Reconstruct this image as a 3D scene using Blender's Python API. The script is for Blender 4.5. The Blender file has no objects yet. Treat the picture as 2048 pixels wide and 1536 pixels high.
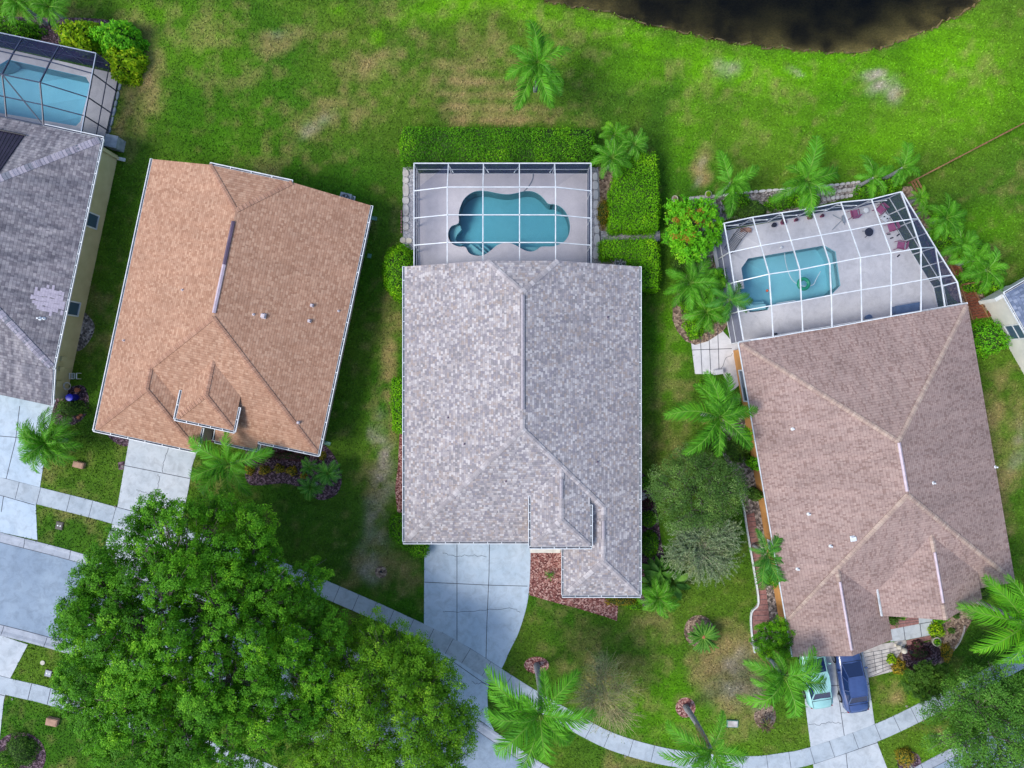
import bpy, bmesh, math, random
import numpy as np
from mathutils import Vector, Matrix
from mathutils.geometry import tessellate_polygon
R = math.radians
S = bpy.context.scene
COL = S.collection

# ------------------------------------------------------------------ camera, sky, sun, exposure
H = 48.8                      # flying height of the drone, metres
FPX = 1365.0                  # focal length in pixels of the 2048 px wide photograph
cam_d = bpy.data.cameras.new('camera'); cam_d.sensor_width = 36; cam_d.lens = FPX/2048*36
cam_d.clip_start = 0.5; cam_d.clip_end = 3000
cam = bpy.data.objects.new('camera', cam_d); COL.objects.link(cam)
cam.location = (0, 0, H); cam.rotation_euler = (0, 0, 0)
S.camera = cam

SUN_EL = 52; SUN_DIR = Vector((-0.93, -0.37, 0)).normalized()      # horizontal direction towards the sun
w = bpy.data.worlds.new("World"); S.world = w; w.use_nodes = True
nt = w.node_tree; nt.nodes.clear()
sky = nt.nodes.new('ShaderNodeTexSky'); sky.sky_type = 'NISHITA'; sky.sun_disc = False
sky.sun_elevation = R(SUN_EL); sky.sun_rotation = math.atan2(SUN_DIR.x, SUN_DIR.y) % (2*math.pi)
sky.air_density = 1.0; sky.dust_density = 1.5; sky.ozone_density = 1.0
bg = nt.nodes.new('ShaderNodeBackground'); bg.inputs[1].default_value = 0.15
wo = nt.nodes.new('ShaderNodeOutputWorld')
nt.links.new(sky.outputs[0], bg.inputs[0]); nt.links.new(bg.outputs[0], wo.inputs[0])
sd = bpy.data.lights.new('sun', 'SUN'); sd.energy = 1.7; sd.angle = R(20); sd.color = (1.0, 0.95, 0.88)
so = bpy.data.objects.new('sun', sd); COL.objects.link(so)
d = Vector((-SUN_DIR.x*math.cos(R(SUN_EL)), -SUN_DIR.y*math.cos(R(SUN_EL)), -math.sin(R(SUN_EL))))
so.rotation_euler = d.to_track_quat('-Z', 'Y').to_euler(); so.location = (-30, -12, 60)
S.view_settings.view_transform = 'Standard'; S.view_settings.look = 'None'
S.view_settings.exposure = 0.70; S.view_settings.gamma = 1
S.render.engine = 'CYCLES'
S.cycles.max_bounces = 8; S.cycles.transparent_max_bounces = 24
S.cycles.diffuse_bounces = 3; S.cycles.glossy_bounces = 3; S.cycles.transmission_bounces = 6
S.cycles.caustics_reflective = False; S.cycles.caustics_refractive = False

# ------------------------------------------------------------------ helpers
def P(px, py, z=0.0):
    k = (H-z)/FPX
    return Vector(((px-1024)*k, (768-py)*k, z))
def c8(r, g, b):
    f = lambda v: (v/255/12.92) if v/255 <= .04045 else ((v/255+.055)/1.055)**2.4
    return (f(r), f(g), f(b), 1.0)
class MB:
    """collects faces, then links them as ONE mesh object"""
    def __init__(s): s.v = []; s.f = []; s.m = []; s.uv = []
    def add(s, vs, fs, m=0, uv=None):
        n = len(s.v); s.v += [tuple(v) for v in vs]
        for i, f in enumerate(fs):
            s.f.append([n+j for j in f]); s.m.append(m); s.uv.append(uv[i] if uv else None)
        return s
    def box(s, c, d, rz=0, m=0, top=1.0, tilt=None):
        c = Vector(c); x, y, z = d[0]/2, d[1]/2, d[2]/2; M = Matrix.Rotation(rz, 3, 'Z')
        if tilt: M = M @ Matrix.Rotation(tilt, 3, 'X')
        vs = [M@Vector((a*x, b*y, -z))+c for a, b in ((-1,-1),(1,-1),(1,1),(-1,1))] + \
             [M@Vector((a*x*top, b*y*top, z))+c for a, b in ((-1,-1),(1,-1),(1,1),(-1,1))]
        return s.add(vs, [(3,2,1,0),(4,5,6,7),(0,1,5,4),(1,2,6,5),(2,3,7,6),(3,0,4,7)], m)
    def bar(s, a, b, wd, ht=None, m=0):
        a = Vector(a); b = Vector(b); ht = ht or wd; t = (b-a)
        if t.length < 1e-5: return s
        t.normalize(); up = Vector((0,0,1)) if abs(t.z) < .95 else Vector((1,0,0))
        q = t.cross(up).normalized(); n = q.cross(t).normalized()
        o = [q*wd/2*i+n*ht/2*j for i, j in ((-1,-1),(1,-1),(1,1),(-1,1))]
        return s.add([a+k for k in o]+[b+k for k in o], [(0,1,2,3),(7,6,5,4),(1,0,4,5),(2,1,5,6),(3,2,6,7),(0,3,7,4)], m)
    def tube(s, pts, rad, n=6, m=0, cap=True):
        pts = [Vector(p) for p in pts]; rs = rad if isinstance(rad, (list, tuple)) else [rad]*len(pts)
        vs = []
        for i, p in enumerate(pts):
            t = (pts[min(i+1, len(pts)-1)]-pts[max(i-1, 0)])
            t = t.normalized() if t.length > 1e-6 else Vector((0,0,1))
            up = Vector((0,0,1)) if abs(t.z) < .9 else Vector((1,0,0))
            q = t.cross(up).normalized(); nn = q.cross(t)
            vs += [p+(q*math.cos(2*math.pi*k/n)+nn*math.sin(2*math.pi*k/n))*rs[i] for k in range(n)]
        fs = [(i*n+k, i*n+(k+1)%n, (i+1)*n+(k+1)%n, (i+1)*n+k) for i in range(len(pts)-1) for k in range(n)]
        if cap: fs += [tuple(range(n))[::-1], tuple((len(pts)-1)*n+k for k in range(n))]
        return s.add(vs, fs, m)
    def lathe(s, c, prof, n=16, m=0):
        c = Vector(c); vs = []
        for r, z in prof: vs += [c+Vector((r*math.cos(2*math.pi*k/n), r*math.sin(2*math.pi*k/n), z)) for k in range(n)]
        fs = [(i*n+k, i*n+(k+1)%n, (i+1)*n+(k+1)%n, (i+1)*n+k) for i in range(len(prof)-1) for k in range(n)]
        fs += [tuple(range(n))[::-1], tuple((len(prof)-1)*n+k for k in range(n))]
        return s.add(vs, fs, m)
    def prism(s, poly, z0, z1, m=0, ms=None):
        a = sum(poly[i][0]*poly[(i+1)%len(poly)][1]-poly[(i+1)%len(poly)][0]*poly[i][1] for i in range(len(poly)))
        if a < 0: poly = list(poly)[::-1]
        n = len(poly); vs = [(p[0], p[1], z0) for p in poly]+[(p[0], p[1], z1) for p in poly]
        s.add(vs, [tuple(range(n, 2*n))], m); k = len(s.v)-2*n
        for i in range(n):
            j = (i+1)%n; s.f.append([k+i, k+j, k+n+j, k+n+i]); s.m.append(m if ms is None else ms); s.uv.append(None)
        return s
    def build(s, name, mats, parent=None, smooth=False, weld=False, world=True):
        me = bpy.data.meshes.new(name)
        off = Vector(parent_loc(parent)) if (parent and world) else Vector((0,0,0))
        me.from_pydata([(v[0]-off.x, v[1]-off.y, v[2]-off.z) for v in s.v], [], s.f)
        for mm in (mats if isinstance(mats, (list, tuple)) else [mats]): me.materials.append(mm)
        me.polygons.foreach_set('material_index', s.m)
        if any(u is not None for u in s.uv):
            ul = me.uv_layers.new(name='UVMap'); data = []
            for f, u in zip(s.f, s.uv): data += [c for q in (u or [(0,0)]*len(f)) for c in q]
            ul.data.foreach_set('uv', data)
        if smooth: me.polygons.foreach_set('use_smooth', [True]*len(s.f))
        if weld:
            bm = bmesh.new(); bm.from_mesh(me); bmesh.ops.remove_doubles(bm, verts=bm.verts, dist=.004); bm.to_mesh(me); bm.free()
        me.update()
        o = bpy.data.objects.new(name, me); COL.objects.link(o)
        if parent: o.parent = parent
        return o
def parent_loc(o):
    v = Vector((0,0,0))
    while o: v += o.location; o = o.parent
    return v
def tag(o, label, cat, group=None):
    o['label'] = label; o['category'] = cat
    if group: o['group'] = group
    return o
def thing(name, loc, label, cat, group=None, rz=0):
    o = bpy.data.objects.new(name, None); o.empty_display_size = .3; COL.objects.link(o)
    o.location = loc; o.rotation_euler = (0, 0, rz)
    return tag(o, label, cat, group)
def struct(o, kind='structure'): o['kind'] = kind; return o
def smooth_line(pts, n=6, closed=False):
    pts = [Vector(p) for p in pts]; out = []; L = len(pts)
    for i in range(L if closed else L-1):
        g = (lambda k: pts[k % L]) if closed else (lambda k: pts[max(0, min(L-1, k))])
        p0, p1, p2, p3 = g(i-1), g(i), g(i+1), g(i+2)
        for k in range(n):
            t = k/n
            out.append(.5*((2*p1)+(p2-p0)*t+(2*p0-5*p1+4*p2-p3)*t*t+(3*p1-p0-3*p2+p3)*t*t*t))
    if not closed: out.append(pts[-1])
    return out
def offset_line(pts, dist):
    out = []
    for i, p in enumerate(pts):
        a = pts[max(i-1, 0)]; b = pts[min(i+1, len(pts)-1)]; t = (b-a); t.z = 0; t.normalize()
        out.append(p+Vector((t.y, -t.x, 0))*dist)     # + is to the right of travel
    return out
def inpoly(X, Y, poly):
    r = np.zeros(X.shape, bool); n = len(poly); j = n-1
    for i in range(n):
        xi, yi = poly[i][0], poly[i][1]; xj, yj = poly[j][0], poly[j][1]
        if yi != yj: r ^= ((yi > Y) != (yj > Y)) & (X < (xj-xi)*(Y-yi)/(yj-yi)+xi)
        j = i
    return r
def polydist(X, Y, poly, closed=True):
    D = np.full(X.shape, 1e9); n = len(poly)
    for i in range(n if closed else n-1):
        ax, ay = poly[i][0], poly[i][1]; bx, by = poly[(i+1)%n][0], poly[(i+1)%n][1]
        dx, dy = bx-ax, by-ay; L = dx*dx+dy*dy+1e-12
        t = np.clip(((X-ax)*dx+(Y-ay)*dy)/L, 0, 1)
        D = np.minimum(D, np.hypot(X-ax-t*dx, Y-ay-t*dy))
    return D

# ------------------------------------------------------------------ materials
def nmat(name):
    m = bpy.data.materials.new(name); m.use_nodes = True; t = m.node_tree
    b = t.nodes['Principled BSDF']; return m, t, b
def N(t, kind, **kw):
    n = t.nodes.new('ShaderNode'+kind)
    for k, v in kw.items(): setattr(n, k, v)
    return n
def ramp(t, stops, src=None, interp='LINEAR'):
    r = N(t, 'ValToRGB'); e = r.color_ramp; e.interpolation = interp
    while len(e.elements) < len(stops): e.elements.new(.5)
    for i, (p, c) in enumerate(stops):
        e.elements[i].position = p; e.elements[i].color = c if len(c) == 4 else (*c, 1)
    if src: t.links.new(src, r.inputs[0])
    return r
def mixc(t, fac, a, b, mode='MIX'):
    n = N(t, 'Mix', data_type='RGBA', blend_type=mode)
    for i, x in ((0, fac), (6, a), (7, b)):
        if hasattr(x, 'links'): t.links.new(x, n.inputs[i])
        else: n.inputs[i].default_value = x
    return n.outputs[2]
def math_(t, op, a, b=None, c=None, clamp=False):
    n = N(t, 'Math', operation=op); n.use_clamp = clamp
    for i, x in enumerate((a, b, c)):
        if x is None: continue
        if hasattr(x, 'links'): t.links.new(x, n.inputs[i])
        else: n.inputs[i].default_value = x
    return n.outputs[0]
def noise(t, scale, detail=4, vec=None, rough=.55, dist=0):
    n = N(t, 'TexNoise'); n.inputs['Scale'].default_value = scale; n.inputs['Detail'].default_value = detail
    n.inputs['Roughness'].default_value = rough; n.inputs['Distortion'].default_value = dist
    if vec: t.links.new(vec, n.inputs['Vector'])
    return n.outputs['Fac']
def wpos(t): return N(t, 'NewGeometry').outputs['Position']
def bump(t, b, h, strength=.4, dist=.02):
    n = N(t, 'Bump'); n.inputs['Strength'].default_value = strength; n.inputs['Distance'].default_value = dist
    t.links.new(h, n.inputs['Height']); t.links.new(n.outputs[0], b.inputs['Normal'])
def simple(name, col, col2=None, rough=.6, scale=3, metal=0, bmp=0, bscale=40, spec=.4, fine=0):
    m, t, b = nmat(name); b.inputs['Roughness'].default_value = rough; b.inputs['Metallic'].default_value = metal
    b.inputs['Specular IOR Level'].default_value = spec
    p = wpos(t)
    col2 = col2 or tuple(min(1, x*.82) for x in col[:3])+(1,)
    r = ramp(t, [(.35, col), (.65, col2)], noise(t, scale, 5, p))
    out = r.outputs[0]
    if fine:
        f = ramp(t, [(.3, (1-fine,)*3), (.7, (1+fine*.3,)*3)], noise(t, 45, 3, p))
        out = mixc(t, 1.0, out, f.outputs[0], 'MULTIPLY')
    t.links.new(out, b.inputs['Base Color'])
    if bmp: bump(t, b, noise(t, bscale, 3, p), bmp)
    return m
def shingle(name, cols, row=.145, wid=.30, edge=.55, big=.25, streak=0, bstr=.5):
    """asphalt shingles: UV is metres along the eave / up the slope"""
    m, t, b = nmat(name); L = t.links; b.inputs['Roughness'].default_value = .9; b.inputs['Specular IOR Level'].default_value = .2
    uv = N(t, 'UVMap'); sp = N(t, 'SeparateXYZ'); L.new(uv.outputs[0], sp.inputs[0])
    vr = math_(t, 'DIVIDE', sp.outputs[1], row); vi = math_(t, 'FLOOR', vr); vf = math_(t, 'FRACT', vr)
    wn = N(t, 'TexWhiteNoise', noise_dimensions='1D'); L.new(vi, wn.inputs['W'])
    uo = math_(t, 'ADD', math_(t, 'DIVIDE', sp.outputs[0], wid), math_(t, 'MULTIPLY', wn.outputs[0], 7.3))
    # two tile widths laid over each other give the irregular laminated look
    ui = math_(t, 'FLOOR', uo); uf = math_(t, 'FRACT', uo)
    cb = N(t, 'CombineXYZ'); L.new(ui, cb.inputs[0]); L.new(vi, cb.inputs[1])
    w2 = N(t, 'TexWhiteNoise', noise_dimensions='2D'); L.new(cb.outputs[0], w2.inputs['Vector'])
    split = math_(t, 'GREATER_THAN', uf, math_(t, 'ADD', math_(t, 'MULTIPLY', w2.outputs[0], .6), .2))
    cb2 = N(t, 'CombineXYZ'); L.new(math_(t, 'ADD', ui, math_(t, 'MULTIPLY', split, .37)), cb2.inputs[0]); L.new(vi, cb2.inputs[1]); cb2.inputs[2].default_value = 3.3
    w3 = N(t, 'TexWhiteNoise', noise_dimensions='3D'); L.new(cb2.outputs[0], w3.inputs['Vector'])
    n = len(cols); rp = ramp(t, [(i/n, c) for i, c in enumerate(cols)], w3.outputs[0], 'CONSTANT')
    p = wpos(t)
    bg_ = ramp(t, [(.3, (1-big,)*3), (.7, (1+big*.35,)*3)], noise(t, .45, 4, p, .6))
    c = mixc(t, 1.0, rp.outputs[0], bg_.outputs[0], 'MULTIPLY')
    gr = ramp(t, [(.25, (.8,)*3), (.75, (1.15,)*3)], noise(t, 28, 2, p))
    c = mixc(t, 1.0, c, gr.outputs[0], 'MULTIPLY')
    if streak:
        cs = N(t, 'CombineXYZ'); L.new(math_(t, 'MULTIPLY', sp.outputs[0], 1.6), cs.inputs[0]); L.new(math_(t, 'MULTIPLY', sp.outputs[1], .25), cs.inputs[1])
        sr = ramp(t, [(.42, (1-streak, 1-streak*.95, 1-streak*.85)), (.62, (1, 1, 1))], noise(t, 1.1, 5, cs.outputs[0], .65))
        c = mixc(t, 1.0, c, sr.outputs[0], 'MULTIPLY')
    ed = ramp(t, [(.0, (edge,)*3), (.16, (1,)*3)], vf)
    c = mixc(t, 1.0, c, ed.outputs[0], 'MULTIPLY')
    t.links.new(c, b.inputs['Base Color'])
    hgt = math_(t, 'ADD', math_(t, 'MULTIPLY', math_(t, 'SUBTRACT', 1.0, vf), .6), math_(t, 'MULTIPLY', w3.outputs[0], .5))
    bump(t, b, hgt, bstr, .02)
    return m
def leafmat(name, dark, light, trans=.25, rough=.45, rnd=False, tip=None):
    m, t, b = nmat(name); L = t.links
    b.inputs['Roughness'].default_value = .6; b.inputs['Specular IOR Level'].default_value = .18
    a = N(t, 'Attribute'); a.attribute_name = 'var'
    f = a.outputs['Fac']
    if rnd:
        oi = N(t, 'ObjectInfo'); f = math_(t, 'ADD', math_(t, 'MULTIPLY', f, .6), math_(t, 'MULTIPLY', oi.outputs['Random'], .4))
    stops = [(.05, dark), (.7, light)]
    if tip: stops.append((.97, tip))
    r = ramp(t, stops, f)
    p = wpos(t); g = ramp(t, [(.28, (.72, .76, .8)), (.5, (1, 1, 1)), (.72, (1.22, 1.08, .85))], noise(t, .7, 4, p))
    c = mixc(t, 1.0, r.outputs[0], g.outputs[0], 'MULTIPLY')
    L.new(c, b.inputs['Base Color'])
    tr = N(t, 'BsdfTranslucent'); L.new(c, tr.inputs[0])
    mx = N(t, 'MixShader'); mx.inputs[0].default_value = trans
    L.new(b.outputs[0], mx.inputs[1]); L.new(tr.outputs[0], mx.inputs[2])
    L.new(mx.outputs[0], t.nodes['Material Output'].inputs['Surface'])
    return m
def concrete(name, a, b_, stain=.25, sc=.5):
    m, t, b = nmat(name); b.inputs['Roughness'].default_value = .85; b.inputs['Specular IOR Level'].default_value = .25
    p = wpos(t)
    c = ramp(t, [(.32, a), (.68, b_)], noise(t, sc, 6, p, .6)).outputs[0]
    s = ramp(t, [(.3, (1-stain,)*3), (.55, (1,)*3)], noise(t, 1.7, 7, p, .7, .6))
    c = mixc(t, 1.0, c, s.outputs[0], 'MULTIPLY')
    f = ramp(t, [(.3, (.9,)*3), (.7, (1.06,)*3)], noise(t, 35, 3, p))
    c = mixc(t, 1.0, c, f.outputs[0], 'MULTIPLY')
    t.links.new(c, b.inputs['Base Color']); bump(t, b, noise(t, 60, 3, p), .15)
    return m
def mulch(name, a, b_, c_, sc=11):
    m, t, b = nmat(name); b.inputs['Roughness'].default_value = .95
    p = wpos(t); v = N(t, 'TexVoronoi'); v.inputs['Scale'].default_value = sc; v.inputs['Randomness'].default_value = 1
    t.links.new(p, v.inputs['Vector'])
    s = N(t, 'SeparateColor'); t.links.new(v.outputs['Color'], s.inputs[0])
    r = ramp(t, [(.15, a), (.55, b_), (.9, c_)], s.outputs[0])
    n2 = ramp(t, [(.3, (.7,)*3), (.7, (1.1,)*3)], noise(t, 3, 4, p))
    c = mixc(t, 1.0, r.outputs[0], n2.outputs[0], 'MULTIPLY')
    t.links.new(c, b.inputs['Base Color']); bump(t, b, v.outputs['Distance'], .9, .05)
    return m

M = {}
M['white'] = simple('white_painted_metal', c8(226,230,232), c8(200,206,210), .4, 2)
M['gutter_floor'] = simple('gutter_floor', c8(120,122,130), c8(70,70,80), .8, 4)
M['navy'] = simple('dark_bronze_metal', c8(44,50,72), c8(60,68,92), .4, 2)
M['silver'] = simple('silver_metal', c8(170,180,195), c8(140,150,168), .4, 2)
M['soffit'] = simple('soffit_paint', c8(220,218,210), c8(200,198,190), .7)
M['drive'] = concrete('driveway_concrete', c8(188,202,214), c8(172,190,205), .24)
M['drive_l'] = concrete('pale_driveway_concrete', c8(194,200,205), c8(178,187,194), .26)
M['walk'] = concrete('sidewalk_concrete', c8(180,190,198), c8(160,172,182), .26)
M['kerb'] = concrete('kerb_concrete', c8(178,184,194), c8(150,158,170), .28)
M['joint'] = simple('joint_filler', c8(78,82,92), c8(60,64,72), .95)
M['road'] = concrete('asphalt', c8(146,163,180), c8(124,142,162), .26, .35)
M['deck'] = concrete('pool_deck_paint', c8(206,202,206), c8(196,192,198), .10)
M['deck_w'] = concrete('pale_deck_concrete', c8(216,215,217), c8(202,202,206), .18)
M['stone'] = simple('pale_stone', c8(200,196,192), c8(160,154,150), .85, 2, bmp=.3)
M['gravel'] = mulch('gravel_chips', c8(146,148,156), c8(172,172,180), c8(200,198,200), 18)
M['rocks'] = mulch('rock_fill', c8(84,78,76), c8(126,118,114), c8(176,168,164), 7)
M['mulch_red'] = mulch('red_mulch_chips', c8(96,50,48), c8(150,98,90), c8(196,158,148))
M['mulch_dark'] = mulch('dark_mulch_chips', c8(40,26,34), c8(78,54,64), c8(130,106,118))
M['soil'] = mulch('bare_soil', c8(92,74,64), c8(140,118,100), c8(172,150,130), 8)
M['brick'] = simple('red_brick_paver', c8(158,118,112), c8(132,92,90), .9, 6, bmp=.3)
M['wall_y'] = simple('yellow_beige_stucco', c8(196,190,148), c8(182,176,134), .9, 1, bmp=.2)
M['wall_o'] = simple('orange_stucco', c8(206,150,88), c8(186,134,78), .9, 1, bmp=.2)
M['wall_w'] = simple('white_stucco', c8(214,214,206), c8(196,198,192), .9, 1, bmp=.2)
M['wall_b'] = simple('beige_stucco', c8(206,190,172), c8(188,172,154), .9, 1, bmp=.2)
M['wood'] = simple('weathered_wood', c8(150,112,78), c8(118,84,58), .85, 6)
M['wood_red'] = simple('red_brown_wood', c8(128,72,48), c8(96,52,38), .85, 6)
M['bark'] = simple('grey_bark', c8(128,120,112), c8(88,80,74), .9, 8, bmp=.5)
M['bark_d'] = simple('brown_bark', c8(92,78,66), c8(62,52,46), .9, 8, bmp=.5)
M['palm_bark'] = simple('pale_palm_bark', c8(160,160,164), c8(116,116,120), .9, 12, bmp=.5)
M['black'] = simple('black_plastic', c8(34,36,42), c8(22,24,28), .5)
M['tyre'] = simple('tyre_rubber', c8(28,28,30), c8(20,20,22), .8)
M['rim'] = simple('alloy_rim', c8(180,184,190), c8(150,154,160), .3, metal=.8)
M['ac'] = simple('grey_appliance_metal', c8(150,160,168), c8(122,132,142), .5)
M['terracotta'] = simple('terracotta_clay', c8(176,110,80), c8(148,90,66), .8)
M['pot'] = simple('pale_pot', c8(206,200,186), c8(180,174,160), .7)
M['pink'] = simple('pink_fabric', c8(168,92,130), c8(144,76,112), .8)
M['blue'] = simple('blue_plastic', c8(28,40,190), c8(20,30,150), .4)
M['bluegrey'] = simple('blue_grey_vinyl', c8(96,122,158), c8(78,104,140), .6)
M['green_p'] = simple('green_plastic', c8(24,150,112), c8(18,130,98), .35)
M['green_box'] = simple('green_enamel', c8(98,146,128), c8(80,126,110), .5)
M['orange_p'] = simple('orange_plastic', c8(226,110,70), c8(206,92,56), .4)
M['red_p'] = simple('plum_plastic', c8(146,50,84), c8(120,38,68), .5)
M['tan_box'] = simple('tan_box_plastic', c8(176,140,118), c8(156,122,102), .8)
M['solar'] = simple('solar_mat', c8(40,32,52), c8(30,24,42), .45)
M['vent_d'] = simple('plum_ridge_metal', c8(112,94,112), c8(80,66,84), .5, .5)
M['vent_l'] = simple('pale_pink_ridge_metal', c8(192,176,186), c8(174,158,168), .5)
M['vent_grey'] = simple('grey_ridge_vent', c8(170,163,168), c8(150,144,150), .8, 8)
M['dead'] = leafmat('dry_palm_leaflets', c8(118,96,60), c8(156,130,86))
M['flash'] = simple('vent_flashing', c8(206,196,198), c8(178,168,172), .5)
M['basin_pale'] = concrete('pale_blue_pool_plaster', c8(150,214,234), c8(140,206,228), .04)
M['basin_blue'] = concrete('blue_pool_plaster', c8(156,216,228), c8(146,208,222), .05)
M['basin_teal'] = concrete('teal_pool_plaster', c8(134,200,210), c8(124,192,204), .05)
M['basin'] = concrete('pool_plaster', c8(176,212,222), c8(160,200,212), .06)
def glassmat(name, col, rough=.08):
    m, t, b = nmat(name); b.inputs['Base Color'].default_value = col; b.inputs['Roughness'].default_value = rough
    b.inputs['Specular IOR Level'].default_value = .8; return m
M['glass'] = glassmat('window_glass', c8(70,92,112))
M['carglass'] = glassmat('car_glass', c8(26,44,84), .05)
def screenmat(name, col, face, graze):
    m, t, b = nmat(name); L = t.links
    lw = N(t, 'LayerWeight'); lw.inputs[0].default_value = .5
    mr = N(t, 'MapRange'); mr.inputs[3].default_value = face; mr.inputs[4].default_value = graze
    L.new(lw.outputs['Facing'], mr.inputs[0])
    df = N(t, 'BsdfDiffuse'); df.inputs[0].default_value = col
    tp = N(t, 'BsdfTransparent'); mx = N(t, 'MixShader')
    L.new(mr.outputs[0], mx.inputs[0]); L.new(tp.outputs[0], mx.inputs[1]); L.new(df.outputs[0], mx.inputs[2])
    L.new(mx.outputs[0], t.nodes['Material Output'].inputs['Surface']); return m
M['screen'] = screenmat('insect_screen', c8(70,78,108), .02, .88)
M['screen_n'] = screenmat('dark_insect_screen', c8(52,58,88), .03, .92)
def watermat(name, absorb, density):
    m, t, b = nmat(name); L = t.links; t.nodes.remove(b)
    fr = N(t, 'Fresnel'); fr.inputs[0].default_value = 1.33
    gl = N(t, 'BsdfGlossy'); gl.inputs['Roughness'].default_value = .03
    bp = N(t, 'Bump'); bp.inputs['Strength'].default_value = .25; bp.inputs['Distance'].default_value = .02
    L.new(noise(t, 2.2, 3, wpos(t)), bp.inputs['Height']); L.new(bp.outputs[0], gl.inputs['Normal'])
    tp = N(t, 'BsdfTransparent'); mx = N(t, 'MixShader')
    L.new(fr.outputs[0], mx.inputs[0]); L.new(tp.outputs[0], mx.inputs[1]); L.new(gl.outputs[0], mx.inputs[2])
    L.new(mx.outputs[0], t.nodes['Material Output'].inputs['Surface'])
    va = N(t, 'VolumeAbsorption'); va.inputs[0].default_value = absorb; va.inputs[1].default_value = density
    L.new(va.outputs[0], t.nodes['Material Output'].inputs['Volume']); return m
M['water_pale'] = watermat('pool_water_pale', (.03,.76,.98,1), .09)
M['water_teal'] = watermat('pool_water_teal', (.03,.68,.84,1), .22)
M['water_light'] = watermat('pool_water_light', (.03,.76,.9,1), .12)
M['pond'] = watermat('pond_water', (.40,.42,.42,1), 1.25)
M['roof_main'] = shingle('grey_blend_shingles', [c8(*x) for x in ((141,137,140),(167,162,164),(181,175,176),(150,145,148),(192,187,187),(168,158,156),(157,151,154),(178,169,166),(143,138,145),(196,190,189),(162,150,145),(172,165,165),(163,157,160),(152,146,150))], .15, .30, .58, .10, streak=.08)
M['roof_brown'] = shingle('brown_blend_shingles', [c8(*x) for x in ((172,132,108),(180,140,116),(187,148,123),(174,134,110),(181,142,118),(164,124,101),(192,154,129),(177,137,113))], .165, .32, .52, .10, streak=.08)
M['roof_grey'] = shingle('weathered_grey_shingles', [c8(*x) for x in ((136,131,136),(150,145,149),(163,158,160),(143,138,142),(155,150,154),(124,119,125))], .2, .36, .45, .14, streak=.42)
M['roof_pink'] = shingle('pinkish_brown_shingles', [c8(*x) for x in ((166,142,134),(171,147,138),(162,138,130),(173,150,141),(168,144,135),(146,121,113),(166,142,134),(153,129,121))], .18, .2, .52, .14, streak=.14)
M['roof_blue'] = shingle('blue_grey_shingles', [c8(*x) for x in ((96,108,130),(116,128,150),(132,142,162),(104,116,140))], .2, .34, .5, .1)
M['cap_main'] = shingle('grey_cap_shingles', [c8(*x) for x in ((178,172,173),(163,157,158),(190,184,184),(170,163,164),(155,149,151))], .26, .9, .55, .08)
M['cap_brown'] = shingle('brown_cap_shingles', [c8(*x) for x in ((174,134,112),(164,124,103),(180,141,119),(168,129,108))], .16, .9, .5, .08)
M['cap_grey'] = shingle('grey_green_cap_shingles', [c8(*x) for x in ((140,136,148),(158,154,166),(126,128,138),(168,162,172))], .22, .9, .6, .1)
M['cap_pink'] = shingle('cream_cap_shingles', [c8(*x) for x in ((178,156,142),(170,148,136),(184,163,149),(164,142,131))], .2, .9, .7, .1)
M['leaf_oak'] = leafmat('broad_crown_leaves', c8(36,86,12), c8(90,158,24), tip=c8(142,202,46))
M['leaf_yel'] = leafmat('fine_yellow_green_leaves', c8(52,100,16), c8(110,168,30), tip=c8(162,206,56))
M['leaf_fine'] = leafmat('small_mid_green_leaves', c8(52,96,30), c8(94,150,50), tip=c8(128,178,78))
M['leaf_olive'] = leafmat('olive_leaves', c8(52,88,34), c8(98,138,60), tip=c8(144,172,104))
M['leaf_silver'] = leafmat('silvery_needle_leaves', c8(88,112,72), c8(132,154,106), tip=c8(166,182,140))
M['leaf_hedge'] = leafmat('hedge_leaves', c8(30,80,6), c8(92,160,16), tip=c8(146,204,34))
M['leaf_hedge_b'] = leafmat('bright_hedge_leaves', c8(50,108,6), c8(114,186,14), tip=c8(166,218,36))
M['leaf_dk'] = leafmat('dark_shrub_leaves', c8(44,78,20), c8(80,122,38), tip=c8(112,150,56))
M['leaf_palm'] = leafmat('palm_leaflets', c8(48,108,20), c8(96,168,34), rnd=True, tip=c8(110,186,70))
M['leaf_palm_y'] = leafmat('yellow_green_palm_leaflets', c8(58,126,18), c8(100,174,30), rnd=True, tip=c8(142,198,44))
M['leaf_palm_d'] = leafmat('deep_green_palm_leaflets', c8(42,98,26), c8(78,148,44), rnd=True, tip=c8(90,154,80))
M['leaf_lime'] = leafmat('lime_shrub_leaves', c8(84,140,10), c8(150,190,16), tip=c8(198,214,40))
M['leaf_croton'] = leafmat('croton_leaves', c8(60,140,20), c8(110,192,30), tip=c8(150,206,40))
M['leaf_orange'] = leafmat('orange_new_leaves', c8(134,110,30), c8(170,134,46), tip=c8(190,150,64))
M['leaf_plum'] = leafmat('plum_leaves', c8(60,36,42), c8(96,60,66), tip=c8(140,96,96))
M['leaf_gold'] = leafmat('gold_leaves', c8(110,96,22), c8(168,148,40), tip=c8(196,176,60))
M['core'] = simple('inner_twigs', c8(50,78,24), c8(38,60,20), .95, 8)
M['paint_blue'] = simple('blue_car_paint', c8(58,80,130), c8(52,72,120), .22, spec=.7); M['paint_blue'].node_tree.nodes['Principled BSDF'].inputs['Coat Weight'].default_value = .6
M['paint_silver_teal'] = simple('silver_paint_teal_reflections', c8(150,198,196), c8(144,192,190), .25, spec=.7); M['paint_silver_teal'].node_tree.nodes['Principled BSDF'].inputs['Coat Weight'].default_value = .6  # silver body; its teal reflections are mixed into the base colour
M['redlamp'] = simple('tail_lamp_lens', c8(150,20,24), c8(120,14,18), .2)

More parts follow.
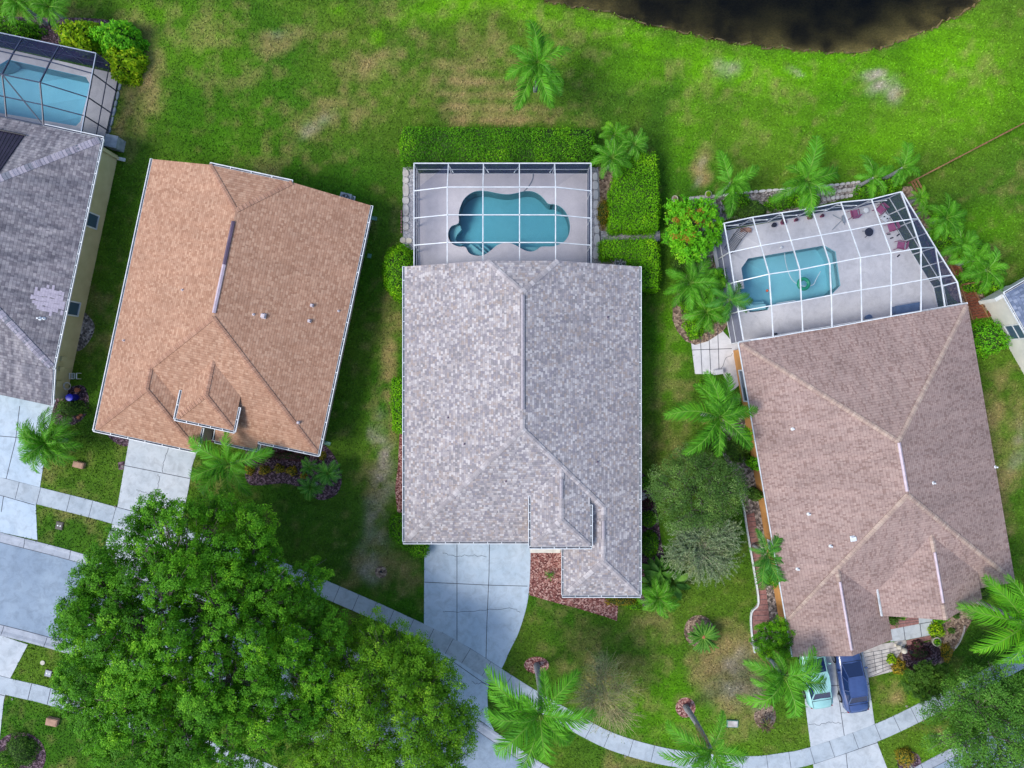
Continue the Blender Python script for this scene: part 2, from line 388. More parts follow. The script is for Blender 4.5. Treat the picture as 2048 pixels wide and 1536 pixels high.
# ------------------------------------------------------------------ ground, road, water
def PL(pts, z=0.0): return [P(x, y, z) for x, y in pts]
def Z(sc, ox, oy, pts): return [(x/sc+ox, y/sc+oy) for x, y in pts]       # coordinates read off an enlarged crop
pond_px = [(1960,-12),(1940,15),(1900,38),(1850,62),(1800,82),(1750,98),(1700,105),(1640,103),(1580,98),(1520,92),(1450,82),(1400,72),(1340,58),(1280,45),(1230,28),(1180,18),(1130,10),(1085,-2),(1000,-60),(980,-200),(1100,-420),(1500,-560),(1900,-480),(2080,-250)]
pond_poly = [p_+Vector((math.sin(i*1.9)*.07+math.sin(i*.7)*.08, math.cos(i*2.7)*.07+math.sin(i*.9)*.08, 0)) for i, p_ in enumerate(smooth_line(PL(pond_px, -.35), 7, True))]
K = smooth_line(PL([(-320,985),(0,1065),(165,1108),(400,1180),(560,1238),(650,1275),(790,1340),(905,1405),(1000,1470),(1100,1536),(1250,1608),(1420,1645),(1600,1640),(1750,1580),(1841,1528),(1925,1484),(2048,1415),(2350,1260)]), 8)
K2 = offset_line(K, 7.1)
road_poly = K+K2[::-1]
pool_main = smooth_line(PL(Z(3.531,760,230,[(700,535),(760,538),(830,552),(900,560),(960,552),(1020,538),(1080,540),(1130,565),(1165,600),(1190,627),(1240,632),(1290,660),(1325,710),(1342,780),(1335,840),(1310,885),(1270,912),(1220,928),(1140,930),(1110,950),(1070,965),(1020,955),(975,930),(930,908),(880,903),(830,918),(790,950),(750,980),(710,994),(660,990),(625,970),(603,932),(560,930),(510,910),(485,870),(483,825),(505,785),(555,762),(555,700),(570,640),(600,585),(650,548)]), .1), 3, True)
pool_left = PL([(-95,150),(0,129),(17,119),(172,154),(181,170),(161,243),(152,252),(0,226),(-95,208)], .1)
pool_right = PL(Z(3.34,1300,240,[(610,990),(655,925),(1165,838),(1240,880),(1272,1105),(1215,1165),(1010,1205),(800,1240),(785,1270),(670,1285),(610,1240),(600,1130),(630,1125)]), .1)
POOLS = [pool_main, pool_left, pool_right]
PAVED = []            # polygons that carry no grass

# lawn colouring: dry, sandy, lime and dull darker green patches (world metres)
rng = np.random.default_rng(7)
def vnoise(X, Y, s, seed=0):
    X = X/s+seed*17.13; Y = Y/s+seed*31.7; xi = np.floor(X).astype(np.int64); yi = np.floor(Y).astype(np.int64); fx = X-xi; fy = Y-yi
    h = lambda a, b: ((np.sin(a*127.1+b*311.7+seed*74.7)*43758.5453) % 1.0)
    fx = fx*fx*(3-2*fx); fy = fy*fy*(3-2*fy)
    return (h(xi,yi)*(1-fx)+h(xi+1,yi)*fx)*(1-fy)+(h(xi,yi+1)*(1-fx)+h(xi+1,yi+1)*fx)*fy
def fbm(X, Y, s, seed=0): return sum(vnoise(X, Y, s/2**i, seed+i)*.5**i for i in range(4))/1.875
# (px, py, rx, ry, angle, amount)
DRY = [(420,60,60,40,0,.4),(700,200,80,40,0,.45),(860,150,60,90,0,.5),(600,330,90,30,0,.35),(1100,230,90,20,0,.5),(285,150,38,110,0,.9),(250,240,30,70,0,.75),(150,60,150,40,10,.35),(560,75,60,25,-10,.7),(640,90,50,30,0,.35),(735,135,60,28,-10,.85),(800,160,70,60,0,.4),
 (960,120,80,60,10,.55),(945,190,85,70,0,1.1),(1010,215,110,42,0,1.0),(950,50,90,30,0,.3),(640,250,60,45,30,.5),(560,270,50,60,0,.35),(480,150,80,40,0,.35),(340,60,70,40,0,.3),(780,620,16,120,0,.5),(785,700,18,90,0,.8),(770,830,20,70,0,.7),
 (1190,70,60,30,0,.25),(1405,320,16,60,0,.9),(1430,150,90,60,0,.3),(1560,170,60,40,0,.35),(1180,190,40,60,0,.3),(1350,780,40,60,0,.45),(1335,880,50,60,0,.5),(1345,700,26,100,0,.3),
 (1310,1330,80,60,0,.4),(1120,1250,60,25,10,.4),(1290,1260,60,50,0,.45),(1180,1300,50,45,0,.35),(1220,1370,90,60,30,.7),(1450,1310,55,60,0,1.0),(1480,1370,45,60,0,.9),(1400,1385,60,20,0,.4),(1420,1460,70,30,0,.5),(1250,1525,60,22,0,.7),
 (1480,1420,25,60,0,.8),(1530,1400,25,30,0,.9),(1800,1380,16,30,0,.9),(1770,1370,15,25,0,.4),(1865,1470,15,10,0,.6),(1990,860,35,60,0,.9),(2020,960,30,60,0,.8),(2010,1060,25,40,0,.7),(1990,770,30,40,0,.5),(2040,860,30,90,0,.5),
 (750,1110,50,30,0,.7),(800,1140,45,40,0,.8),(720,1150,40,30,0,.4),(750,1000,25,120,0,.5),(60,900,0,0,0,0),(120,960,40,26,0,.4),(160,1040,60,20,10,.5),(1600,20,40,15,0,0),(1780,180,25,14,0,.8),(1900,120,40,60,0,.2),(1560,260,120,30,0,.25),(870,60,50,40,0,.3)]
SAND = [(765,900,12,70,0,.9),(770,985,22,50,0,.9),(760,1050,26,50,0,.7),(735,1130,26,28,0,.8),(1455,132,30,14,0,.8),(1742,153,16,8,0,1),(1768,178,20,16,20,.7),(1480,1320,26,36,30,.6),(1460,1380,30,26,0,.5),(640,258,20,16,0,.5),(1405,345,8,24,0,.6),(1610,95,40,6,0,.4),(2025,880,14,40,0,.35),(1570,160,14,5,0,.5),(560,70,28,10,0,.4),(1190,1320,30,22,0,.35),(1500,1400,14,40,0,.5)]
LIME = [(1500,130,330,50,4,.9),(1900,130,120,90,-25,.95),(1280,60,170,30,10,.9),(1000,15,160,26,6,1.0),(1800,270,160,60,-20,.65),(1650,230,260,90,0,.45),(1380,250,60,90,0,.5),(1960,210,120,70,-25,.8),(860,14,80,16,0,.6),(760,60,20,14,0,.9),(665,26,16,10,0,.6),(880,12,24,8,0,.8),(320,20,60,30,0,.5),(420,110,80,60,0,.35),(1330,690,26,80,0,.55),(1360,640,20,80,0,.5),(1180,1400,0,0,0,0),(1320,1400,130,80,0,.45),(1380,1480,120,30,10,.55),(1980,430,60,40,0,.4),(750,930,30,40,0,.25),(1850,1370,60,50,0,.4),(1900,1500,60,30,0,.4),(460,250,100,120,0,.2),(1640,330,100,40,0,.4)]
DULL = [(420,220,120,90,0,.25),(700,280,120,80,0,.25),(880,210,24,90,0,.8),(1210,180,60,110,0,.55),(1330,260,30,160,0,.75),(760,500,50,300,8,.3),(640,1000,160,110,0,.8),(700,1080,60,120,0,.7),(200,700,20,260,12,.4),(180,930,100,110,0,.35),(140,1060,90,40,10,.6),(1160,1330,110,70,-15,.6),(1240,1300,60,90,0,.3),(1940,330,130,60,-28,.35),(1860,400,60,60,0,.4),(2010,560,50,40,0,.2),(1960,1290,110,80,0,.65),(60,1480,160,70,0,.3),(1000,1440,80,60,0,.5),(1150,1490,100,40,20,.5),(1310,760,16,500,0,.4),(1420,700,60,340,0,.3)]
def blobs(X, Y, lst, seed):
    wx = X+(fbm(X, Y, 4.0, seed)-.5)*3.2; wy = Y+(fbm(X, Y, 4.0, seed+9)-.5)*3.2; out = np.zeros(X.shape)
    for px, py, rx, ry, a, am in lst:
        if am == 0: continue
        k = H/FPX; cx, cy = (px-1024)*k, (768-py)*k; c, s = math.cos(R(-a)), math.sin(R(-a))
        u = ((wx-cx)*c+(wy-cy)*s)/(rx*k); v = (-(wx-cx)*s+(wy-cy)*c)/(ry*k)
        out = np.maximum(out, am*np.exp(-(u*u+v*v)**1.4*.7))
    return out
def lawn_rgb(X, Y, pond_bed=None):
    """albedo of the turf at (X, Y)"""
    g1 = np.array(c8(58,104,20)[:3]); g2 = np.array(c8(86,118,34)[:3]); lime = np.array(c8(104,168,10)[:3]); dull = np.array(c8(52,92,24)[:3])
    tan = np.array(c8(160,138,96)[:3]); sand = np.array(c8(176,164,152)[:3])
    n = fbm(X, Y, 5, 3)[..., None]; c = g1+(g2-g1)*np.clip((n-.3)*2.4, 0, 1); c = c*(.8+.4*fbm(X, Y, 2.2, 33)[..., None])
    m = np.clip(blobs(X, Y, LIME, 1), 0, 1)[..., None]; c = c+(lime-c)*m*(.6+.4*fbm(X, Y, 1.5, 5)[..., None])
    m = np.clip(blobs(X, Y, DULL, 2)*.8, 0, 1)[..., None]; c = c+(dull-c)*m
    f = fbm(X, Y, .9, 6)
    mow = 1+.06*np.sin((X*.25+Y)*2*math.pi/1.1+fbm(X, Y, 5, 51)*5); c = c*mow[..., None]
    stripe = np.where((X > -7) & (X < 5) & (Y > 15) & (Y < 23), .8+.22*np.sin(Y*2*math.pi/.95+fbm(X, Y, 4, 50)*5), 1.0)
    back = np.clip((fbm(X, Y, 6, 12)-.52)*3, 0, 1)*.3                          # thin dry patches everywhere
    m = np.clip(np.maximum(blobs(X, Y, DRY, 4)*.80*stripe, back)+(fbm(X, Y, .7, 16)-.5)*1.1-.12, 0, .88)[..., None]; c = c+(tan-c)*m
    m = np.clip(blobs(X, Y, SAND, 7)*(f*2.2-.45), 0, .9)[..., None]; c = c+(sand-c)*m
    c = c*(.84+.32*fbm(X, Y, .5, 8)[..., None])
    if pond_bed is not None:
        mud = np.array(c8(150,138,84)[:3])*np.clip(2.2*fbm(X, Y, 1.8, 41)-.55, .15, 1.3)[..., None]; c = np.where(pond_bed[..., None], mud, c)
    return c
xs = np.concatenate([[-600,-250,-120,-70,-52], np.arange(-44, 44.01, .27), [52,70,120,250,600]])
ys = np.concatenate([[-600,-250,-120,-70,-48], np.arange(-33, 33.01, .27), [40,55,80,120,250,600]])
X, Y = np.meshgrid(xs, ys)
Zg = (fbm(X, Y, 14, 20)-.5)*.10*np.clip(polydist(X, Y, [(-36,-26),(36,-26),(36,16),(-36,16)])*0, 0, 1)
Dp = polydist(X, Y, pond_poly); ins = inpoly(X, Y, pond_poly); sdp = np.where(ins, Dp, -Dp)
Zg += -.35*np.clip((sdp+1.3)/1.3, 0, 1)**1.5 - 1.9*np.clip(sdp/4.2, 0, 1)**.8
Zg = np.where(inpoly(X, Y, road_poly) & (polydist(X, Y, road_poly) > .28), -.25, Zg)
for pp in POOLS: Zg = np.where(inpoly(X, Y, pp) | (polydist(X, Y, pp) < .30), -2.6, Zg)
RGB = lawn_rgb(X, Y, sdp > -.12)
me = bpy.data.meshes.new('lawn_ground'); ny, nx = X.shape
me.vertices.add(nx*ny); me.vertices.foreach_set('co', np.stack([X, Y, Zg], -1).astype(np.float32).ravel())
idx = np.arange(nx*ny).reshape(ny, nx)
q = np.stack([idx[:-1,:-1], idx[:-1,1:], idx[1:,1:], idx[1:,:-1]], -1).reshape(-1, 4)
me.loops.add(q.size); me.loops.foreach_set('vertex_index', q.ravel().astype(np.int32))
me.polygons.add(len(q)); me.polygons.foreach_set('loop_start', np.arange(0, q.size, 4, dtype=np.int32)); me.polygons.foreach_set('loop_total', np.full(len(q), 4, np.int32))
at = me.attributes.new('turf', 'FLOAT_COLOR', 'POINT'); at.data.foreach_set('color', np.concatenate([RGB, np.ones((ny, nx, 1))], -1).astype(np.float32).ravel())
me.update(calc_edges=True)
m, t, b = nmat('turf'); b.inputs['Roughness'].default_value = .95; b.inputs['Specular IOR Level'].default_value = .1
a = N(t, 'Attribute'); a.attribute_name = 'turf'; p = wpos(t)
f1 = ramp(t, [(.3, (.5,.55,.5)), (.68, (1.4,1.35,1.25))], noise(t, 7, 5, p, .75))
f2 = ramp(t, [(.3, (.72,)*3), (.7, (1.22,)*3)], noise(t, 26, 3, p, .7))
c = mixc(t, 1.0, a.outputs['Color'], f1.outputs[0], 'MULTIPLY'); c = mixc(t, 1.0, c, f2.outputs[0], 'MULTIPLY')
t.links.new(c, b.inputs['Base Color']); bump(t, b, noise(t, 14, 5, p, .7), .8, .06)
me.materials.append(m)
g = bpy.data.objects.new('lawn_ground', me); COL.objects.link(g); struct(g)
# pond
mb = MB(); big = [Vector((p_.x, p_.y, 0)) for p_ in pond_poly]
mb.prism(big, -2.6, -.35)
struct(mb.build('pond_water', M['pond'])); PAVED.append(pond_poly)
# muddy rim of the pond
mb = MB(); L1 = offset_line(pond_poly[:126], .04); L1 = [p_+Vector((math.sin(i*1.7)*.06, math.cos(i*2.3)*.08, 0)) for i, p_ in enumerate(L1)]; L2 = [p_+Vector((math.sin(i*2.9)*.05, math.sin(i*1.3)*.07, 0)) for i, p_ in enumerate(offset_line(L1, -.11))]
rr = random.Random(4)
for i in range(len(L1)-1):
    a_, b_, c_, d_ = L1[i], L1[i+1], L2[i+1], L2[i]
    mb.add([(a_.x,a_.y,-.33),(b_.x,b_.y,-.33),(c_.x,c_.y,-.24),(d_.x,d_.y,-.24)], [(0,1,2,3)])
struct(mb.build('pond_bank', simple('wet_mud', c8(124,104,66), c8(84,76,44), .8, 5, bmp=.5)))

def strip(mb, line, w, z, m=0):
    a = offset_line(line, w/2); b_ = offset_line(line, -w/2)
    for i in range(len(line)-1):
        mb.add([(a[i].x,a[i].y,z),(a[i+1].x,a[i+1].y,z),(b_[i+1].x,b_[i+1].y,z),(b_[i].x,b_[i].y,z)], [(0,1,2,3)], m)
def wiggle(px, seed, amp=.07):
    r_ = random.Random(seed); pts = smooth_line(PL(px), 6)
    return [p_+Vector((r_.uniform(-amp, amp), r_.uniform(-amp, amp), 0)) for p_ in pts]
def slab(name, poly, mats, z=.03, joints=(), cracks=(), jw=.045, paved=True, z0=-.1):
    mb = MB(); mb.prism(poly, z0, z)
    for j in joints: strip(mb, PL(j), jw, z+.004, 1)
    for i, j in enumerate(cracks): strip(mb, wiggle(j, i+len(joints)), .028, z+.005, 1)
    if paved: PAVED.append(poly)
    return struct(mb.build(name, mats))
# road sheet
mb = MB(); A = offset_line(K, .5); B = offset_line(K2, -.5)
for i in range(len(A)-1): mb.add([(A[i].x,A[i].y,-.05),(B[i].x,B[i].y,-.05),(B[i+1].x,B[i+1].y,-.05),(A[i+1].x,A[i+1].y,-.05)], [(0,1,2,3)])
struct(mb.build('road', M['road'])); PAVED.append(road_poly)
def kerb(line, sgn):
    mb = MB(); prof = [(-.02,-.2),(-.02,.045),(.13,.045),(.3,-.02),(.68,-.042),(.70,-.2)]
    rows = [[p_ + Vector((0,0,z)) for p_ in offset_line(line, sgn*d_)] for d_, z in prof]
    for j in range(len(prof)-1):
        for i in range(len(line)-1):
            f = (0,1,2,3) if sgn > 0 else (3,2,1,0)
            mb.add([rows[j][i], rows[j+1][i], rows[j+1][i+1], rows[j][i+1]], [f])
    acc = 0
    for i in range(1, len(line)):
        acc += (line[i]-line[i-1]).length
        if acc > 3.0:
            acc = 0; tt = (line[i]-line[i-1]).normalized()*.02
            for j in (1, 2, 3):
                a_, b_ = rows[j][i], rows[j+1][i]; up = Vector((0,0,.004))
                mb.add([a_-tt+up, b_-tt+up, b_+tt+up, a_+tt+up], [(0,1,2,3)], 1)
    strip(mb, offset_line(line, sgn*.69), .035, -.037, 1)
    struct(mb.build('kerb', [M['kerb'], M['joint']]))
kerb(K, 1); kerb(K2, -1)
# sidewalks
SW = smooth_line(PL([(-200,905),(82,975),(233,1014),(400,1065),(560,1122),(667,1167),(727,1193),(773,1213),(884,1265),(941,1297),(1003,1337),(1066,1377),(1130,1414),(1186,1446),(1241,1471),(1323,1494),(1402,1506),(1500,1512),(1560,1506),(1619,1494),(1749,1448),(1854,1398),(1951,1348),(2060,1290),(2250,1180)]), 6)
SW2 = offset_line(SW, 1.22)
mb = MB(); poly = SW+SW2[::-1]
for i in range(len(SW)-1): mb.add([(SW[i].x,SW[i].y,.036),(SW2[i].x,SW2[i].y,.036),(SW2[i+1].x,SW2[i+1].y,.036),(SW[i+1].x,SW[i+1].y,.036)], [(0,1,2,3)])
for Ln, s_ in ((SW, 1), (SW2, 0)):
    for i in range(len(Ln)-1):
        a_, b_ = Ln[i], Ln[i+1]; f = [(a_.x,a_.y,-.1),(a_.x,a_.y,.036),(b_.x,b_.y,.036),(b_.x,b_.y,-.1)]
        mb.add(f, [(0,1,2,3) if not s_ else (3,2,1,0)])
acc = 0
for i in range(1, len(SW)):
    acc += (SW[i]-SW[i-1]).length
    if acc > 1.35:
        acc = 0; tt = (SW[i]-SW[i-1]).normalized()*.015; up = Vector((0,0,.041))
        mb.add([SW[i]-tt+up, SW2[i]-tt+up, SW2[i]+tt+up, SW[i]+tt+up], [(0,1,2,3)], 1)
struct(mb.build('sidewalk', [M['walk'], M['joint']])); PAVED.append(poly)
SWb = smooth_line(PL([(-160,1310),(22,1357),(108,1378),(300,1440),(520,1520),(700,1600)]), 5); SWc = offset_line(SWb, 1.2)
slab('sidewalk', SWb+SWc[::-1], [M['walk'], M['joint']], .036, [[(64,1367),(56,1400)],[(102,1377),(95,1409)],[(150,1392),(142,1424)]])
# driveways
slab('driveway', PL([(-260,700),(112,800),(105,822),(80,975),(72,1010),(75,1080),(0,1064),(-220,1008)]), [M['drive'], M['joint']], .028,
     [[(40,812),(32,879),(13,957),(3,1024)],[(-100,855),(0,872),(98,880)][0:3],[(-60,945),(10,957),(80,975)],[(-50,995),(0,990),(70,1010)]])
slab('driveway', PL([(262,860),(402,880),(385,930),(377,979),(360,1060),(345,1160),(200,1118),(226,1047),(235,1015)]), [M['drive_l'], M['joint']], .028,
     [[(250,931),(380,957)],[(233,1014),(368,1048)],[(226,1047),(355,1085)]], [[(333,880),(335,900),(327,925),(325,944)],[(317,946),(318,965),(311,985)],[(272,981),(285,983),(300,988),(320,990)],[(300,985),(302,1000)]])
slab('driveway', smooth_line(PL([(849,1070),(848,1260)]), 1)+smooth_line(PL([(850,1275),(862,1320),(893,1385)]), 4)+smooth_line(PL([(905,1405),(960,1440),(989,1462)]), 3)+smooth_line(PL([(978,1440),(975,1385),(985,1355),(1003,1337),(1020,1300),(1036,1268),(1050,1225),(1057,1190),(1060,1150)]), 5)+PL([(1062,1070)]), [M['drive'], M['joint']], .028,
     [[(914,1085),(914,1282)],[(979,1085),(978,1150),(974,1240),(972,1318)],[(849,1164),(914,1167),(977,1170),(1055,1172)],[(884,1265),(941,1297),(1003,1337)],[(860,1298),(905,1322),(978,1373)]],
     [[(885,1107),(915,1112),(945,1110),(975,1115)],[(885,1223),(915,1224),(980,1219),(1020,1217),(1040,1223)],[(944,1360),(955,1367),(975,1363)]])
slab('driveway', PL([(1604,1290),(1610,1406),(1621,1492),(1627,1536),(1630,1640),(1800,1560),(1774,1536),(1754,1484),(1749,1448),(1738,1370),(1728,1290)]), [M['drive_l'], M['joint']], .028,
     [[(1668,1300),(1678,1400),(1688,1470),(1700,1590)],[(1606,1372),(1672,1371),(1738,1369)],[(1621,1494),(1690,1477),(1749,1448)],[(1626,1528),(1695,1505),(1756,1484)]], [[(1618,1447),(1640,1449),(1660,1444),(1681,1446)],[(1680,1427),(1700,1424)]])
slab('driveway', PL([(-300,1195),(0,1270),(56,1289),(20,1358),(8,1400),(0,1475),(-30,1600),(-300,1540)]), [M['drive_l'], M['joint']], .028, [[(22,1357),(-60,1335)],[(12,1392),(-80,1365)]])
# paths and pads
slab('path', PL(Z(3.606,1480,1140,[(1285,310),(1385,310),(1400,462),(1300,483),(1200,503),(1085,515),(1070,430),(1290,388)])), [M['drive_l'], M['joint']], .03,
     [Z(3.606,1480,1140,[(1178,410),(1190,505)]), Z(3.606,1480,1140,[(1296,388),(1308,480)]), Z(3.606,1480,1140,[(1290,388),(1390,370)])])
sp = PL(Z(3.606,1480,1140,[(880,560),(1195,500),(1200,530),(1135,620),(1100,730),(925,775),(905,700)]))
jl = [Z(3.606,1480,1140,[(890+8*k, 600+28*k),(1180-14*k, 548+26*k)]) for k in range(7)]+[Z(3.606,1480,1140,[(960+60*k, 590-k*12),(980+50*k, 740-k*12)]) for k in range(3)]
slab('path', sp, [M['stone'], M['joint']], .03, jl, jw=.035)
slab('brick_path', PL(Z(3.606,1480,1140,[(1085,330),(1285,325),(1288,388),(1070,430)])), [M['brick'], M['joint']], .025, [Z(3.606,1480,1140,[(1080,352+22*k),(1288,335+18*k)]) for k in range(3)], jw=.03)
slab('brick_path', PL(Z(3.606,1480,1140,[(1200,508),(1300,485),(1375,470),(1380,500),(1200,545)])), [M['brick'], M['joint']], .025)
bp_ = PL([(1493,1030),(1508,1025),(1518,1090),(1528,1145),(1539,1243),(1514,1262),(1508,1304),(1503,1262),(1502,1225),(1516,1204),(1507,1130),(1498,1081)])
jb = []
for k in range(26):
    y_ = 1032+k*10.4; x0 = 1494+(y_-1030)*.10-(8 if 1212 < y_ < 1300 else 0); x1 = min(1508+(y_-1025)*.145, 1539) if y_ < 1243 else 1516
    jb.append([(x0+1, y_+1.5),(x1, y_)])
slab('brick_path', bp_, [M['brick'], M['joint']], .04, jb, jw=.03)
slab('patio', PL([(1381,676),(1416,654),(1433,648),(1470,690),(1478,770),(1462,785),(1446,748),(1390,748)]), [M['deck_w'], M['joint']], .03,
     [[(1400,665),(1404,748)],[(1417,655),(1421,740)],[(1435,655),(1438,745)],[(1384,700),(1470,697)]], [[(1440,745),(1450,720),(1470,705)]])
# planting beds
def bed(name, pts, m, z=.02, sm=4):
    poly = smooth_line(PL(pts), sm, True) if sm else PL(pts)
    mb = MB(); mb.prism(poly, -.1, z); PAVED.append(poly); return struct(mb.build(name, m))
bed('mulch_bed', [(1061,1085),(1130,1085),(1130,1190),(1200,1190),(1236,1212),(1234,1242),(1213,1234),(1160,1218),(1106,1204),(1058,1190)], M['mulch_red'], sm=0)
bed('mulch_bed', [(812,862),(812,1035),(795,1028),(790,980),(796,930),(799,866)], M['mulch_red'], sm=0)
bed('mulch_bed', [(1073+25*math.cos(a_), 1330+17*math.sin(a_)) for a_ in np.linspace(0, 6.28, 11)[:-1]], M['mulch_red'])
bed('mulch_bed', [(1371+20*math.cos(a_), 1415+20*math.sin(a_)) for a_ in np.linspace(0, 6.28, 11)[:-1]], M['mulch_red'])
bed('mulch_bed', [(1398+30*math.cos(a_), 1262+32*math.sin(a_)) for a_ in np.linspace(0, 6.28, 11)[:-1]], M['soil'])
bed('mulch_bed', Z(3,350,800,[(480,200),(860,240),(900,270),(960,340),(1000,450),(990,530),(950,580),(870,600),(800,560),(740,520),(640,500),(520,512),(440,500),(420,400)]), M['mulch_dark'])
bed('mulch_bed', [(214,860),(262,872),(255,892),(236,888),(220,876)], M['mulch_dark'])
bed('mulch_bed', [(142,610),(165,620),(189,650),(180,680),(158,702),(140,690)], M['rocks'])
bed('mulch_bed', [(100,800),(140,775),(168,772),(178,800),(172,830),(146,850),(108,846)], M['mulch_dark'])
bed('mulch_bed', [(236,925),(249,922),(251,938),(238,940)], M['mulch_dark'], sm=0)
bed('mulch_bed', [(-120,30),(60,35),(110,35),(200,38),(270,55),(290,110),(280,150),(245,168),(225,140),(70,100),(-120,50)], M['mulch_dark'], sm=3)
bed('mulch_bed', [(1281,960),(1300,975),(1312,1010),(1322,1080),(1330,1130),(1322,1190),(1279,1200)], M['mulch_dark'])
bed('rock_bed', [(1437,445),(1425,560),(1432,600),(1400,560),(1395,480),(1380,410),(1390,392),(1540,383),(1600,374),(1716,366),(1724,386),(1600,420),(1500,440)], M['rocks'], sm=2)
bed('mulch_bed', [(1800,392),(1822,372),(1850,420),(1888,480),(1940,560),(1975,600),(1960,635),(1900,590),(1850,480)], M['soil'], sm=2)
bed('rock_bed', [(1462,640),(1390,690),(1345,640),(1362,560),(1400,520),(1440,540)], M['soil'], z=.032, sm=3)
bed('rock_bed', [(1470,900),(1545,940),(1560,1140),(1600,1300),(1560,1312),(1508,1304),(1502,1223),(1516,1204),(1496,1081),(1476,967),(1440,900),(1440,800),(1500,790),(1520,840)], M['rocks'], z=.015, sm=0)
bed('mulch_bed', Z(3.606,1480,1140,[(1395,320),(1500,250),(1700,180),(1720,260),(1640,420),(1570,540),(1480,660),(1340,700),(1200,700),(1150,640),(1140,560),(1380,505)]), M['soil'])
bed('mulch_bed', Z(3.606,1480,1140,[(1180,560),(1380,520),(1440,580),(1440,660),(1330,690),(1200,680)]), M['mulch_dark'], z=.03)
bed('mulch_bed', [(1530+22*math.cos(a_), 1432+26*math.sin(a_)) for a_ in np.linspace(0, 6.28, 11)[:-1]], M['soil'])
bed('mulch_bed', [(40+52*math.cos(a_), 1512+48*math.sin(a_)) for a_ in np.linspace(0, 6.28, 13)[:-1]], M['mulch_dark'])
bed('mulch_bed', [(1818+24*math.cos(a_), 1524+22*math.sin(a_)) for a_ in np.linspace(0, 6.28, 11)[:-1]], M['mulch_dark'])
bed('mulch_bed', [(762+12*math.cos(a_), 1144+12*math.sin(a_)) for a_ in np.linspace(0, 6.28, 9)[:-1]], M['soil'])
bed('gravel_strip', [(822,330),(836,330),(836,495),(824,500),(806,490),(806,335)], M['gravel'], sm=0)
bed('gravel_strip', [(1174,335),(1196,335),(1200,400),(1202,530),(1174,530)], M['gravel'], sm=0)
bed('mulch_bed', [(1199,462),(1320,462),(1320,482),(1262,486),(1262,540),(1202,540)], M['gravel'], sm=0)
bed('mulch_bed', [(1190,335),(1225,330),(1230,470),(1200,468)], M['soil'], z=.014, sm=0)

# ------------------------------------------------------------------ pool decks and pools
def basin(poly, floor, deck_poly, deck_z, bm_, mat, watermat_, wz, pool_label, steps=()):
    def ccw(p): return p if sum(p[i][0]*p[(i+1)%len(p)][1]-p[(i+1)%len(p)][0]*p[i][1] for i in range(len(p))) > 0 else p[::-1]
    poly = ccw(list(poly)); deck_poly = ccw(list(deck_poly)); n = len(poly)
    mb = MB()
    tri = tessellate_polygon([[Vector((p.x, p.y, 0)) for p in deck_poly], [Vector((p.x, p.y, 0)) for p in poly]])
    vs = [(p.x, p.y, deck_z) for p in deck_poly]+[(p.x, p.y, deck_z) for p in poly]
    fs = []
    for a_, b_, c_ in tri:
        A_, B_, C_ = Vector(vs[a_]), Vector(vs[b_]), Vector(vs[c_])
        fs.append((a_, b_, c_) if (B_-A_).cross(C_-A_).z > 0 else (a_, c_, b_))
    mb.add(vs, fs)
    k = len(deck_poly); vs = [(p.x, p.y, -.1) for p in deck_poly]+[(p.x, p.y, deck_z) for p in deck_poly]
    mb.add(vs, [(i, (i+1)%k, k+(i+1)%k, k+i) for i in range(k)])
    struct(mb.build('pool_deck', mat)); PAVED.append(deck_poly)
    c = sum((p for p in poly), Vector((0,0,0)))/n
    root = thing('swimming_pool', (c.x, c.y, floor), *pool_label)
    mb = MB(); vs = [(p.x, p.y, deck_z+.012) for p in poly]+[(p.x, p.y, floor) for p in poly]
    mb.add(vs, [(i, n+i, n+(i+1)%n, (i+1)%n)[::-1] for i in range(n)]); mb.add([(p.x, p.y, floor) for p in poly], [tuple(range(n))])
    # coping: a slim raised rim
    out = [Vector((p.x, p.y, 0))+((p-poly[i-1]).cross(Vector((0,0,1))).normalized()+(poly[(i+1)%n]-p).cross(Vector((0,0,1))).normalized()).normalized()*.10 for i, p in enumerate(poly)]
    mb.add([(p.x, p.y, deck_z+.012) for p in poly]+[(p.x, p.y, deck_z+.012) for p in out]+[(p.x, p.y, deck_z-.02) for p in out],
           [(i, (i+1)%n, n+(i+1)%n, n+i)[::-1] for i in range(n)]+[(n+i, n+(i+1)%n, 2*n+(i+1)%n, 2*n+i)[::-1] for i in range(n)], 1)
    mb.build('basin', [M[bm_], mat], root)
    for sp_, z_ in steps:
        mb = MB(); mb.prism(sp_, floor, z_); mb.build('step', M[bm_], root)
    mb = MB(); mb.prism([Vector((p.x+(c.x-p.x)*.0, p.y, 0)) for p in poly], floor-.05, wz); mb.build('water', watermat_, root)
    return root
z3 = lambda pts: PL(Z(3.531,760,230,pts), -.05)
basin(pool_main, -1.45, [Vector((-6.72,7.2,0)),Vector((5.43,7.2,0)),Vector((5.43,15.06,0)),Vector((-6.72,15.06,0))], .1, 'basin_teal', M['deck'], M['water_teal'], -.04,
      ('free-form teal swimming pool with rounded lobes behind the grey-roofed house', 'pool'),
      [(z3([(490,790),(520,775),(562,770),(572,800),(540,838),(528,868),(545,895),(585,905),(560,925),(515,905),(490,865),(486,825)]), -.5),
       (z3([(606,930),(625,965),(660,985),(712,988),(740,975),(700,950),(660,918),(640,905)]), -.35),
       (z3([(640,905),(660,918),(700,950),(740,975),(758,962),(725,935),(690,905)]), -.62),
       (z3([(700,905),(735,935),(765,957),(780,945),(750,915),(720,902)]), -.9),
       (z3([(935,915),(1000,920),(1065,925),(1130,925),(1105,945),(1068,960),(1022,950),(978,928)]), -.5)])
F_dir = Vector((.978,-.208,0)); V_dir = Vector((.208,.978,0))
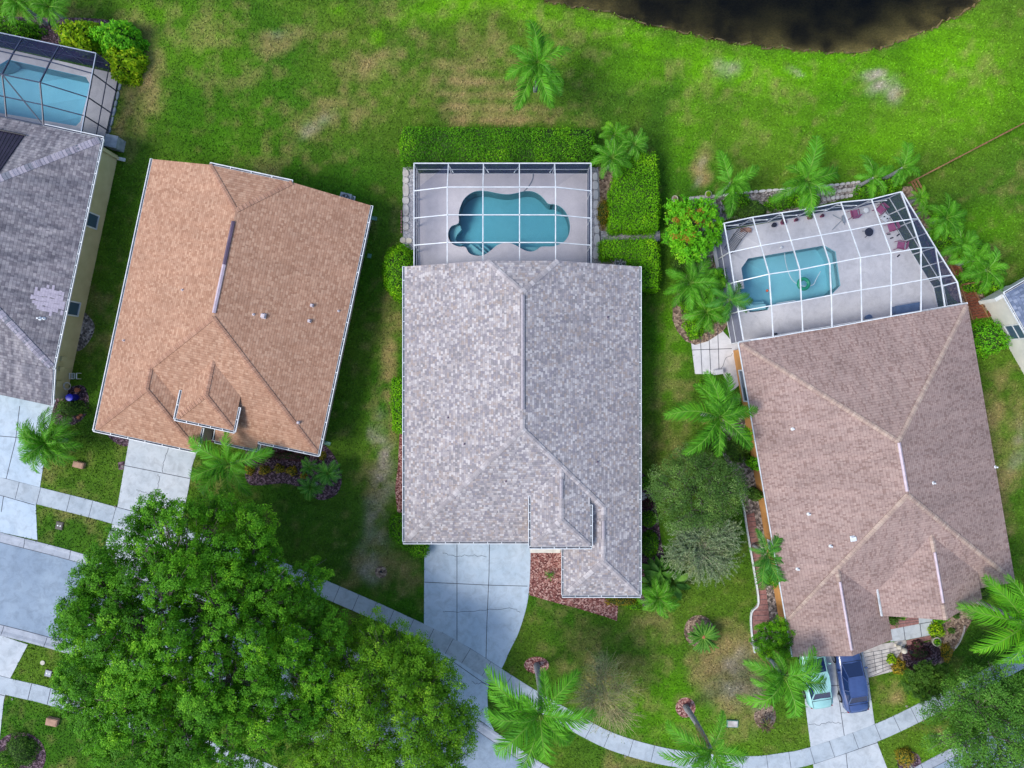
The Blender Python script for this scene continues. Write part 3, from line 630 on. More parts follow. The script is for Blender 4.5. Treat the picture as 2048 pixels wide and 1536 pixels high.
basin(pool_left, -1.3, PL([(240,150),(207,292),(180,330),(-300,215),(-300,28)]), .1, 'basin_pale', M['deck_w'], M['water_pale'], -.04,
      ('pale blue rectangular swimming pool with clipped corners under the dark-framed cage', 'pool'))
z4 = lambda pts: PL(Z(3.34,1300,240,pts), -.05)
cage_r = [Vector((14.1,10.75,0)), Vector((26.24,12.97,0)), Vector((28.6,9.15,0)), Vector((30.1,6.9,0)), Vector((30.6,4.6,0)), Vector((15.8,2.1,0))]
basin(pool_right, -1.4, cage_r, .1, 'basin_blue', M['deck_w'], M['water_light'], -.04,
      ('turquoise angular swimming pool with a green float ring beside the pinkish roof', 'pool'),
      [(z4([(605,1140),(640,1135),(640,1190),(700,1230),(785,1225),(785,1262),(672,1278),(615,1238)]), -.4),
       (z4([(640,1135),(660,1150),(665,1180),(715,1210),(785,1205),(785,1225),(700,1230),(640,1190)]), -.75),
       (z4([(1170,845),(1236,882),(1266,1104),(1245,1125),(1222,930)]), -.5)])

# ------------------------------------------------------------------ houses
PITCH = .39
def facet(mb, pts, m=0, e=None):
    """roof plane; the first edge (or e) is its eave"""
    pts = [Vector(p) for p in pts]
    n = Vector((0,0,0))
    for i in range(len(pts)):
        a_, b_ = pts[i], pts[(i+1)%len(pts)]; n += Vector(((a_.y-b_.y)*(a_.z+b_.z), (a_.z-b_.z)*(a_.x+b_.x), (a_.x-b_.x)*(a_.y+b_.y)))
    ed = (Vector(e[1])-Vector(e[0])) if e else (pts[1]-pts[0])
    if n.z < 0: pts = pts[::-1]; n = -n
    n.normalize(); ed.z = 0; ed.normalize(); up = n.cross(ed).normalized()
    if up.z < 0: up = -up
    o = Vector((0,0,0)); z0 = min(pts, key=lambda p: p.z)
    uv = [((p-o).dot(ed), (p-z0).dot(up)) for p in pts]
    mb.add(pts, [tuple(range(len(pts)))], m, [uv])
def roof_obj(mb, mats, root):
    o = mb.build('roof', mats, root, weld=True)
    s = o.modifiers.new('thickness', 'SOLIDIFY'); s.thickness = .14; s.offset = -1; s.use_even_offset = False
    return o
def cap(mb, a, b, drop=.27, w=.16, lift=.035, m=0, seed=0):
    a = Vector(a); b = Vector(b); t = (b-a); L = t.length; t.normalize(); h = Vector((t.y, -t.x, 0)).normalized()
    n = max(1, int(L/.24)); up = Vector((0,0,1))
    for i in range(n):
        p = a+t*(L*i/n); q_ = a+t*(L*(i+1)/n); l0 = lift+.02; l1 = lift
        v = [p+h*w+up*(l0-drop*w), p+up*l0, p-h*w+up*(l0-drop*w), q_+h*w+up*(l1-drop*w), q_+up*l1, q_-h*w+up*(l1-drop*w),
             p+h*w+up*(l0-drop*w-.04), p-h*w+up*(l0-drop*w-.04), q_+h*w+up*(l1-drop*w-.04), q_-h*w+up*(l1-drop*w-.04)]
        y0 = (i+seed*13)*.26+.05; y1 = y0+.2; x0 = seed*3.1+.1
        f = [(0,1,4,3),(1,2,5,4),(6,0,3,8),(2,7,9,5),(6,7,2,1,0)]
        uv = [[(x0,y0),(x0+.1,y0),(x0+.1,y1),(x0,y1)]]*4+[[(x0,y0)]*5]
        mb.add(v, f, m, uv)
def caps(root, lines, mat, w=.16):
    for i, ln in enumerate(lines):
        mb = MB(); cap(mb, ln[0], ln[1], ln[2] if len(ln) > 2 else .27, w, seed=i+1)
        mb.build('hip_cap', mat, root)
def ridge_vent(root, a, b, mats, w=.17, split=None, drop=.39):
    a = Vector(a); b = Vector(b); t = (b-a).normalized(); h = Vector((t.y,-t.x,0)).normalized(); up = Vector((0,0,1)); mb = MB()
    segs = [(a, b, 0)] if not split else [(a, a+(b-a)*split, 1), (a+(b-a)*split+t*.01, b, 0)]
    for p, q_, m in segs:
        for s in (1, -1):
            A_ = [p+up*.10, q_+up*.10, q_+h*s*w+up*(.08-drop*w), p+h*s*w+up*(.08-drop*w)]
            B_ = [v-up*.06 for v in A_]
            mb.add(A_+B_, [(0,1,2,3) if s < 0 else (3,2,1,0), (2,3,7,6) if s > 0 else (6,7,3,2), (0,3,7,4), (1,2,6,5)], m)
    mb.build('ridge_vent', mats, root)
def gutter(root, pts, centre, w=.15, hang=.75, down=.09, mats=None, brackets=True):
    mb = MB(); pts = [Vector(p) for p in pts]; c = Vector(centre)
    for i in range(len(pts)-1):
        a_, b_ = pts[i], pts[i+1]; t = (b_-a_).normalized(); h = Vector((t.y,-t.x,0)).normalized()
        if h.dot((a_+b_)/2-c) < 0: h = -h
        dz = Vector((0,0,-down)); e = t*.0
        mb.bar(a_+h*w+dz*.4-t*w*0, b_+h*w+dz*.4+t*0, .045, down+.01, 0)
        mb.bar(a_+h*w*.5+dz*.95, b_+h*w*.5+dz*.95, w-.02, .01, 1)
        mb.bar(a_+h*.018+dz*.5, b_+h*.018+dz*.5, .018, down-.01, 0)
        mb.bar(a_+h*w*.5+dz*.4-t*.012, a_+h*w*.5+dz*.4+t*.012, w-.006, down, 0); mb.bar(b_+h*w*.5+dz*.4-t*.012, b_+h*w*.5+dz*.4+t*.012, w-.006, down, 0)
        L = (b_-a_).length; n = int(L/hang)
        if brackets:
            for k in range(1, n+1):
                p = a_+t*(L*k/(n+1)); mb.bar(p+h*.02+dz*.05, p+h*(w-.01)+dz*.05, .05, .02, 0)
    return mb.build('gutter', mats or [M['white'], M['gutter_floor']], root)
def walls(root, poly, z1, mat, z0=-.05):
    mb = MB(); mb.prism([Vector(p) for p in poly], z0, z1); return mb.build('wall', mat, root)
def window(root, c, along, nrm, w, h, name='window', grid=True):
    c = Vector(c); along = Vector(along).normalized(); nrm = Vector(nrm).normalized(); up = Vector((0,0,1)); mb = MB(); f = .07
    for s in (-1, 1):
        mb.bar(c+along*s*w/2+up*-h/2+nrm*.03, c+along*s*w/2+up*h/2+nrm*.03, .09, f)
        mb.bar(c-along*(w/2+.04)+up*s*h/2+nrm*.032, c+along*(w/2+.04)+up*s*h/2+nrm*.032, .10, f)
    if grid: mb.bar(c-along*w/2+nrm*.03, c+along*w/2+nrm*.03, .05, .04)
    o = mb.build(name, M['white'], root)
    pb = MB(); a_ = along*w/2; b_ = up*h/2; k = nrm*.015
    pb.add([c-a_-b_+k, c+a_-b_+k, c+a_+b_+k, c-a_+b_+k], [(0,1,2,3)])
    pn = pb.build('pane', M['glass'], o)
    return o
def vent_pipe(root, p, h=.3, r=.05, mat=None):
    mb = MB(); mb.lathe(p+Vector((0,0,-.05)), [(r*2.4,0),(r*2.0,.08),(r,.10),(r,h),(r*.5,h)], 10); mb.build('vent_pipe', mat or M['flash'], root)
def box_vent(root, p, s=.3, rz=0, mat=None):
    mb = MB(); mb.box(p+Vector((0,0,.02)), (s*1.25,s*1.25,.04), rz); mb.box(p+Vector((0,0,.12)), (s,s,.16), rz, top=.85); mb.build('roof_vent', mat or M['flash'], root)
V = Vector

# ---- main grey-blend house (square to the frame)
root = thing('house', (.67, -1.5, 0), 'house with mottled grey shingle roof between the brown-roofed and pinkish-roofed houses', 'house')
xl, xr, xc, ze, zr = -7.2, 8.54, .67, 2.9, 5.97
yt, yf = 7.9, -10.6; ap = V((xc,-2.85,zr)); rs = V((xc,5.8,zr)); cl = V((-4.97+3.37,7.9,5.10)); cr = V((2.94,7.9,5.10))
w1 = V((6.02,-8.1,3.88)); w2 = V((6.02,-11.68,3.88)); val = V((3.5,yf,ze))
mb = MB()
facet(mb, [(xl,yt,ze),(xl,yf,ze),ap,rs,cl])
facet(mb, [(xl,yf,ze),val,w1,ap])
facet(mb, [(xr,-14.2,ze),(xr,yt,ze),cr,rs,ap,w1,w2])
facet(mb, [val,(3.5,-14.2,ze),w2,w1])
facet(mb, [(3.5,-14.2,ze),(xr,-14.2,ze),w2])
facet(mb, [cl,cr,rs])
roof_obj(mb, [M['roof_main']], root)
pr0, pr1 = V((3.17,-5.2,4.95)), V((3.17,-8.72,4.95)); mb = MB()
facet(mb, [(1.24,-6.9,4.2),(1.24,yf-.02,4.2),pr1,pr0]); facet(mb, [(5.1,yf-.02,4.2),(5.1,-6.9,4.2),pr0,pr1]); facet(mb, [(1.24,yf-.02,4.2),(5.1,yf-.02,4.2),pr1])
o = roof_obj(mb, [M['roof_main']], root)
caps(root, [(V((xl+.1,yf+.1,ze+.04)), ap), (ap, w1), (cl, rs), (cr, rs), (pr1, V((1.3,yf+.05,4.22))), (pr1, V((5.05,yf+.05,4.22))), (w1, w2, .39), (w2, V((3.58,-14.12,2.93))), (w2, V((xr-.08,-14.12,2.93))), (pr0, pr1, .39), (V((xc,-2.2,zr)), ap, .39)], M['cap_main'])
caps_mat = [M['cap_main'], M['cap_main']]
def dark_edge_vent(a, b):
    ridge_vent(root, a, b, [M['vent_grey'], M['vent_grey']], .13)
    mb = MB(); t = (Vector(b)-Vector(a)).normalized(); h = Vector((t.y,-t.x,0))
    for s in (-1,1): mb.bar(V(a)+h*s*.14+V((0,0,-.02)), V(b)+h*s*.14+V((0,0,-.02)), .02, .05)
    mb.build('vent_edge', M['black'], root)
dark_edge_vent((xc,5.6,zr), (xc,-1.6,zr)); dark_edge_vent((3.17,-6.1,4.95), (3.17,-7.35,4.95)); dark_edge_vent((6.02,-9.0,3.88), (6.02,-10.2,3.88))
cen = (0,-1,0)
gutter(root, [(xl,yt,ze),(xl,yf,ze)], cen, hang=.95); gutter(root, [(xl-.12,yf,ze),(1.2,yf,ze)], cen, hang=.95); gutter(root, [(xr,-14.2,ze),(xr,yt,ze)], cen, hang=.95)
gutter(root, [(3.5,-10.75,ze),(3.5,-14.2,ze)], (6,-12,0), hang=.95); gutter(root, [(3.38,-14.2,ze),(xr+.12,-14.2,ze)], cen, hang=.95)
gutter(root, [(1.24,-7.3,4.2),(1.24,yf,4.2)], (3,-9,0), hang=.6); gutter(root, [(1.12,yf-.02,4.2),(5.22,yf-.02,4.2)], (3,-9,0), hang=.9); gutter(root, [(5.1,yf,4.2),(5.1,-7.9,4.2)], (3,-9,0), hang=.9)
walls(root, [(xl+.45,yt-.45),(xl+.45,yf+.45),(1.6,yf+.45),(1.6,yf+2.6),(3.95,yf+2.6),(3.95,-13.75),(xr-.45,-13.75),(xr-.45,yt-.45)], 2.84, M['wall_b'])
mb = MB()
for s in ((1.35,1.4,-6.9,yf+.1),(4.93,4.99,-6.9,yf+.1)): mb.box(((s[0]+s[1])/2,(s[2]+s[3])/2,3.7), (.1,abs(s[2]-s[3]),.95))
mb.box((3.17,yf+.12,3.75), (3.6,.1,.75))
for x_ in (1.55, 4.8): mb.box((x_,yf+.3,1.7), (.36,.36,3.4))
mb.build('portico', M['wall_b'], root)
mb = MB(); mb.add([(cl.x+.1,7.5,2.8),(cr.x-.1,7.5,2.8),(cr.x-.1,7.5,4.9),(cl.x+.1,7.5,4.9)], [(0,1,2,3)]); mb.add([(xl+.5,7.5,2.7),(cl.x+.1,7.5,2.7),(cl.x+.1,7.5,4.9)], [(0,1,2)]); mb.add([(xr-.5,7.5,2.7),(cr.x-.1,7.5,2.7),(cr.x-.1,7.5,4.9)], [(0,1,2)])
mb.build('gable_wall', M['wall_b'], root)
mb = MB(); mb.prism([V((1.3,-12.05,0)),V((3.45,-12.05,0)),V((3.95,-8.0,0)),V((1.3,-8.0,0))], 0, .12); mb.build('porch_floor', M['soffit'], root)
mb = MB(); mb.box((-2.9,yf+.43,1.1), (4.9,.05,2.2))
for k in range(3): mb.box((-2.9,yf+.40,.55*(k+1)), (4.9,.02,.03))
mb.build('garage_door', M['white'], root)
for p_ in ((-4.2,-2.2),(-3.1,-3.9),(-.4,-6.3),(5.6,-5.1),(6.3,4.4)): 
    z_ = ze+min(p_[0]-xl, xr-p_[0], (p_[1]-yf))*PITCH; mb = MB(); mb.lathe(V((p_[0],p_[1],z_)), [(.06,0),(.06,.1),(.02,.12)], 8); mb.build('vent_pipe', M['vent_d'], root)

# ---- brown roofed house
class Fr:
    def __init__(s, o, u, v): s.o = Vector(o); s.u = Vector(u); s.v = Vector(v)
    def __call__(s, u, v, z=0): p = s.o+s.u*u+s.v*v; return Vector((p.x, p.y, z))
a12 = R(-12.0)
f = Fr((-28.04,-3.06,0), (.978,-.208,0), (.208,.978,0)); cz = f(7.5,9)
root = thing('house', (cz.x, cz.y, 0), 'house with a brown shingle roof and a small raised entry gable left of the middle', 'house')
W, Lh = 15.0, 18.6; zr = 2.9+7.5*PITCH; zc = 4.9
ap = f(7.5,9.0,zr); rs = f(7.5,15.9,zr); dcl = (zc-2.9)/PITCH; cl = f(dcl-.35,Lh,zc-.1); cr = f(W-dcl+.35,Lh,zc-.1)
g1 = f(3.5,5.0,4.265); g2 = f(3.5,3.5,4.265)
sl = lambda u, v: 2.9+(v-1.5)*PITCH
mb = MB()
facet(mb, [f(0,Lh,2.9),f(0,0,2.9),g2,g1,ap,rs,cl])
facet(mb, [f(0,0,2.9),f(7.0,0,2.9),g2])
facet(mb, [f(7.0,0,2.9),f(7.0,1.5,2.9),g1,g2])
facet(mb, [f(7.0,1.5,2.9),f(7.0,2.35,sl(0,2.35)),f(7.95,2.35,sl(0,2.35)),f(7.95,.9,sl(0,.9)),f(10.85,.9,sl(0,.9)),f(10.85,1.5,2.9),f(W,1.5,2.9),ap,g1], e=(f(7,1.5),f(W,1.5)))
facet(mb, [f(W,1.5,2.9),f(W,Lh,2.9),cr,rs,ap]); facet(mb, [cl,cr,rs])
roof_obj(mb, [M['roof_brown']], root)
p0, p1 = f(7.6,6.3,4.75), f(7.6,3.98,4.75); mb = MB()
facet(mb, [f(5.69,4.4,4.0),f(5.69,2.03,4.0),p1,p0]); facet(mb, [f(9.54,2.03,4.0),f(9.54,4.4,4.0),p0,p1]); facet(mb, [f(5.69,2.03,4.0),f(9.54,2.03,4.0),p1])
roof_obj(mb, [M['roof_brown']], root)
caps(root, [(f(.1,.1,2.94),g2),(g2,g1,.39),(g1,ap),(ap,f(W-.1,1.6,2.94)),(cl,rs),(cr,rs),(g2,f(6.9,.1,2.94)),(p1,f(5.77,2.1,4.03)),(p1,f(9.46,2.1,4.03)),(p0,p1,.39)], M['cap_brown'], .15)
ridge_vent(root, f(7.5,15.2,zr), f(7.5,9.3,zr), [M['vent_l'], M['vent_d']], .11, split=.47)
gutter(root, [f(0,Lh,2.9),f(0,-.1,2.9)], cz, brackets=False); gutter(root, [f(-.1,0,2.9),f(7.0,0,2.9)], cz, hang=1.2); gutter(root, [f(7.0,0,2.9),f(7.0,1.6,2.9)], f(4,1), brackets=False)
gutter(root, [f(W,1.4,2.9),f(W,Lh,2.9)], cz, hang=1.2); gutter(root, [f(10.9,1.5,2.88),f(W+.1,1.5,2.88)], cz, hang=1.2); gutter(root, [f(7.95,.9,sl(0,.9)),f(10.9,.9,sl(0,.9))], cz, hang=1.2)
gutter(root, [f(10.87,.88,sl(0,.9)),f(10.87,1.5,sl(0,.9))], f(9,1.5), brackets=False); gutter(root, [f(7.95,.9,sl(0,.9)),f(7.95,2.2,sl(0,1.2))], f(9,1.5), brackets=False)
gutter(root, [cl+V((0,0,-.02)),cr+V((0,0,-.02))], cz, hang=1.5)
gutter(root, [f(5.69,3.9,4.0),f(5.69,1.95,4.0)], f(7.5,3), hang=1); gutter(root, [f(5.6,2.03,4.0),f(9.63,2.03,4.0)], f(7.5,4), hang=1); gutter(root, [f(9.54,1.95,4.0),f(9.54,3.6,4.0)], f(7.5,3), hang=1)
walls(root, [f(.45,Lh-.45),f(.45,.45),f(6.6,.45),f(6.6,4.5),f(8.4,4.5),f(8.4,1.9),f(14.55,1.9),f(14.55,Lh-.45)], 2.84, M['wall_b'])
mb = MB()
for u_ in (5.95, 9.3): mb.bar(f(u_,2.2,3.6), f(u_,5.6,3.6), .1, .75)
mb.bar(f(5.9,2.25,3.62), f(9.35,2.25,3.62), .1, .62)
mb.build('portico', M['wall_b'], root)
mb = MB(); mb.prism([f(6.6,.3),f(8.4,.3),f(8.4,4.5),f(6.6,4.5)], 0, .06); mb.build('porch_floor', M['mulch_dark'], root)
mb = MB(); mb.bar(f(.45,Lh-.5,3.6), f(.45+.01,Lh-.5,3.6), .01); 
mb.add([f(.6,Lh-.5,2.75),f(14.4,Lh-.5,2.75),f(10.1,Lh-.5,4.6),f(4.9,Lh-.5,4.6)], [(0,1,2,3)]); mb.build('gable_wall', M['wall_b'], root)
mb = MB(); gd = f(3.4,.43,1.1); mb.box(gd, (4.8,.05,2.2), a12); mb.build('garage_door', M['white'], root)
def on_roof(px, py, sf, z=4.5):
    for _ in range(12): q_ = P(px, py, z); z = sf(q_)
    return P(px, py, z)
def brown_z(q_):
    r_ = q_-f.o; u_ = r_.dot(f.u); v_ = r_.dot(f.v); return 2.9+PITCH*min(u_, W-u_)
box_vent(root, on_roof(527,632,brown_z), .28, a12); box_vent(root, on_roof(624,611,brown_z), .18, a12); box_vent(root, on_roof(619,642,brown_z), .18, a12); box_vent(root, on_roof(597,845,brown_z), .16, a12)
for q_ in ((507,629),(677,622),(248,681),(365,580)): vent_pipe(root, on_roof(*q_, brown_z), .22, .04)

# ---- weathered grey house at the left edge
f = Fr(P(203,277,2.9), (.978,-.208,0), (-.208,-.978,0))        # u to the right, v down the picture
def gl(px, py, z): return P(px, py, z)
vE = (P(107,738,2.9)-f.o).dot(f.v)
cz = f(-9, 8); root = thing('house', (cz.x, cz.y, 0), 'yellow-walled house with weathered grey roof and black solar mat at the left edge', 'house')
PG = .36; Wg = 17.0; zr = 2.9+8.5*PG
ap0 = f(-8.5,7.6,zr); ap1 = f(-8.5,vE-7.6,zr) if vE > 15.4 else f(-8.5,vE*.5+.2,zr); ap0 = f(-8.5,min(7.6,vE*.5-.2),zr)
mb = MB()
facet(mb, [f(0,0,2.9),f(0,vE,2.9),ap1,ap0]); facet(mb, [f(-Wg,0,2.9),f(0,0,2.9),ap0]); facet(mb, [f(-Wg,vE,2.9),f(-Wg,0,2.9),ap0,ap1]); facet(mb, [f(-Wg,vE,2.9),f(0,vE,2.9),ap1])
facet(mb, [f(-Wg,vE+2.55,2.3),f(0.02,vE+2.55,2.3),f(.02,vE,2.9),f(-Wg,vE,2.9)])
roof_obj(mb, [M['roof_grey']], root)
caps(root, [(f(-.1,.1,2.94),ap0),(f(-.1,vE-.1,2.94),ap1)], M['cap_grey'], .24)
gutter(root, [f(0,0,2.9),f(0,vE,2.9)], cz, hang=.8); gutter(root, [f(-4,0,2.9),f(.1,0,2.9)], cz, brackets=False); gutter(root, [f(.02,vE,2.86),f(.02,vE+2.55,2.3)], cz, brackets=False)
walls(root, [f(-.5,.3),f(-.5,vE-.2),f(-Wg+.5,vE-.2),f(-Wg+.5,.3)], 2.8, M['wall_y'])
walls(root, [f(-.5,vE-.2),f(-.5,vE+2.2),f(-Wg+.5,vE+2.2),f(-Wg+.5,vE-.2)], 2.2, M['wall_y'])
mb = MB(); mb.box(f(-.7,.5,1.4), (.7,.16,2.8), R(-12)); mb.build('wing_wall', M['wall_y'], root)
for py_ in (440, 617):
    z_ = 1.5; vv = None
    q_ = P(181 if py_ == 440 else 144, py_, z_); v_ = (q_-f.o).dot(f.v)
    window(root, f(-.5,v_,1.5), f.v, f.u, .95, 1.5, grid=False)
def grey_z(q_): r_ = q_-f.o; return 2.9+min(-PG*r_.dot(f.u), .403*r_.dot(f.v), .403*abs(vE-r_.dot(f.v)))
mb = MB(); sc_ = [(-60,250),(49,272),(-2,345),(-110,400)]; tp = [on_roof(x_, y_, lambda q_: 2.9+.403*(q_-f.o).dot(f.v))+V((0,0,.07)) for x_, y_ in sc_]
mb.add(tp+[p_-V((0,0,.05)) for p_ in tp], [(3,2,1,0),(0,1,5,4),(1,2,6,5),(2,3,7,6),(3,0,4,7)])
for k in range(1, 14):
    a_ = tp[0].lerp(tp[1], k/14); b_ = tp[3].lerp(tp[2], k/14); mb.bar(a_+V((0,0,.01)), b_+V((0,0,.01)), .02, .015, 1)
mb.build('solar_mat', [M['solar'], M['black']], root)
mb = MB(); mb.tube([tp[0]+V((0,.1,.05)), tp[1]+V((.15,0,.05))], .04, 8); mb.build('header_pipe', M['black'], root)
mb = MB(); rg = random.Random(3)
c0 = on_roof(96,600,grey_z); row_dir = f.v
patch = []
for i in range(-8, 9):
    for j in range(-4, 5):
        if (i/7)**2+(j/3.4)**2 < .45+rg.random()*.7 and not (i < -3 and j > 1):
            q_ = c0+f.u*(i*.145)*1.0+f.v*(j*.30+rg.uniform(-.06,.06)); z_ = grey_z(q_)+.012
            a_ = q_; s1 = f.u*.07; s2 = f.v*.15
            mb.add([V((*(a_+s1*x_+s2*y_).xy, z_-x_*.07*PG)) for x_, y_ in ((-1,-1),(1,-1),(1,1),(-1,1))], [(0,1,2,3),(3,2,1,0)][1:])
mb.build('repair_patch', simple('new_pale_shingles', c8(186,178,190), c8(166,158,172), .9, 6), root)
vent_pipe(root, on_roof(80,637,grey_z), .35, .06, M['white']); vent_pipe(root, on_roof(88,637,grey_z), .2, .05, M['white'])
for q_, s_ in ((( 128,718),(.35,.18,.5)),((125,738),(.3,.15,.4)),((130,771),(.45,.2,.6))):
    z_ = 1.4; r_ = P(*q_, z_)-f.o; c_ = f(-.42, r_.dot(f.v), z_); mb = MB(); mb.box(c_, (s_[1],s_[0],s_[2]), R(-12)); mb.tube([c_-V((0,0,s_[2]/2)), c_-V((0,0,z_-.1))], .02, 6); mb.build('meter_box', M['wall_y'], root)

# ---- pinkish brown roofed house
f = Fr(P(1478,686,2.9), (.986,.169,0), (.169,-.986,0)); a10 = R(9.7)
W = 15.6; vF = 19.0; vG = 21.4; hW = W/2; zr = 2.9+hW*PITCH
cz = f(7.8,10); root = thing('house', (cz.x, cz.y, 0), 'orange-walled house with a pinkish brown hip roof and three gables on the right', 'house')
ap0, ap1 = f(hW,hW,zr), f(hW,vF-hW,zr); g0, g1 = f(3.4,vF-3.4,4.226), f(3.4,vG,4.226)
mb = MB()
facet(mb, [f(0,0,2.9),f(W,0,2.9),ap0]); facet(mb, [f(W,0,2.9),f(W,vF,2.9),ap1,ap0])
facet(mb, [f(0,vG,2.9),f(0,0,2.9),ap0,ap1,g0,g1]); facet(mb, [f(6.8,vF,2.9),f(W,vF,2.9),ap1,g0])
facet(mb, [f(6.8,vG,2.9),f(6.8,vF,2.9),g0,g1])
roof_obj(mb, [M['roof_pink']], root)
p0, p1 = f(9.55,14.2,4.7), f(9.55,19.9,4.7); mb = MB()
facet(mb, [f(6.2,19.5,3.4),f(6.2,17.5,3.4),p0,p1]); facet(mb, [f(12.9,17.5,3.4),f(12.9,19.5,3.4),p1,p0])
roof_obj(mb, [M['roof_pink']], root)
caps(root, [(f(.1,.1,2.94),ap0),(f(W-.1,.1,2.94),ap0),(ap1,f(W-.1,vF-.1,2.94)),(ap1,g0),(g0,f(.15,vF-.15,2.97)),(p0,p0.lerp(p1,.22),.39),(p0.lerp(p1,.82),p1,.39),(g0,g0.lerp(g1,.2),.39),(ap0,ap0.lerp(ap1,.2),.39)], M['cap_pink'], .15)
ridge_vent(root, ap0.lerp(ap1,.02), ap0.lerp(ap1,.93), [M['vent_l'], M['vent_l']], .10); ridge_vent(root, p0.lerp(p1,.22), p0.lerp(p1,.8), [M['vent_l'], M['vent_l']], .08); ridge_vent(root, g0.lerp(g1,.15), g0.lerp(g1,.93), [M['vent_l'], M['vent_l']], .08)
gutter(root, [f(0,0,2.9),f(0,vG,2.9)], cz, w=.05, brackets=False); gutter(root, [f(0,0,2.9),f(W,0,2.9)], cz, w=.08, brackets=False); gutter(root, [f(6.2,17.7,3.4),f(6.2,19.5,3.4)], f(9,18), w=.1, brackets=False)
walls(root, [f(.45,.45),f(W-.45,.45),f(W-.45,vF-.45),f(11.5,vF-.45),f(11.5,vF-2.4),f(6.4,vF-2.4),f(6.4,vG-.4),f(.45,vG-.4)], 2.84, M['wall_o'])
mb = MB(); mb.add([f(.5,vG-.42,2.8),f(6.3,vG-.42,2.8),f(3.4,vG-.42,3.95)], [(0,1,2),(2,1,0)][:1]); mb.add([f(6.6,19.1,3.3),f(12.5,19.1,3.3),f(9.55,19.1,4.4)], [(0,1,2)])
mb.bar(f(6.5,16.5,3.1), f(6.5,19.1,3.1), .1, .55); mb.bar(f(12.6,16.5,3.1), f(12.6,19.1,3.1), .1, .55); mb.bar(f(6.5,19.1,3.1), f(12.6,19.1,3.1), .1, .5)
for u_ in (6.7,12.4): mb.bar(f(u_,18.9,0), f(u_,18.9,3.1), .3)
mb.build('portico', M['wall_o'], root)
mb = MB(); mb.box(f(3.4,vG-.38,1.1), (4.9,.05,2.2), a10); mb.build('garage_door', M['white'], root)
def pink_z(q_): r_ = q_-f.o; return 2.9+PITCH*min(r_.dot(f.u), W-r_.dot(f.u))
box_vent(root, on_roof(1706,1077,pink_z), .3, a10, M['white'])
for q_ in ((1661,1092),(1585,858),(1617,1028),(1595,1138),(1990,934),(1866,966)): vent_pipe(root, on_roof(*q_, pink_z), .3, .05, M['white'])
for v0, w_ in ((1.9, 2.2),(14.0,.9)):
    window(root, f(.45,v0+w_/2,1.5), f.v, -f.u, w_, 1.7)

# ---- white house cut by the right edge
f = Fr(P(2010,588,2.9), (.83,.56,0), (.56,-.83,0))
f = Fr(P(2010,588,2.9), Vector((P(2048,566,2.9)-P(2010,588,2.9))).normalized(), Vector((P(2048,655,2.9)-P(2010,588,2.9))).normalized())
cz = P(2130,640,0); root = thing('house', (cz.x, cz.y, 0), 'white-walled house with a blue-grey roof cut off by the right edge', 'house')
c0, c1, c2, c3 = f(0,0,2.9), f(9,0,2.9), f(9,9,2.9), f(0,9,2.9); mid = (c0+c2)/2; mid.z = 5.0; mb = MB()
for a_, b_ in ((c0,c1),(c1,c2),(c2,c3),(c3,c0)): facet(mb, [a_,b_,mid])
roof_obj(mb, [M['roof_blue']], root); gutter(root, [c0,c1], mid, brackets=False); gutter(root, [c0,c3], mid, brackets=False)
walls(root, [f(.35,.35),f(8.6,.35),f(8.6,8.6),f(.35,8.6)], 2.84, M['wall_w'])
window(root, f(.35,3.0,1.5), f.v, -f.u, 1.1, 1.5)
mb = MB(); mb.bar(P(1974,603,1.9), P(2030,572,1.9), .25, 1.6); mb.build('wing_wall', M['wall_w'], root)

# ------------------------------------------------------------------ pool cages
def cage(root, beams, screens, fm, sm, posts=(), rails=(), w=.06):
    n = 0
    for a_, b_ in beams:
        mb = MB(); mb.bar(a_, b_, w, w*1.5); mb.build('beam', fm, root)
    for a_, b_ in posts:
        mb = MB(); mb.bar(a_, b_, w*1.1, w*1.1); mb.build('post', fm, root)
    for a_, b_ in rails:
        mb = MB(); mb.bar(a_, b_, w*.6, w); mb.build('rail', fm, root)
    mb = MB()
    for s in screens: mb.add(s, [tuple(range(len(s)))])
    mb.build('screen', sm, root)
def panels(grid):
    """quads of a grid of points (rows of equal length)"""
    return [(grid[i][j], grid[i][j+1], grid[i+1][j+1], grid[i+1][j]) for i in range(len(grid)-1) for j in range(len(grid[0])-1)]
root = thing('pool_cage', (-.6, 11, 0), 'white-framed screened pool cage with a mansard top behind the mottled grey house', 'pool enclosure')
zl, zt = 2.4, 3.3; X0, X1, YT, YB = -6.66, 5.37, 15.0, 8.0
cx_ = [X0,-4.32,-1.94,.50,2.90,X1]; cy_ = [YB,9.43,11.27,13.12,YT]
hz = lambda i, j: zl if (i in (0,5) or j == 4) else zt
G = [[V((cx_[i],cy_[j],hz(i,j))) for i in range(6)] for j in range(5)]
beams = [(G[j][i],G[j][i+1]) for j in range(1,5) for i in range(5)]+[(G[j][i],G[j+1][i]) for j in range(4) for i in range(6)]
posts = [(V((cx_[i],YT,.1)),G[4][i]) for i in range(6)]+[(V((x_,cy_[j],.1)),V((x_,cy_[j],zl))) for x_ in (X0,X1) for j in range(4)]
rails = [(V((X0,YT,1.1)),V((X1,YT,1.1)))]+[(V((x_,YB,1.1)),V((x_,YT,1.1))) for x_ in (X0,X1)]+[(V((X0,YT,.14)),V((X1,YT,.14)))]+[(V((x_,YB,.14)),V((x_,YT,.14))) for x_ in (X0,X1)]
rails += [(V((cx_[i]+.0,YT-.02,1.9)),V((cx_[i]+(.35 if i < 3 else -.35),YT-.75,2.85))) for i in range(1,5)]
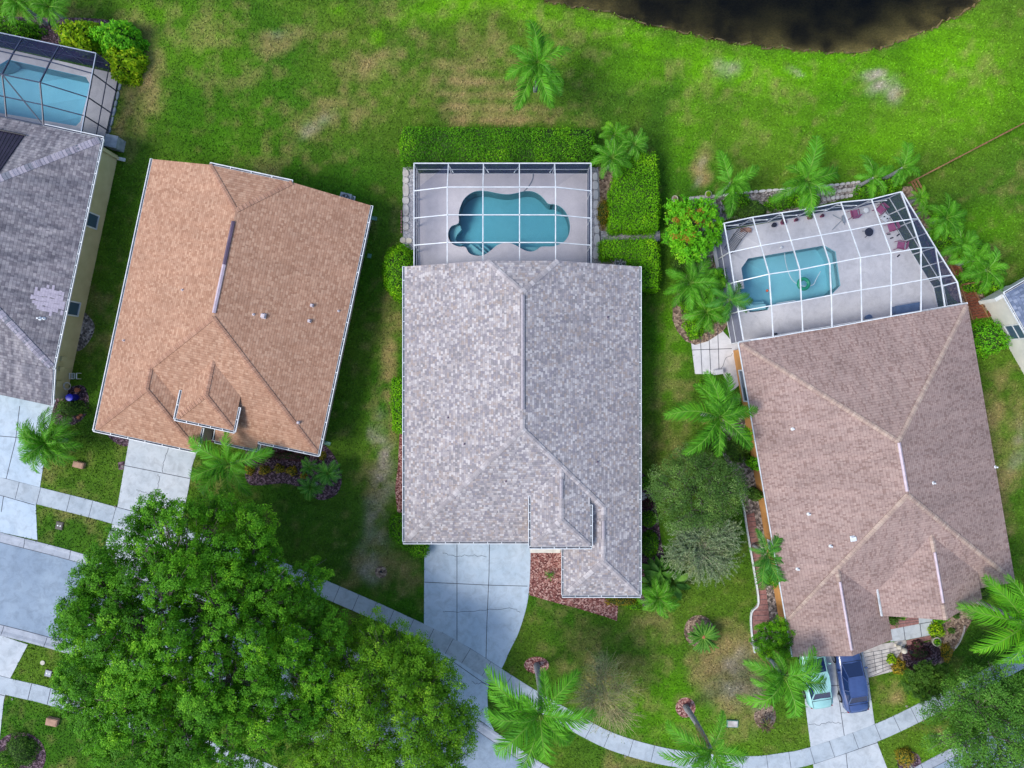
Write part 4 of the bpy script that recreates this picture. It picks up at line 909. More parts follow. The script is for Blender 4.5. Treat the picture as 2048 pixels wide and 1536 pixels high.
scr = panels(G)+[(V((X0,YT,.1)),V((X1,YT,.1)),V((X1,YT,zl)),V((X0,YT,zl)))]+[(V((x_,YB,.1)),V((x_,YT,.1)),V((x_,YT,zl)),V((x_,YB,zl))) for x_ in (X0,X1)]
cage(root, beams, scr, M['white'], M['screen'], posts, rails, .062)

# left cage: dark members
A = P(193,107,2.8); Bc = P(163,267,2.8); uL = Vector((-.978,.208,0))
root = thing('pool_cage', (P(100,190).x, P(100,190).y, 0), 'dark-framed screened pool cage cut off by the upper left edge', 'pool enclosure')
vL = (Bc-A); nb = 6; stp = 3.02
G = []
prof = [(0,0),(.25,.55),(.55,1.1),(.78,.55),(1.0,.1)]
for i in range(nb+1):
    row = []
    for t_, h_ in prof:
        p = A+uL*(i*2.55)+vL*t_; p.z = 2.8+(h_ if i > 0 else 0.0); row.append(p)
    G.append(row)
beams = [(G[i][j],G[i][j+1]) for i in range(nb+1) for j in range(4)]+[(G[i][j],G[i+1][j]) for i in range(nb) for j in range(5)]
beams += [(G[1][2],G[2][4]),(G[2][2],G[1][4])][1:]
flo = lambda p, z=.1: V((p.x, p.y, z))
posts = [(flo(G[0][j]),G[0][j]) for j in range(5)]+[(flo(G[i][0]),G[i][0]) for i in range(1,nb+1)]
rails = [(flo(G[0][j],1.3),flo(G[0][j+1],1.3)) for j in range(4)]+[(flo(G[0][j],.12),flo(G[0][j+1],.12)) for j in range(4)]+[(flo(G[i][0],1.3),flo(G[i+1][0],1.3)) for i in range(nb)]
rails += [(flo(G[i][0],2.2), G[i][0]+vL*.18+V((0,0,.2))) for i in range(1,nb)]
scr = panels(G)+[(flo(G[0][j]),flo(G[0][j+1]),G[0][j+1],G[0][j]) for j in range(4)]+[(flo(G[i][0]),flo(G[i+1][0]),G[i+1][0],G[i][0]) for i in range(nb)]
cage(root, beams, scr, M['navy'], M['screen_n'], posts, rails, .06)
mb = MB(); mb.bar(A+V((0,0,.06)), G[nb][0]+V((0,0,-.45)) if False else A+uL*15+V((0,0,.06)), .05, .03); mb.bar(A+V((0,0,.06)), Bc+V((0,0,.06)), .05, .03); mb.build('cap_rail', M['silver'], root)

# right cage
root = thing('pool_cage', (P(1680,520).x, P(1680,520).y, 0), 'large white-framed screened pool cage with an angled right end beside the pinkish roof', 'pool enclosure')
q3 = lambda x_, y_, z_: P(x_/3.34+1300, y_/3.34+240, z_); q4 = lambda x_, y_, z_: P(x_/3.339+1650, y_/3.339+240, z_)
zo, z1_, z2_, z3_, zh = 2.7, 3.15, 3.9, 3.4, 3.0
cols = [[q3(495,690,zo),q3(530,885,zo),q3(560,1085,zo),q3(590,1280,zo),q3(625,1480,zo)],
        [q3(685,650,zo),q3(740,840,z1_),q3(795,1030,z2_),q3(810,1240,z3_),q3(822,1450,zh)],
        [q3(880,620,zo),q3(940,805,z1_),q3(1000,1000,z2_),q3(1010,1208,z3_),q3(1020,1415,zh)],
        [q3(1080,590,zo),q3(1140,770,z1_),q3(1200,960,z2_),q3(1210,1170,z3_),q3(1215,1385,zh)],
        [q4(105,550,zo),q4(170,735,z1_),q4(235,920,z2_),q4(240,1135,z3_),q4(245,1348,zh)],
        [q4(310,530,zo),q4(370,695,z1_),q4(440,888,z2_),q4(440,1105,z3_),q4(440,1312,zh)],
        [q4(505,480,zo),q4(575,662,z1_),q4(640,855,z2_),q4(640,1070,z3_),q4(640,1277,zh)]]
Rr = [q4(510,478,zo),q4(622,662,zo),q4(735,850,zo),q4(850,1035,zo),q4(882,1082,zo),q4(912,1225,zo)]
beams = [(c_[j],c_[j+1]) for c_ in cols for j in range(4)]+[(cols[i][j],cols[i+1][j]) for i in range(6) for j in range(5)]
beams += [(cols[6][1],Rr[1]),(cols[6][2],Rr[2]),(cols[6][3],q4(770,1045,3.1)),(q4(770,1045,3.1),Rr[3]),(Rr[2],q4(770,1045,3.1)),(q4(770,1045,3.1),q4(800,1245,2.9)),(q4(790,1108,3.0),Rr[4])]+[(Rr[k],Rr[k+1]) for k in range(5)]
posts = [(flo(c_[0]),c_[0]) for c_ in cols]+[(flo(cols[0][j]),cols[0][j]) for j in range(1,5)]+[(flo(r_),r_) for r_ in Rr[1:]]
mid12 = [(Rr[0]+Rr[1])/2,(Rr[1]+Rr[2])/2,(Rr[2]+Rr[3])/2]
posts += [(flo(r_),r_) for r_ in mid12]
rails = []
for z_ in (.13, 1.2): rails += [(flo(cols[i][0],z_),flo(cols[i+1][0],z_)) for i in range(6)]+[(flo(cols[0][j],z_),flo(cols[0][j+1],z_)) for j in range(4)]+[(flo(Rr[k],z_),flo(Rr[k+1],z_)) for k in range(5)]
rails += [(flo(cols[i][0],1.9), (cols[i][0]*.5+cols[i+1][0]*.5)+V((0,-.35,.12))) for i in range(6)]
scr = panels(cols)+[(flo(cols[i][0]),flo(cols[i+1][0]),cols[i+1][0],cols[i][0]) for i in range(6)]+[(flo(cols[0][j]),flo(cols[0][j+1]),cols[0][j+1],cols[0][j]) for j in range(4)]
scr += [(flo(Rr[k]),flo(Rr[k+1]),Rr[k+1],Rr[k]) for k in range(5)]
scr += [(cols[6][0],Rr[1],cols[6][1]),(cols[6][1],Rr[1],Rr[2],cols[6][2]),(cols[6][2],Rr[2],q4(770,1045,3.1),cols[6][3]),(cols[6][3],q4(770,1045,3.1),q4(800,1245,2.9),cols[6][4]),(Rr[2],Rr[3],q4(770,1045,3.1)),(q4(770,1045,3.1),Rr[3],Rr[4],Rr[5],q4(800,1245,2.9))]
cage(root, beams, scr, M['white'], M['screen'], posts, rails, .062)

# ------------------------------------------------------------------ vegetation
def leaf_object(name, Cn, Nr, size, var, mats, parent=None, mb=None, aspect=.5):
    """one mesh of many small leaf-shaped faces, plus optional woody faces collected in mb (material 1)"""
    n = len(Cn); Nr = Nr/np.maximum(np.linalg.norm(Nr, axis=1, keepdims=True), 1e-6)
    rv = rng.normal(size=(n, 3)); T = np.cross(Nr, rv); T /= np.maximum(np.linalg.norm(T, axis=1, keepdims=True), 1e-6); B = np.cross(Nr, T)
    s = size[:, None]
    Vv = np.stack([Cn-T*s*.5, Cn-B*s*aspect*.5+T*s*.05, Cn+T*s*.5, Cn+B*s*aspect*.5+T*s*.05], 1).reshape(-1, 3)
    off = np.array(parent_loc(parent)) if parent else np.zeros(3)
    extra = np.array(mb.v) if mb and mb.v else np.zeros((0, 3))
    allv = np.concatenate([Vv, extra])-off
    me = bpy.data.meshes.new(name); me.vertices.add(len(allv)); me.vertices.foreach_set('co', allv.astype(np.float32).ravel())
    loops = list(); nl = 4*n
    ls = [np.arange(nl, dtype=np.int32)]; tot = [np.full(n, 4, np.int32)]
    if mb and mb.f:
        fl = np.array([4*n+j for f_ in mb.f for j in f_], np.int32); ls.append(fl); tot.append(np.array([len(f_) for f_ in mb.f], np.int32))
    L = np.concatenate(ls); Tt = np.concatenate(tot); st = np.concatenate([[0], np.cumsum(Tt)[:-1]]).astype(np.int32)
    me.loops.add(len(L)); me.loops.foreach_set('vertex_index', L); me.polygons.add(len(Tt)); me.polygons.foreach_set('loop_start', st); me.polygons.foreach_set('loop_total', Tt)
    me.polygons.foreach_set('material_index', np.concatenate([np.zeros(n, np.int32), np.ones(len(Tt)-n, np.int32)]))
    a = me.attributes.new('var', 'FLOAT', 'POINT'); a.data.foreach_set('value', np.concatenate([np.repeat(var, 4), np.full(len(extra), .5)]).astype(np.float32))
    for m_ in mats: me.materials.append(m_)
    me.update(calc_edges=True)
    o = bpy.data.objects.new(name, me); COL.objects.link(o)
    if parent: o.parent = parent
    return o
def dirs(n, zmin=-.25):
    i = np.arange(n)+.5; z = 1-(1-zmin)*i/n; ph = i*2.399963; r_ = np.sqrt(np.maximum(0, 1-z*z))
    return np.stack([r_*np.cos(ph), r_*np.sin(ph), z], 1)
def clump_leaves(c, r, n, flat=.75, sub=10, zmin=-.25, tight=.20):
    """leaves in tufts over one clump's surface"""
    d_ = dirs(sub, zmin)+rng.normal(size=(sub, 3))*.18; d_ /= np.linalg.norm(d_, axis=1, keepdims=True)
    sc_ = c+d_*r*np.array([1, 1, flat])*rng.uniform(.72, 1.0, (sub, 1)); k = rng.integers(0, sub, n)
    o = np.clip(rng.normal(size=(n, 3)), -1.9, 1.9)*r*tight*np.array([1,1,.8]); p = sc_[k]+o
    nr = d_[k]+rng.normal(size=(n, 3))*.42+np.array([0,0,.45]); sv = rng.uniform(0, 1, sub)
    return p, nr, np.clip(sv[k]*.45+rng.uniform(0, .6, n), 0, 1)
def broad_tree(label, cat, px, py, zc, Rm, hz, ncl, rc, per, leaf, mat, bark, base=None, seed=1, group=None, nlimb=9, lobes=.16, squash=(1,1), sub=10, flat=.75, kr=.55, tight=.2, name='broadleaf_tree', fill=0):
    global rng
    rng = np.random.default_rng(seed); rr = random.Random(seed)
    c = np.array(P(px, py, zc)); b0 = P(*base, 0) if base else Vector((c[0], c[1], 0))
    root = thing(name, (b0.x, b0.y, 0), label, cat, group)
    D = dirs(ncl, -.12)+rng.normal(size=(ncl, 3))*.07; D /= np.linalg.norm(D, axis=1, keepdims=True)
    az = np.arctan2(D[:,1], D[:,0]); ph = rng.uniform(0, 6.28, 4)
    lob = 1+lobes*(np.sin(3*az+ph[0])*.5+np.sin(5*az+ph[1])*.4+np.sin(8*az+ph[2])*.35)+rng.normal(size=ncl)*.06
    depth = np.where(rng.uniform(size=ncl) < .16, rng.uniform(.45, .8, ncl), 1.0)
    Cc = c+D*(np.array([Rm*squash[0], Rm*squash[1], hz]))*(lob*depth)[:, None]
    if fill:
        a_ = np.arange(fill)*2.399963; r_ = np.sqrt((np.arange(fill)+.5)/fill)*.80
        Cc = np.concatenate([Cc, c+np.stack([np.cos(a_)*r_*Rm*squash[0], np.sin(a_)*r_*Rm*squash[1], hz*(-.05+.3*(1-r_*r_)+rng.uniform(-.2,.15,fill))], 1)])
    # woody limbs
    mbk = MB(); fork = Vector((b0.x*.75+c[0]*.25, b0.y*.75+c[1]*.25, max(1.2, zc*.35)))
    mbk.tube([b0+V((0,0,-.1)), b0.lerp(fork, .5)+V((rr.uniform(-.1,.1),rr.uniform(-.1,.1),0)), fork], [Rm*.055+.06, Rm*.045+.05, Rm*.04+.04], 9)
    tips = []
    for k in range(nlimb):
        a_ = 2*math.pi*k/nlimb+rr.uniform(-.3, .3); rd = Rm*kr*rr.uniform(.6, 1.1)
        e = V((c[0]+math.cos(a_)*rd*squash[0], c[1]+math.sin(a_)*rd*squash[1], zc+hz*rr.uniform(.05, .4)))
        m1 = fork.lerp(e, .4)+V((rr.uniform(-.3,.3),rr.uniform(-.3,.3),-.1)); m2 = fork.lerp(e, .75)+V((rr.uniform(-.3,.3),rr.uniform(-.3,.3),.2))
        r0 = Rm*.028+.03; mbk.tube([fork, m1, m2, e], [r0, r0*.8, r0*.55, r0*.4], 6); tips.append(m1); tips.append(m2); tips.append(e)
    for q_ in Cc:
        q_ = Vector(q_); t_ = min(tips, key=lambda x: (x-q_).length)
        mid = t_.lerp(q_, .5)+V((rr.uniform(-.2,.2),rr.uniform(-.2,.2),rr.uniform(-.1,.2)))*rc
        r0 = .012*Rm**.5+.012; mbk.tube([t_, mid, q_-V((0,0,rc*.3))], [r0*1.6, r0*1.1, r0*.7], 4, cap=False)
        for _ in range(4):
            e = q_+V((rr.uniform(-1,1),rr.uniform(-1,1),rr.uniform(.0,.75)))*rc*.85
            mbk.tube([mid.lerp(q_, .6), (mid+e)/2+V((0,0,.05)), e], [r0*.7, r0*.5, r0*.25], 3, cap=False)
    mbk.build('trunk', bark, root, smooth=True)
    ps, ns, vs = [], [], []
    for q_ in Cc:
        r_ = rc*rng.uniform(.7, 1.25); n = int(per*(r_/rc)**2); p_, n_, v_ = clump_leaves(q_, r_, n, flat, sub, tight=tight)
        cv = rng.uniform(0, .35); ps.append(p_); ns.append(n_); vs.append(np.clip(v_*.7+cv, 0, 1))
    ps = np.concatenate(ps); ns = np.concatenate(ns); vs = np.concatenate(vs)
    leaf_object('crown', ps, ns, rng.uniform(.65, 1.25, len(ps))*leaf, vs, [mat], root)
    return root
def shrub(label, cat, px, py, rx, ry, h, mat, leaf=.12, dens=240, group=None, seed=1, lump=.12, rot=0, name='shrub', z0=0, core=True, extra=None):
    """low rounded bush; rx, ry in photo pixels"""
    global rng
    rng = np.random.default_rng(seed*7+3); k = (H-h*.7)/FPX; c = P(px, py, h*.6); a_, b_ = rx*k, ry*k
    root_loc = V((c.x, c.y, z0)); area = 2*math.pi*(a_*b_+((a_+b_)/2)*h)/2; n = int(min(20000, area*dens*1.1))
    D = rng.normal(size=(n, 3)); D[:,2] = np.abs(D[:,2])-.15; D /= np.linalg.norm(D, axis=1, keepdims=True)
    az = np.arctan2(D[:,1], D[:,0]); el = D[:,2]; p1 = rng.uniform(0, 6.28, 5)
    f_ = 1+lump*(np.sin(3*az+p1[0]+el*2)+np.sin(5*az+p1[1]-el*4)*.8+np.sin(9*az+p1[2]+el*7)*.6)/1.6
    rad = f_*rng.uniform(.82, 1.06, n)
    Lp = D*np.array([a_, b_, h])*rad[:, None]; cr_, sr_ = math.cos(R(rot)), math.sin(R(rot))
    Lp[:, :2] = np.stack([Lp[:,0]*cr_-Lp[:,1]*sr_, Lp[:,0]*sr_+Lp[:,1]*cr_], 1); Lp[:,2] = np.maximum(Lp[:,2], .04)
    pos = Lp+np.array([c.x, c.y, z0])
    nr = D+rng.normal(size=(n, 3))*.6+np.array([0,0,.3])
    va = np.clip((np.sin(7*az+p1[3])*np.sin(6*el*2+p1[4])*.2+.25)+rng.uniform(0, .6, n), 0, 1)
    o_mb = MB()
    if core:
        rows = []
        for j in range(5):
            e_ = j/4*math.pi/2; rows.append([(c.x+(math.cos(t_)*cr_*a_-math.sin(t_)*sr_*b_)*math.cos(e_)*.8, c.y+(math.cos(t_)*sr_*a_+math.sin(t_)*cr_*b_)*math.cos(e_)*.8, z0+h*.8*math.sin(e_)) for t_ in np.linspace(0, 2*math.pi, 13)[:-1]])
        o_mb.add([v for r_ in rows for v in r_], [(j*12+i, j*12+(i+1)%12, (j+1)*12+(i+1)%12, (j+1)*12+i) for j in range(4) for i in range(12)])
    o = leaf_object(name, pos-np.array(root_loc), nr, rng.uniform(.6, 1.3, n)*leaf, va, [mat, M['core']], None, None)
    if core:
        bpy.data.objects.remove(o)
        o_mb.v = [(v[0]-root_loc.x, v[1]-root_loc.y, v[2]-root_loc.z) for v in o_mb.v]
        o = leaf_object(name, pos-np.array(root_loc), nr, rng.uniform(.6, 1.3, n)*leaf, va, [mat, M['core']], None, o_mb)
    o.location = root_loc; return tag(o, label, cat, group)
def hedge(label, px_poly, h, mat, leaf=.12, dens=400, seed=1, mat2=None, name='hedge', jag=.09):
    global rng
    rng = np.random.default_rng(seed*5+1); poly = PL(px_poly, h)
    if sum(poly[i].x*poly[(i+1)%len(poly)].y-poly[(i+1)%len(poly)].x*poly[i].y for i in range(len(poly))) < 0: poly = poly[::-1]
    xs_ = [p.x for p in poly]; ys_ = [p.y for p in poly]; n = int((max(xs_)-min(xs_))*(max(ys_)-min(ys_))*dens)
    X_ = rng.uniform(min(xs_), max(xs_), n); Y_ = rng.uniform(min(ys_), max(ys_), n); k = inpoly(X_, Y_, poly); X_, Y_ = X_[k], Y_[k]
    Dd = polydist(X_, Y_, poly); zz = h-.10*np.exp(-Dd/.12)+(fbm(X_, Y_, .9, seed)-.5)*.30+rng.normal(size=len(X_))*.04+(rng.uniform(size=len(X_)) < .02)*.12
    P1 = np.stack([X_, Y_, zz], 1); N1 = rng.normal(size=P1.shape)*.55+np.array([0,0,1])
    Ps, Ns = [P1], [N1]
    for i in range(len(poly)):
        a_, b_ = poly[i], poly[(i+1)%len(poly)]; L = (b_-a_).length; m_ = int(L*h*dens*.8); t_ = rng.uniform(0, 1, m_); nn = np.array([(b_-a_).y, -(b_-a_).x, 0])/L
        q_ = np.array(a_)[None]*(1-t_[:,None])+np.array(b_)[None]*t_[:,None]; q_[:,2] = rng.uniform(.05, h, m_)
        q_ += nn*(rng.normal(size=(m_,1))*jag+(vnoise(t_*L*1.3, q_[:,2]*1.3, 1, i+seed)[:,None]-.5)*.2); Ps.append(q_); Ns.append(rng.normal(size=q_.shape)*.5+nn+np.array([0,0,.3]))
    Ps = np.concatenate(Ps); Ns = np.concatenate(Ns); va = np.clip(fbm(Ps[:,0], Ps[:,1], 1.6, seed+4)*.7-.1+rng.uniform(0, .55, len(Ps)), 0, 1)
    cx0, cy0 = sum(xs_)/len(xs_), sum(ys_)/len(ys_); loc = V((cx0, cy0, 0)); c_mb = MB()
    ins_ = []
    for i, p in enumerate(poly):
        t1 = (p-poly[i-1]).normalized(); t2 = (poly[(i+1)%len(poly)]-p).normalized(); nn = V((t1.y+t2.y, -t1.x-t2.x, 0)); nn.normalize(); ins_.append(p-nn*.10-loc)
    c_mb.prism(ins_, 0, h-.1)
    o = leaf_object(name, Ps-np.array(loc), Ns, rng.uniform(.6, 1.3, len(Ps))*leaf, va, [mat, M['core']], None, c_mb)
    o.location = loc; return tag(o, label, 'hedge')

# palm fronds -----------------------------------------------------
def frond_mesh(name, L, W, rise, droop, n, lw, mat, seed, plume=.25, fwd=.75, hang=.35):
    rr = random.Random(seed); pts = []; K_ = 12
    for i in range(K_+1):
        t_ = i/K_; pts.append(Vector((L*t_*(1-.18*droop*t_*t_), .16*L*math.sin(t_*2+seed)*t_*.6, rise*L*math.sin(t_*1.9)*.5-droop*L*t_**2.4*.5)))
    mb = MB(); mb.tube(pts, [.035*(1-.85*i/K_)+.006 for i in range(K_+1)], 4, 1, cap=False)
    var = [.5]*len(mb.v)
    def at_(t_):
        x = t_*K_; i = min(int(x), K_-1); return pts[i].lerp(pts[i+1], x-i), (pts[i+1]-pts[i]).normalized()
    for k in range(n):
        t_ = .10+.90*k/(n-1); p, tg = at_(t_); side = tg.cross(Vector((0,0,1))).normalized(); up = side.cross(tg)
        ln = W*(math.sin(math.pi*min(1, t_**.75*.86+.10)))**.8*rr.uniform(.85, 1.1)+.05
        for s in (-1, 1):
            fw = fwd+t_*.55+rr.uniform(-.12,.12); d_ = (side*s+tg*fw+up*(rr.uniform(-plume, plume)+.18)).normalized()
            m_ = p+d_*ln*.55; e = p+d_*ln+Vector((0,0,-hang*ln*rr.uniform(.6,1.3))); wd = tg*lw*.5
            mb.add([p-wd, p+wd, m_+wd*1.1, m_-wd*1.1, e], [(0,1,2,3),(3,2,4)], 0); v_ = rr.random(); var += [v_]*5
    o = mb.build(name, [mat, M['core_green']]); me = o.data
    a = me.attributes.new('var', 'FLOAT', 'POINT'); a.data.foreach_set('value', var); bpy.data.objects.remove(o)
    return me
M['core_green'] = simple('palm_rib', c8(120,160,60), c8(96,136,50), .5)
FR = {}
def frset(key, mat, L, W, rise, droop, n, lw, plume, fwd=.75, hang=.35, cnt=6):
    FR[key] = [frond_mesh('frond', L, W, rise*(.75+.10*s), droop*(.65+.14*s), n, lw, mat, s+3, plume, fwd, hang) for s in range(cnt)]
frset('queen', M['leaf_palm'], 3.0, .84, .45, .75, 38, .062, .38)
frset('queen_y', M['leaf_palm_y'], 3.0, .84, .45, .75, 38, .062, .38)
frset('queen_d', M['leaf_palm_d'], 3.0, .82, .45, .75, 38, .062, .38)
frset('pygmy', M['leaf_palm'], 1.5, .40, .55, .75, 26, .034, .4)
frset('pygmy_d', M['leaf_palm_d'], 1.5, .40, .55, .7, 26, .034, .4)
frset('pygmy_y', M['leaf_palm_y'], 1.5, .40, .55, .75, 26, .034, .4)
frset('dead', M['dead'], 2.6, .5, .2, 1.2, 30, .05, .5)
frset('cycad', M['leaf_palm_d'], 1.0, .09, .3, .35, 36, .02, .12, 1.3, .1)
def palm(label, px, py, z, kind='queen', scale=1.0, az=None, n=11, base=None, seed=1, tilt=0.0, cat='palm tree', group=None, trunk=.11, name='palm_tree', lens=None, layers=True, heart=True):
    rr = random.Random(seed); c = P(px, py, z); b0 = P(*base, 0) if base else V((c.x, c.y, 0))
    root = thing(name, b0, label, cat, group)
    mb = MB(); n_ = 9; pts = [b0.lerp(c, i/n_)+V((math.sin(i/n_*3.1)*.08*z/6, 0, 0)) for i in range(n_+1)]
    rad = [trunk*(1.35-.55*(i/n_)**.6) for i in range(n_+1)]; pts[0] = b0+V((0,0,-.1))
    mb.tube(pts, rad, 10)
    for k in range(int(z*5)):                       # leaf scars ring the trunk
        t_ = (k+.5)/int(z*5); i = min(int(t_*n_), n_-1); q_ = pts[i].lerp(pts[i+1], t_*n_-i); r_ = rad[i]*(1-t_*.02)+.008; dd = (pts[i+1]-pts[i]).normalized()*.012; mb.tube([q_-dd, q_+dd], r_, 10)
    mb.build('trunk', M['palm_bark'], root, smooth=True)
    if az is None:
        az = [i*137.5+rr.uniform(-12, 12) for i in range(n)]
    for i, a_ in enumerate(az):
        me_ = FR[kind][rr.randrange(len(FR[kind]))]; o = bpy.data.objects.new('frond', me_); COL.objects.link(o); o.parent = root
        o.location = c-b0; hi = (rr.uniform(-.05, .25) if i < len(az)*.6 else rr.uniform(.3, .9)) if layers else rr.uniform(-.1, .35)
        sc_ = scale*(lens[i] if lens else rr.uniform(.85, 1.1))*(.82 if hi > .4 else 1)
        o.rotation_euler = (rr.uniform(-.35, .35), -hi+tilt, R(a_)); o.scale = (sc_, sc_, sc_)
    if kind.startswith('queen') and z > 3.4:
        for k in range(2):
            o = bpy.data.objects.new('frond', FR['dead'][k]); COL.objects.link(o); o.parent = root; o.location = c-b0-V((0,0,.15)); o.rotation_euler = (0, .55, rr.uniform(0, 6.28)); o['label'] = 'dry brown frond'; s_ = scale*.7; o.scale = (s_,s_,s_)
    if heart:
        mb = MB()
        for k in range(7):
            a_ = rr.uniform(0, 6.28); l_ = .35*scale; mb.tube([c, c+V((math.cos(a_)*.12*scale, math.sin(a_)*.12*scale, l_))], [.05*scale, .01], 5)
        mb.build('crown_shaft', M['core_green'], root)
    return root
def AZ(cx, cy, tips):      # frond headings and lengths (relative to 3 m) from where the tips lie in plan
    return [math.degrees(math.atan2(cy-y, x-cx)) for x, y in tips], [math.hypot(x-cx, y-cy) for x, y in tips]
def palm_t(label, px, py, z, tips, kind='queen', extra=4, base=None, seed=1, L=3.0, **kw):
    az, ln = AZ(px, py, tips); k = (H-z)/FPX; rr = random.Random(seed)
    ln = [l_*k/(L*.88) for l_ in ln]; m_ = sum(ln)/len(ln)
    for e in range(extra): az.append(rr.uniform(0, 360)); ln.append(m_*.75)
    return palm(label, px, py, z, kind, 1.0, az, base=base, seed=seed, lens=ln, **kw)

# big trees
broad_tree('largest broad-crowned tree, dense green clumps over the road at lower left', 'tree', 402, 1270, 6.6, 7.7, 4.2, 190, 1.03, 1750, .13, M['leaf_oak'], M['bark'], base=(470,1180), seed=31, nlimb=12, fill=75, squash=(1.0,1.0), sub=24, tight=.115, lobes=.05, flat=.85)
broad_tree('yellow-green fine-leaved tree at the foot of the long curved driveway, right of the largest tree', 'tree', 760, 1424, 4.4, 5.5, 2.8, 175, .86, 1000, .12, M['leaf_yel'], M['bark'], base=(740,1350), seed=12, nlimb=9, fill=40, sub=16, tight=.16, squash=(1.0,1.0), lobes=.10)
broad_tree('fine-leaved tree over the sidewalk at the bottom right corner', 'tree', 1992, 1448, 4.2, 3.7, 2.3, 110, .66, 520, .12, M['leaf_fine'], M['bark'], base=(1960,1420), seed=13, nlimb=8, fill=24, sub=10, tight=.26, lobes=.2, squash=(1,1.08))
broad_tree('small olive-green tree with twiggy crown between the mottled roof and the pinkish roof', 'tree', 1392, 980, 3.0, 2.7, 1.6, 90, .55, 420, .10, M['leaf_olive'], M['bark'], base=(1385,972), seed=14, nlimb=8, sub=10, tight=.27, squash=(1,.88))
broad_tree('round green tree beside the brick path at the left of the pinkish-roofed house', 'tree', 1546, 1276, 2.4, 1.05, 1.0, 34, .42, 520, .09, M['leaf_hedge'], M['bark_d'], base=(1540,1270), seed=15, nlimb=5, sub=8, squash=(1,1.25))
broad_tree('glossy dark green bush-like tree above the sidewalk near the two parked cars', 'tree', 1852, 1358, 1.9, 1.2, .9, 36, .42, 420, .11, M['leaf_dk'], M['bark_d'], seed=16, nlimb=5, sub=7, squash=(1,.9))
broad_tree('large-leaved bush with orange new shoots at the left corner of the white-framed angled cage', 'shrub', 1384, 460, 1.7, 1.75, 1.25, 60, .46, 150, .19, M['leaf_croton'], M['bark_d'], seed=17, nlimb=6, sub=7, squash=(.95,1.08), name='large_shrub')
rng = np.random.default_rng(77)
cr_root = [x for x in bpy.data.objects if x.name == 'large_shrub'][0]
c_ = np.array(P(1388,452,2.9)); pp_, nn_ = [], []
for k in range(17):
    o_ = np.array([rng.uniform(-1.2,1.0), rng.uniform(-.9,1.1), 0]); o_[2] = -.35*(o_[0]**2+o_[1]**2)*.5; q_ = rng.normal(size=(46,3))*.14; pp_.append(c_+o_+q_); nn_.append(q_+np.array([0,0,.4]))
for a_, b_ in zip(pp_, nn_): leaf_object('new_shoot', a_, b_, np.full(46, .15), rng.uniform(0,1,46), [M['leaf_orange']], cr_root)

def twig_tree(label, px, py, zc, Rm, n, leafn, mat, bark, seed, base, leaf=.08, droop=.25, name='twiggy_tree', cat='tree', lr=.04):
    global rng
    rng = np.random.default_rng(seed); rr = random.Random(seed); c = P(px, py, zc); b0 = P(*base, 0)
    root = thing(name, b0, label, cat); mb = MB(); fork = b0.lerp(c, .35); fork.z = .8
    mb.tube([b0-V((0,0,.1)), b0.lerp(fork, .5), fork], [.11, .09, .07], 7)
    ps, ns = [], []
    limbs = []
    for k in range(9):
        a_ = 2*math.pi*k/9+rr.uniform(-.3,.3); q_ = .4 if k%3 else .1; e = c+V((math.cos(a_)*Rm*q_*rr.uniform(.6,1.1), math.sin(a_)*Rm*q_*rr.uniform(.6,1.1), rr.uniform(.0,.6)))
        mb.tube([fork, fork.lerp(e,.5)+V((0,0,.2)), e], [.05,.035,.022], 5); limbs.append((e, a_))
    for k in range(n):
        e, a0 = limbs[rr.randrange(9)]; a_ = a0+rr.gauss(0, .8); ln = Rm*rr.uniform(.3, .68); d_ = V((math.cos(a_), math.sin(a_), rr.uniform(-.1, .7))).normalized(); p = e+V((rr.gauss(0,.15),rr.gauss(0,.15),rr.gauss(0,.1))); seg = [p]
        for j in range(4):
            d_ = (d_+V((rr.gauss(0,.22), rr.gauss(0,.22), rr.gauss(0,.12)-droop*.35))).normalized(); p = p+d_*ln/4; seg.append(p)
        mb.tube(seg, [.013,.011,.009,.007,.004], 3, cap=False)
        for q_ in range(leafn):
            t_ = rr.uniform(.15, 1)*3.99; i = int(t_); pp = seg[i].lerp(seg[i+1], t_-i); ps.append(tuple(pp+V((rr.gauss(0,lr),rr.gauss(0,lr),rr.gauss(0,lr))))); ns.append((rr.gauss(0,.5), rr.gauss(0,.5), 1))
    mb.build('trunk', bark, root)
    ps = np.array(ps); leaf_object('crown', ps, np.array(ns), rng.uniform(.7, 1.3, len(ps))*leaf, rng.uniform(0, 1, len(ps)), [mat], root, aspect=.28)
    return root
twig_tree('silvery feathery tree with fine drooping twigs just below the small olive-green tree', 1402, 1088, 2.8, 3.0, 900, 42, M['leaf_silver'], simple('pale_twig_bark', c8(150,150,128), c8(120,118,100), .9), 21, (1395,1080), leaf=.14)
twig_tree('nearly bare twiggy tree on the front lawn beside the tall palm', 1208, 1390, 3.0, 3.0, 620, 9, M['leaf_olive'], simple('dry_twig_bark', c8(176,168,124), c8(144,134,98), .9), 22, (1192,1335), leaf=.09, droop=.1)

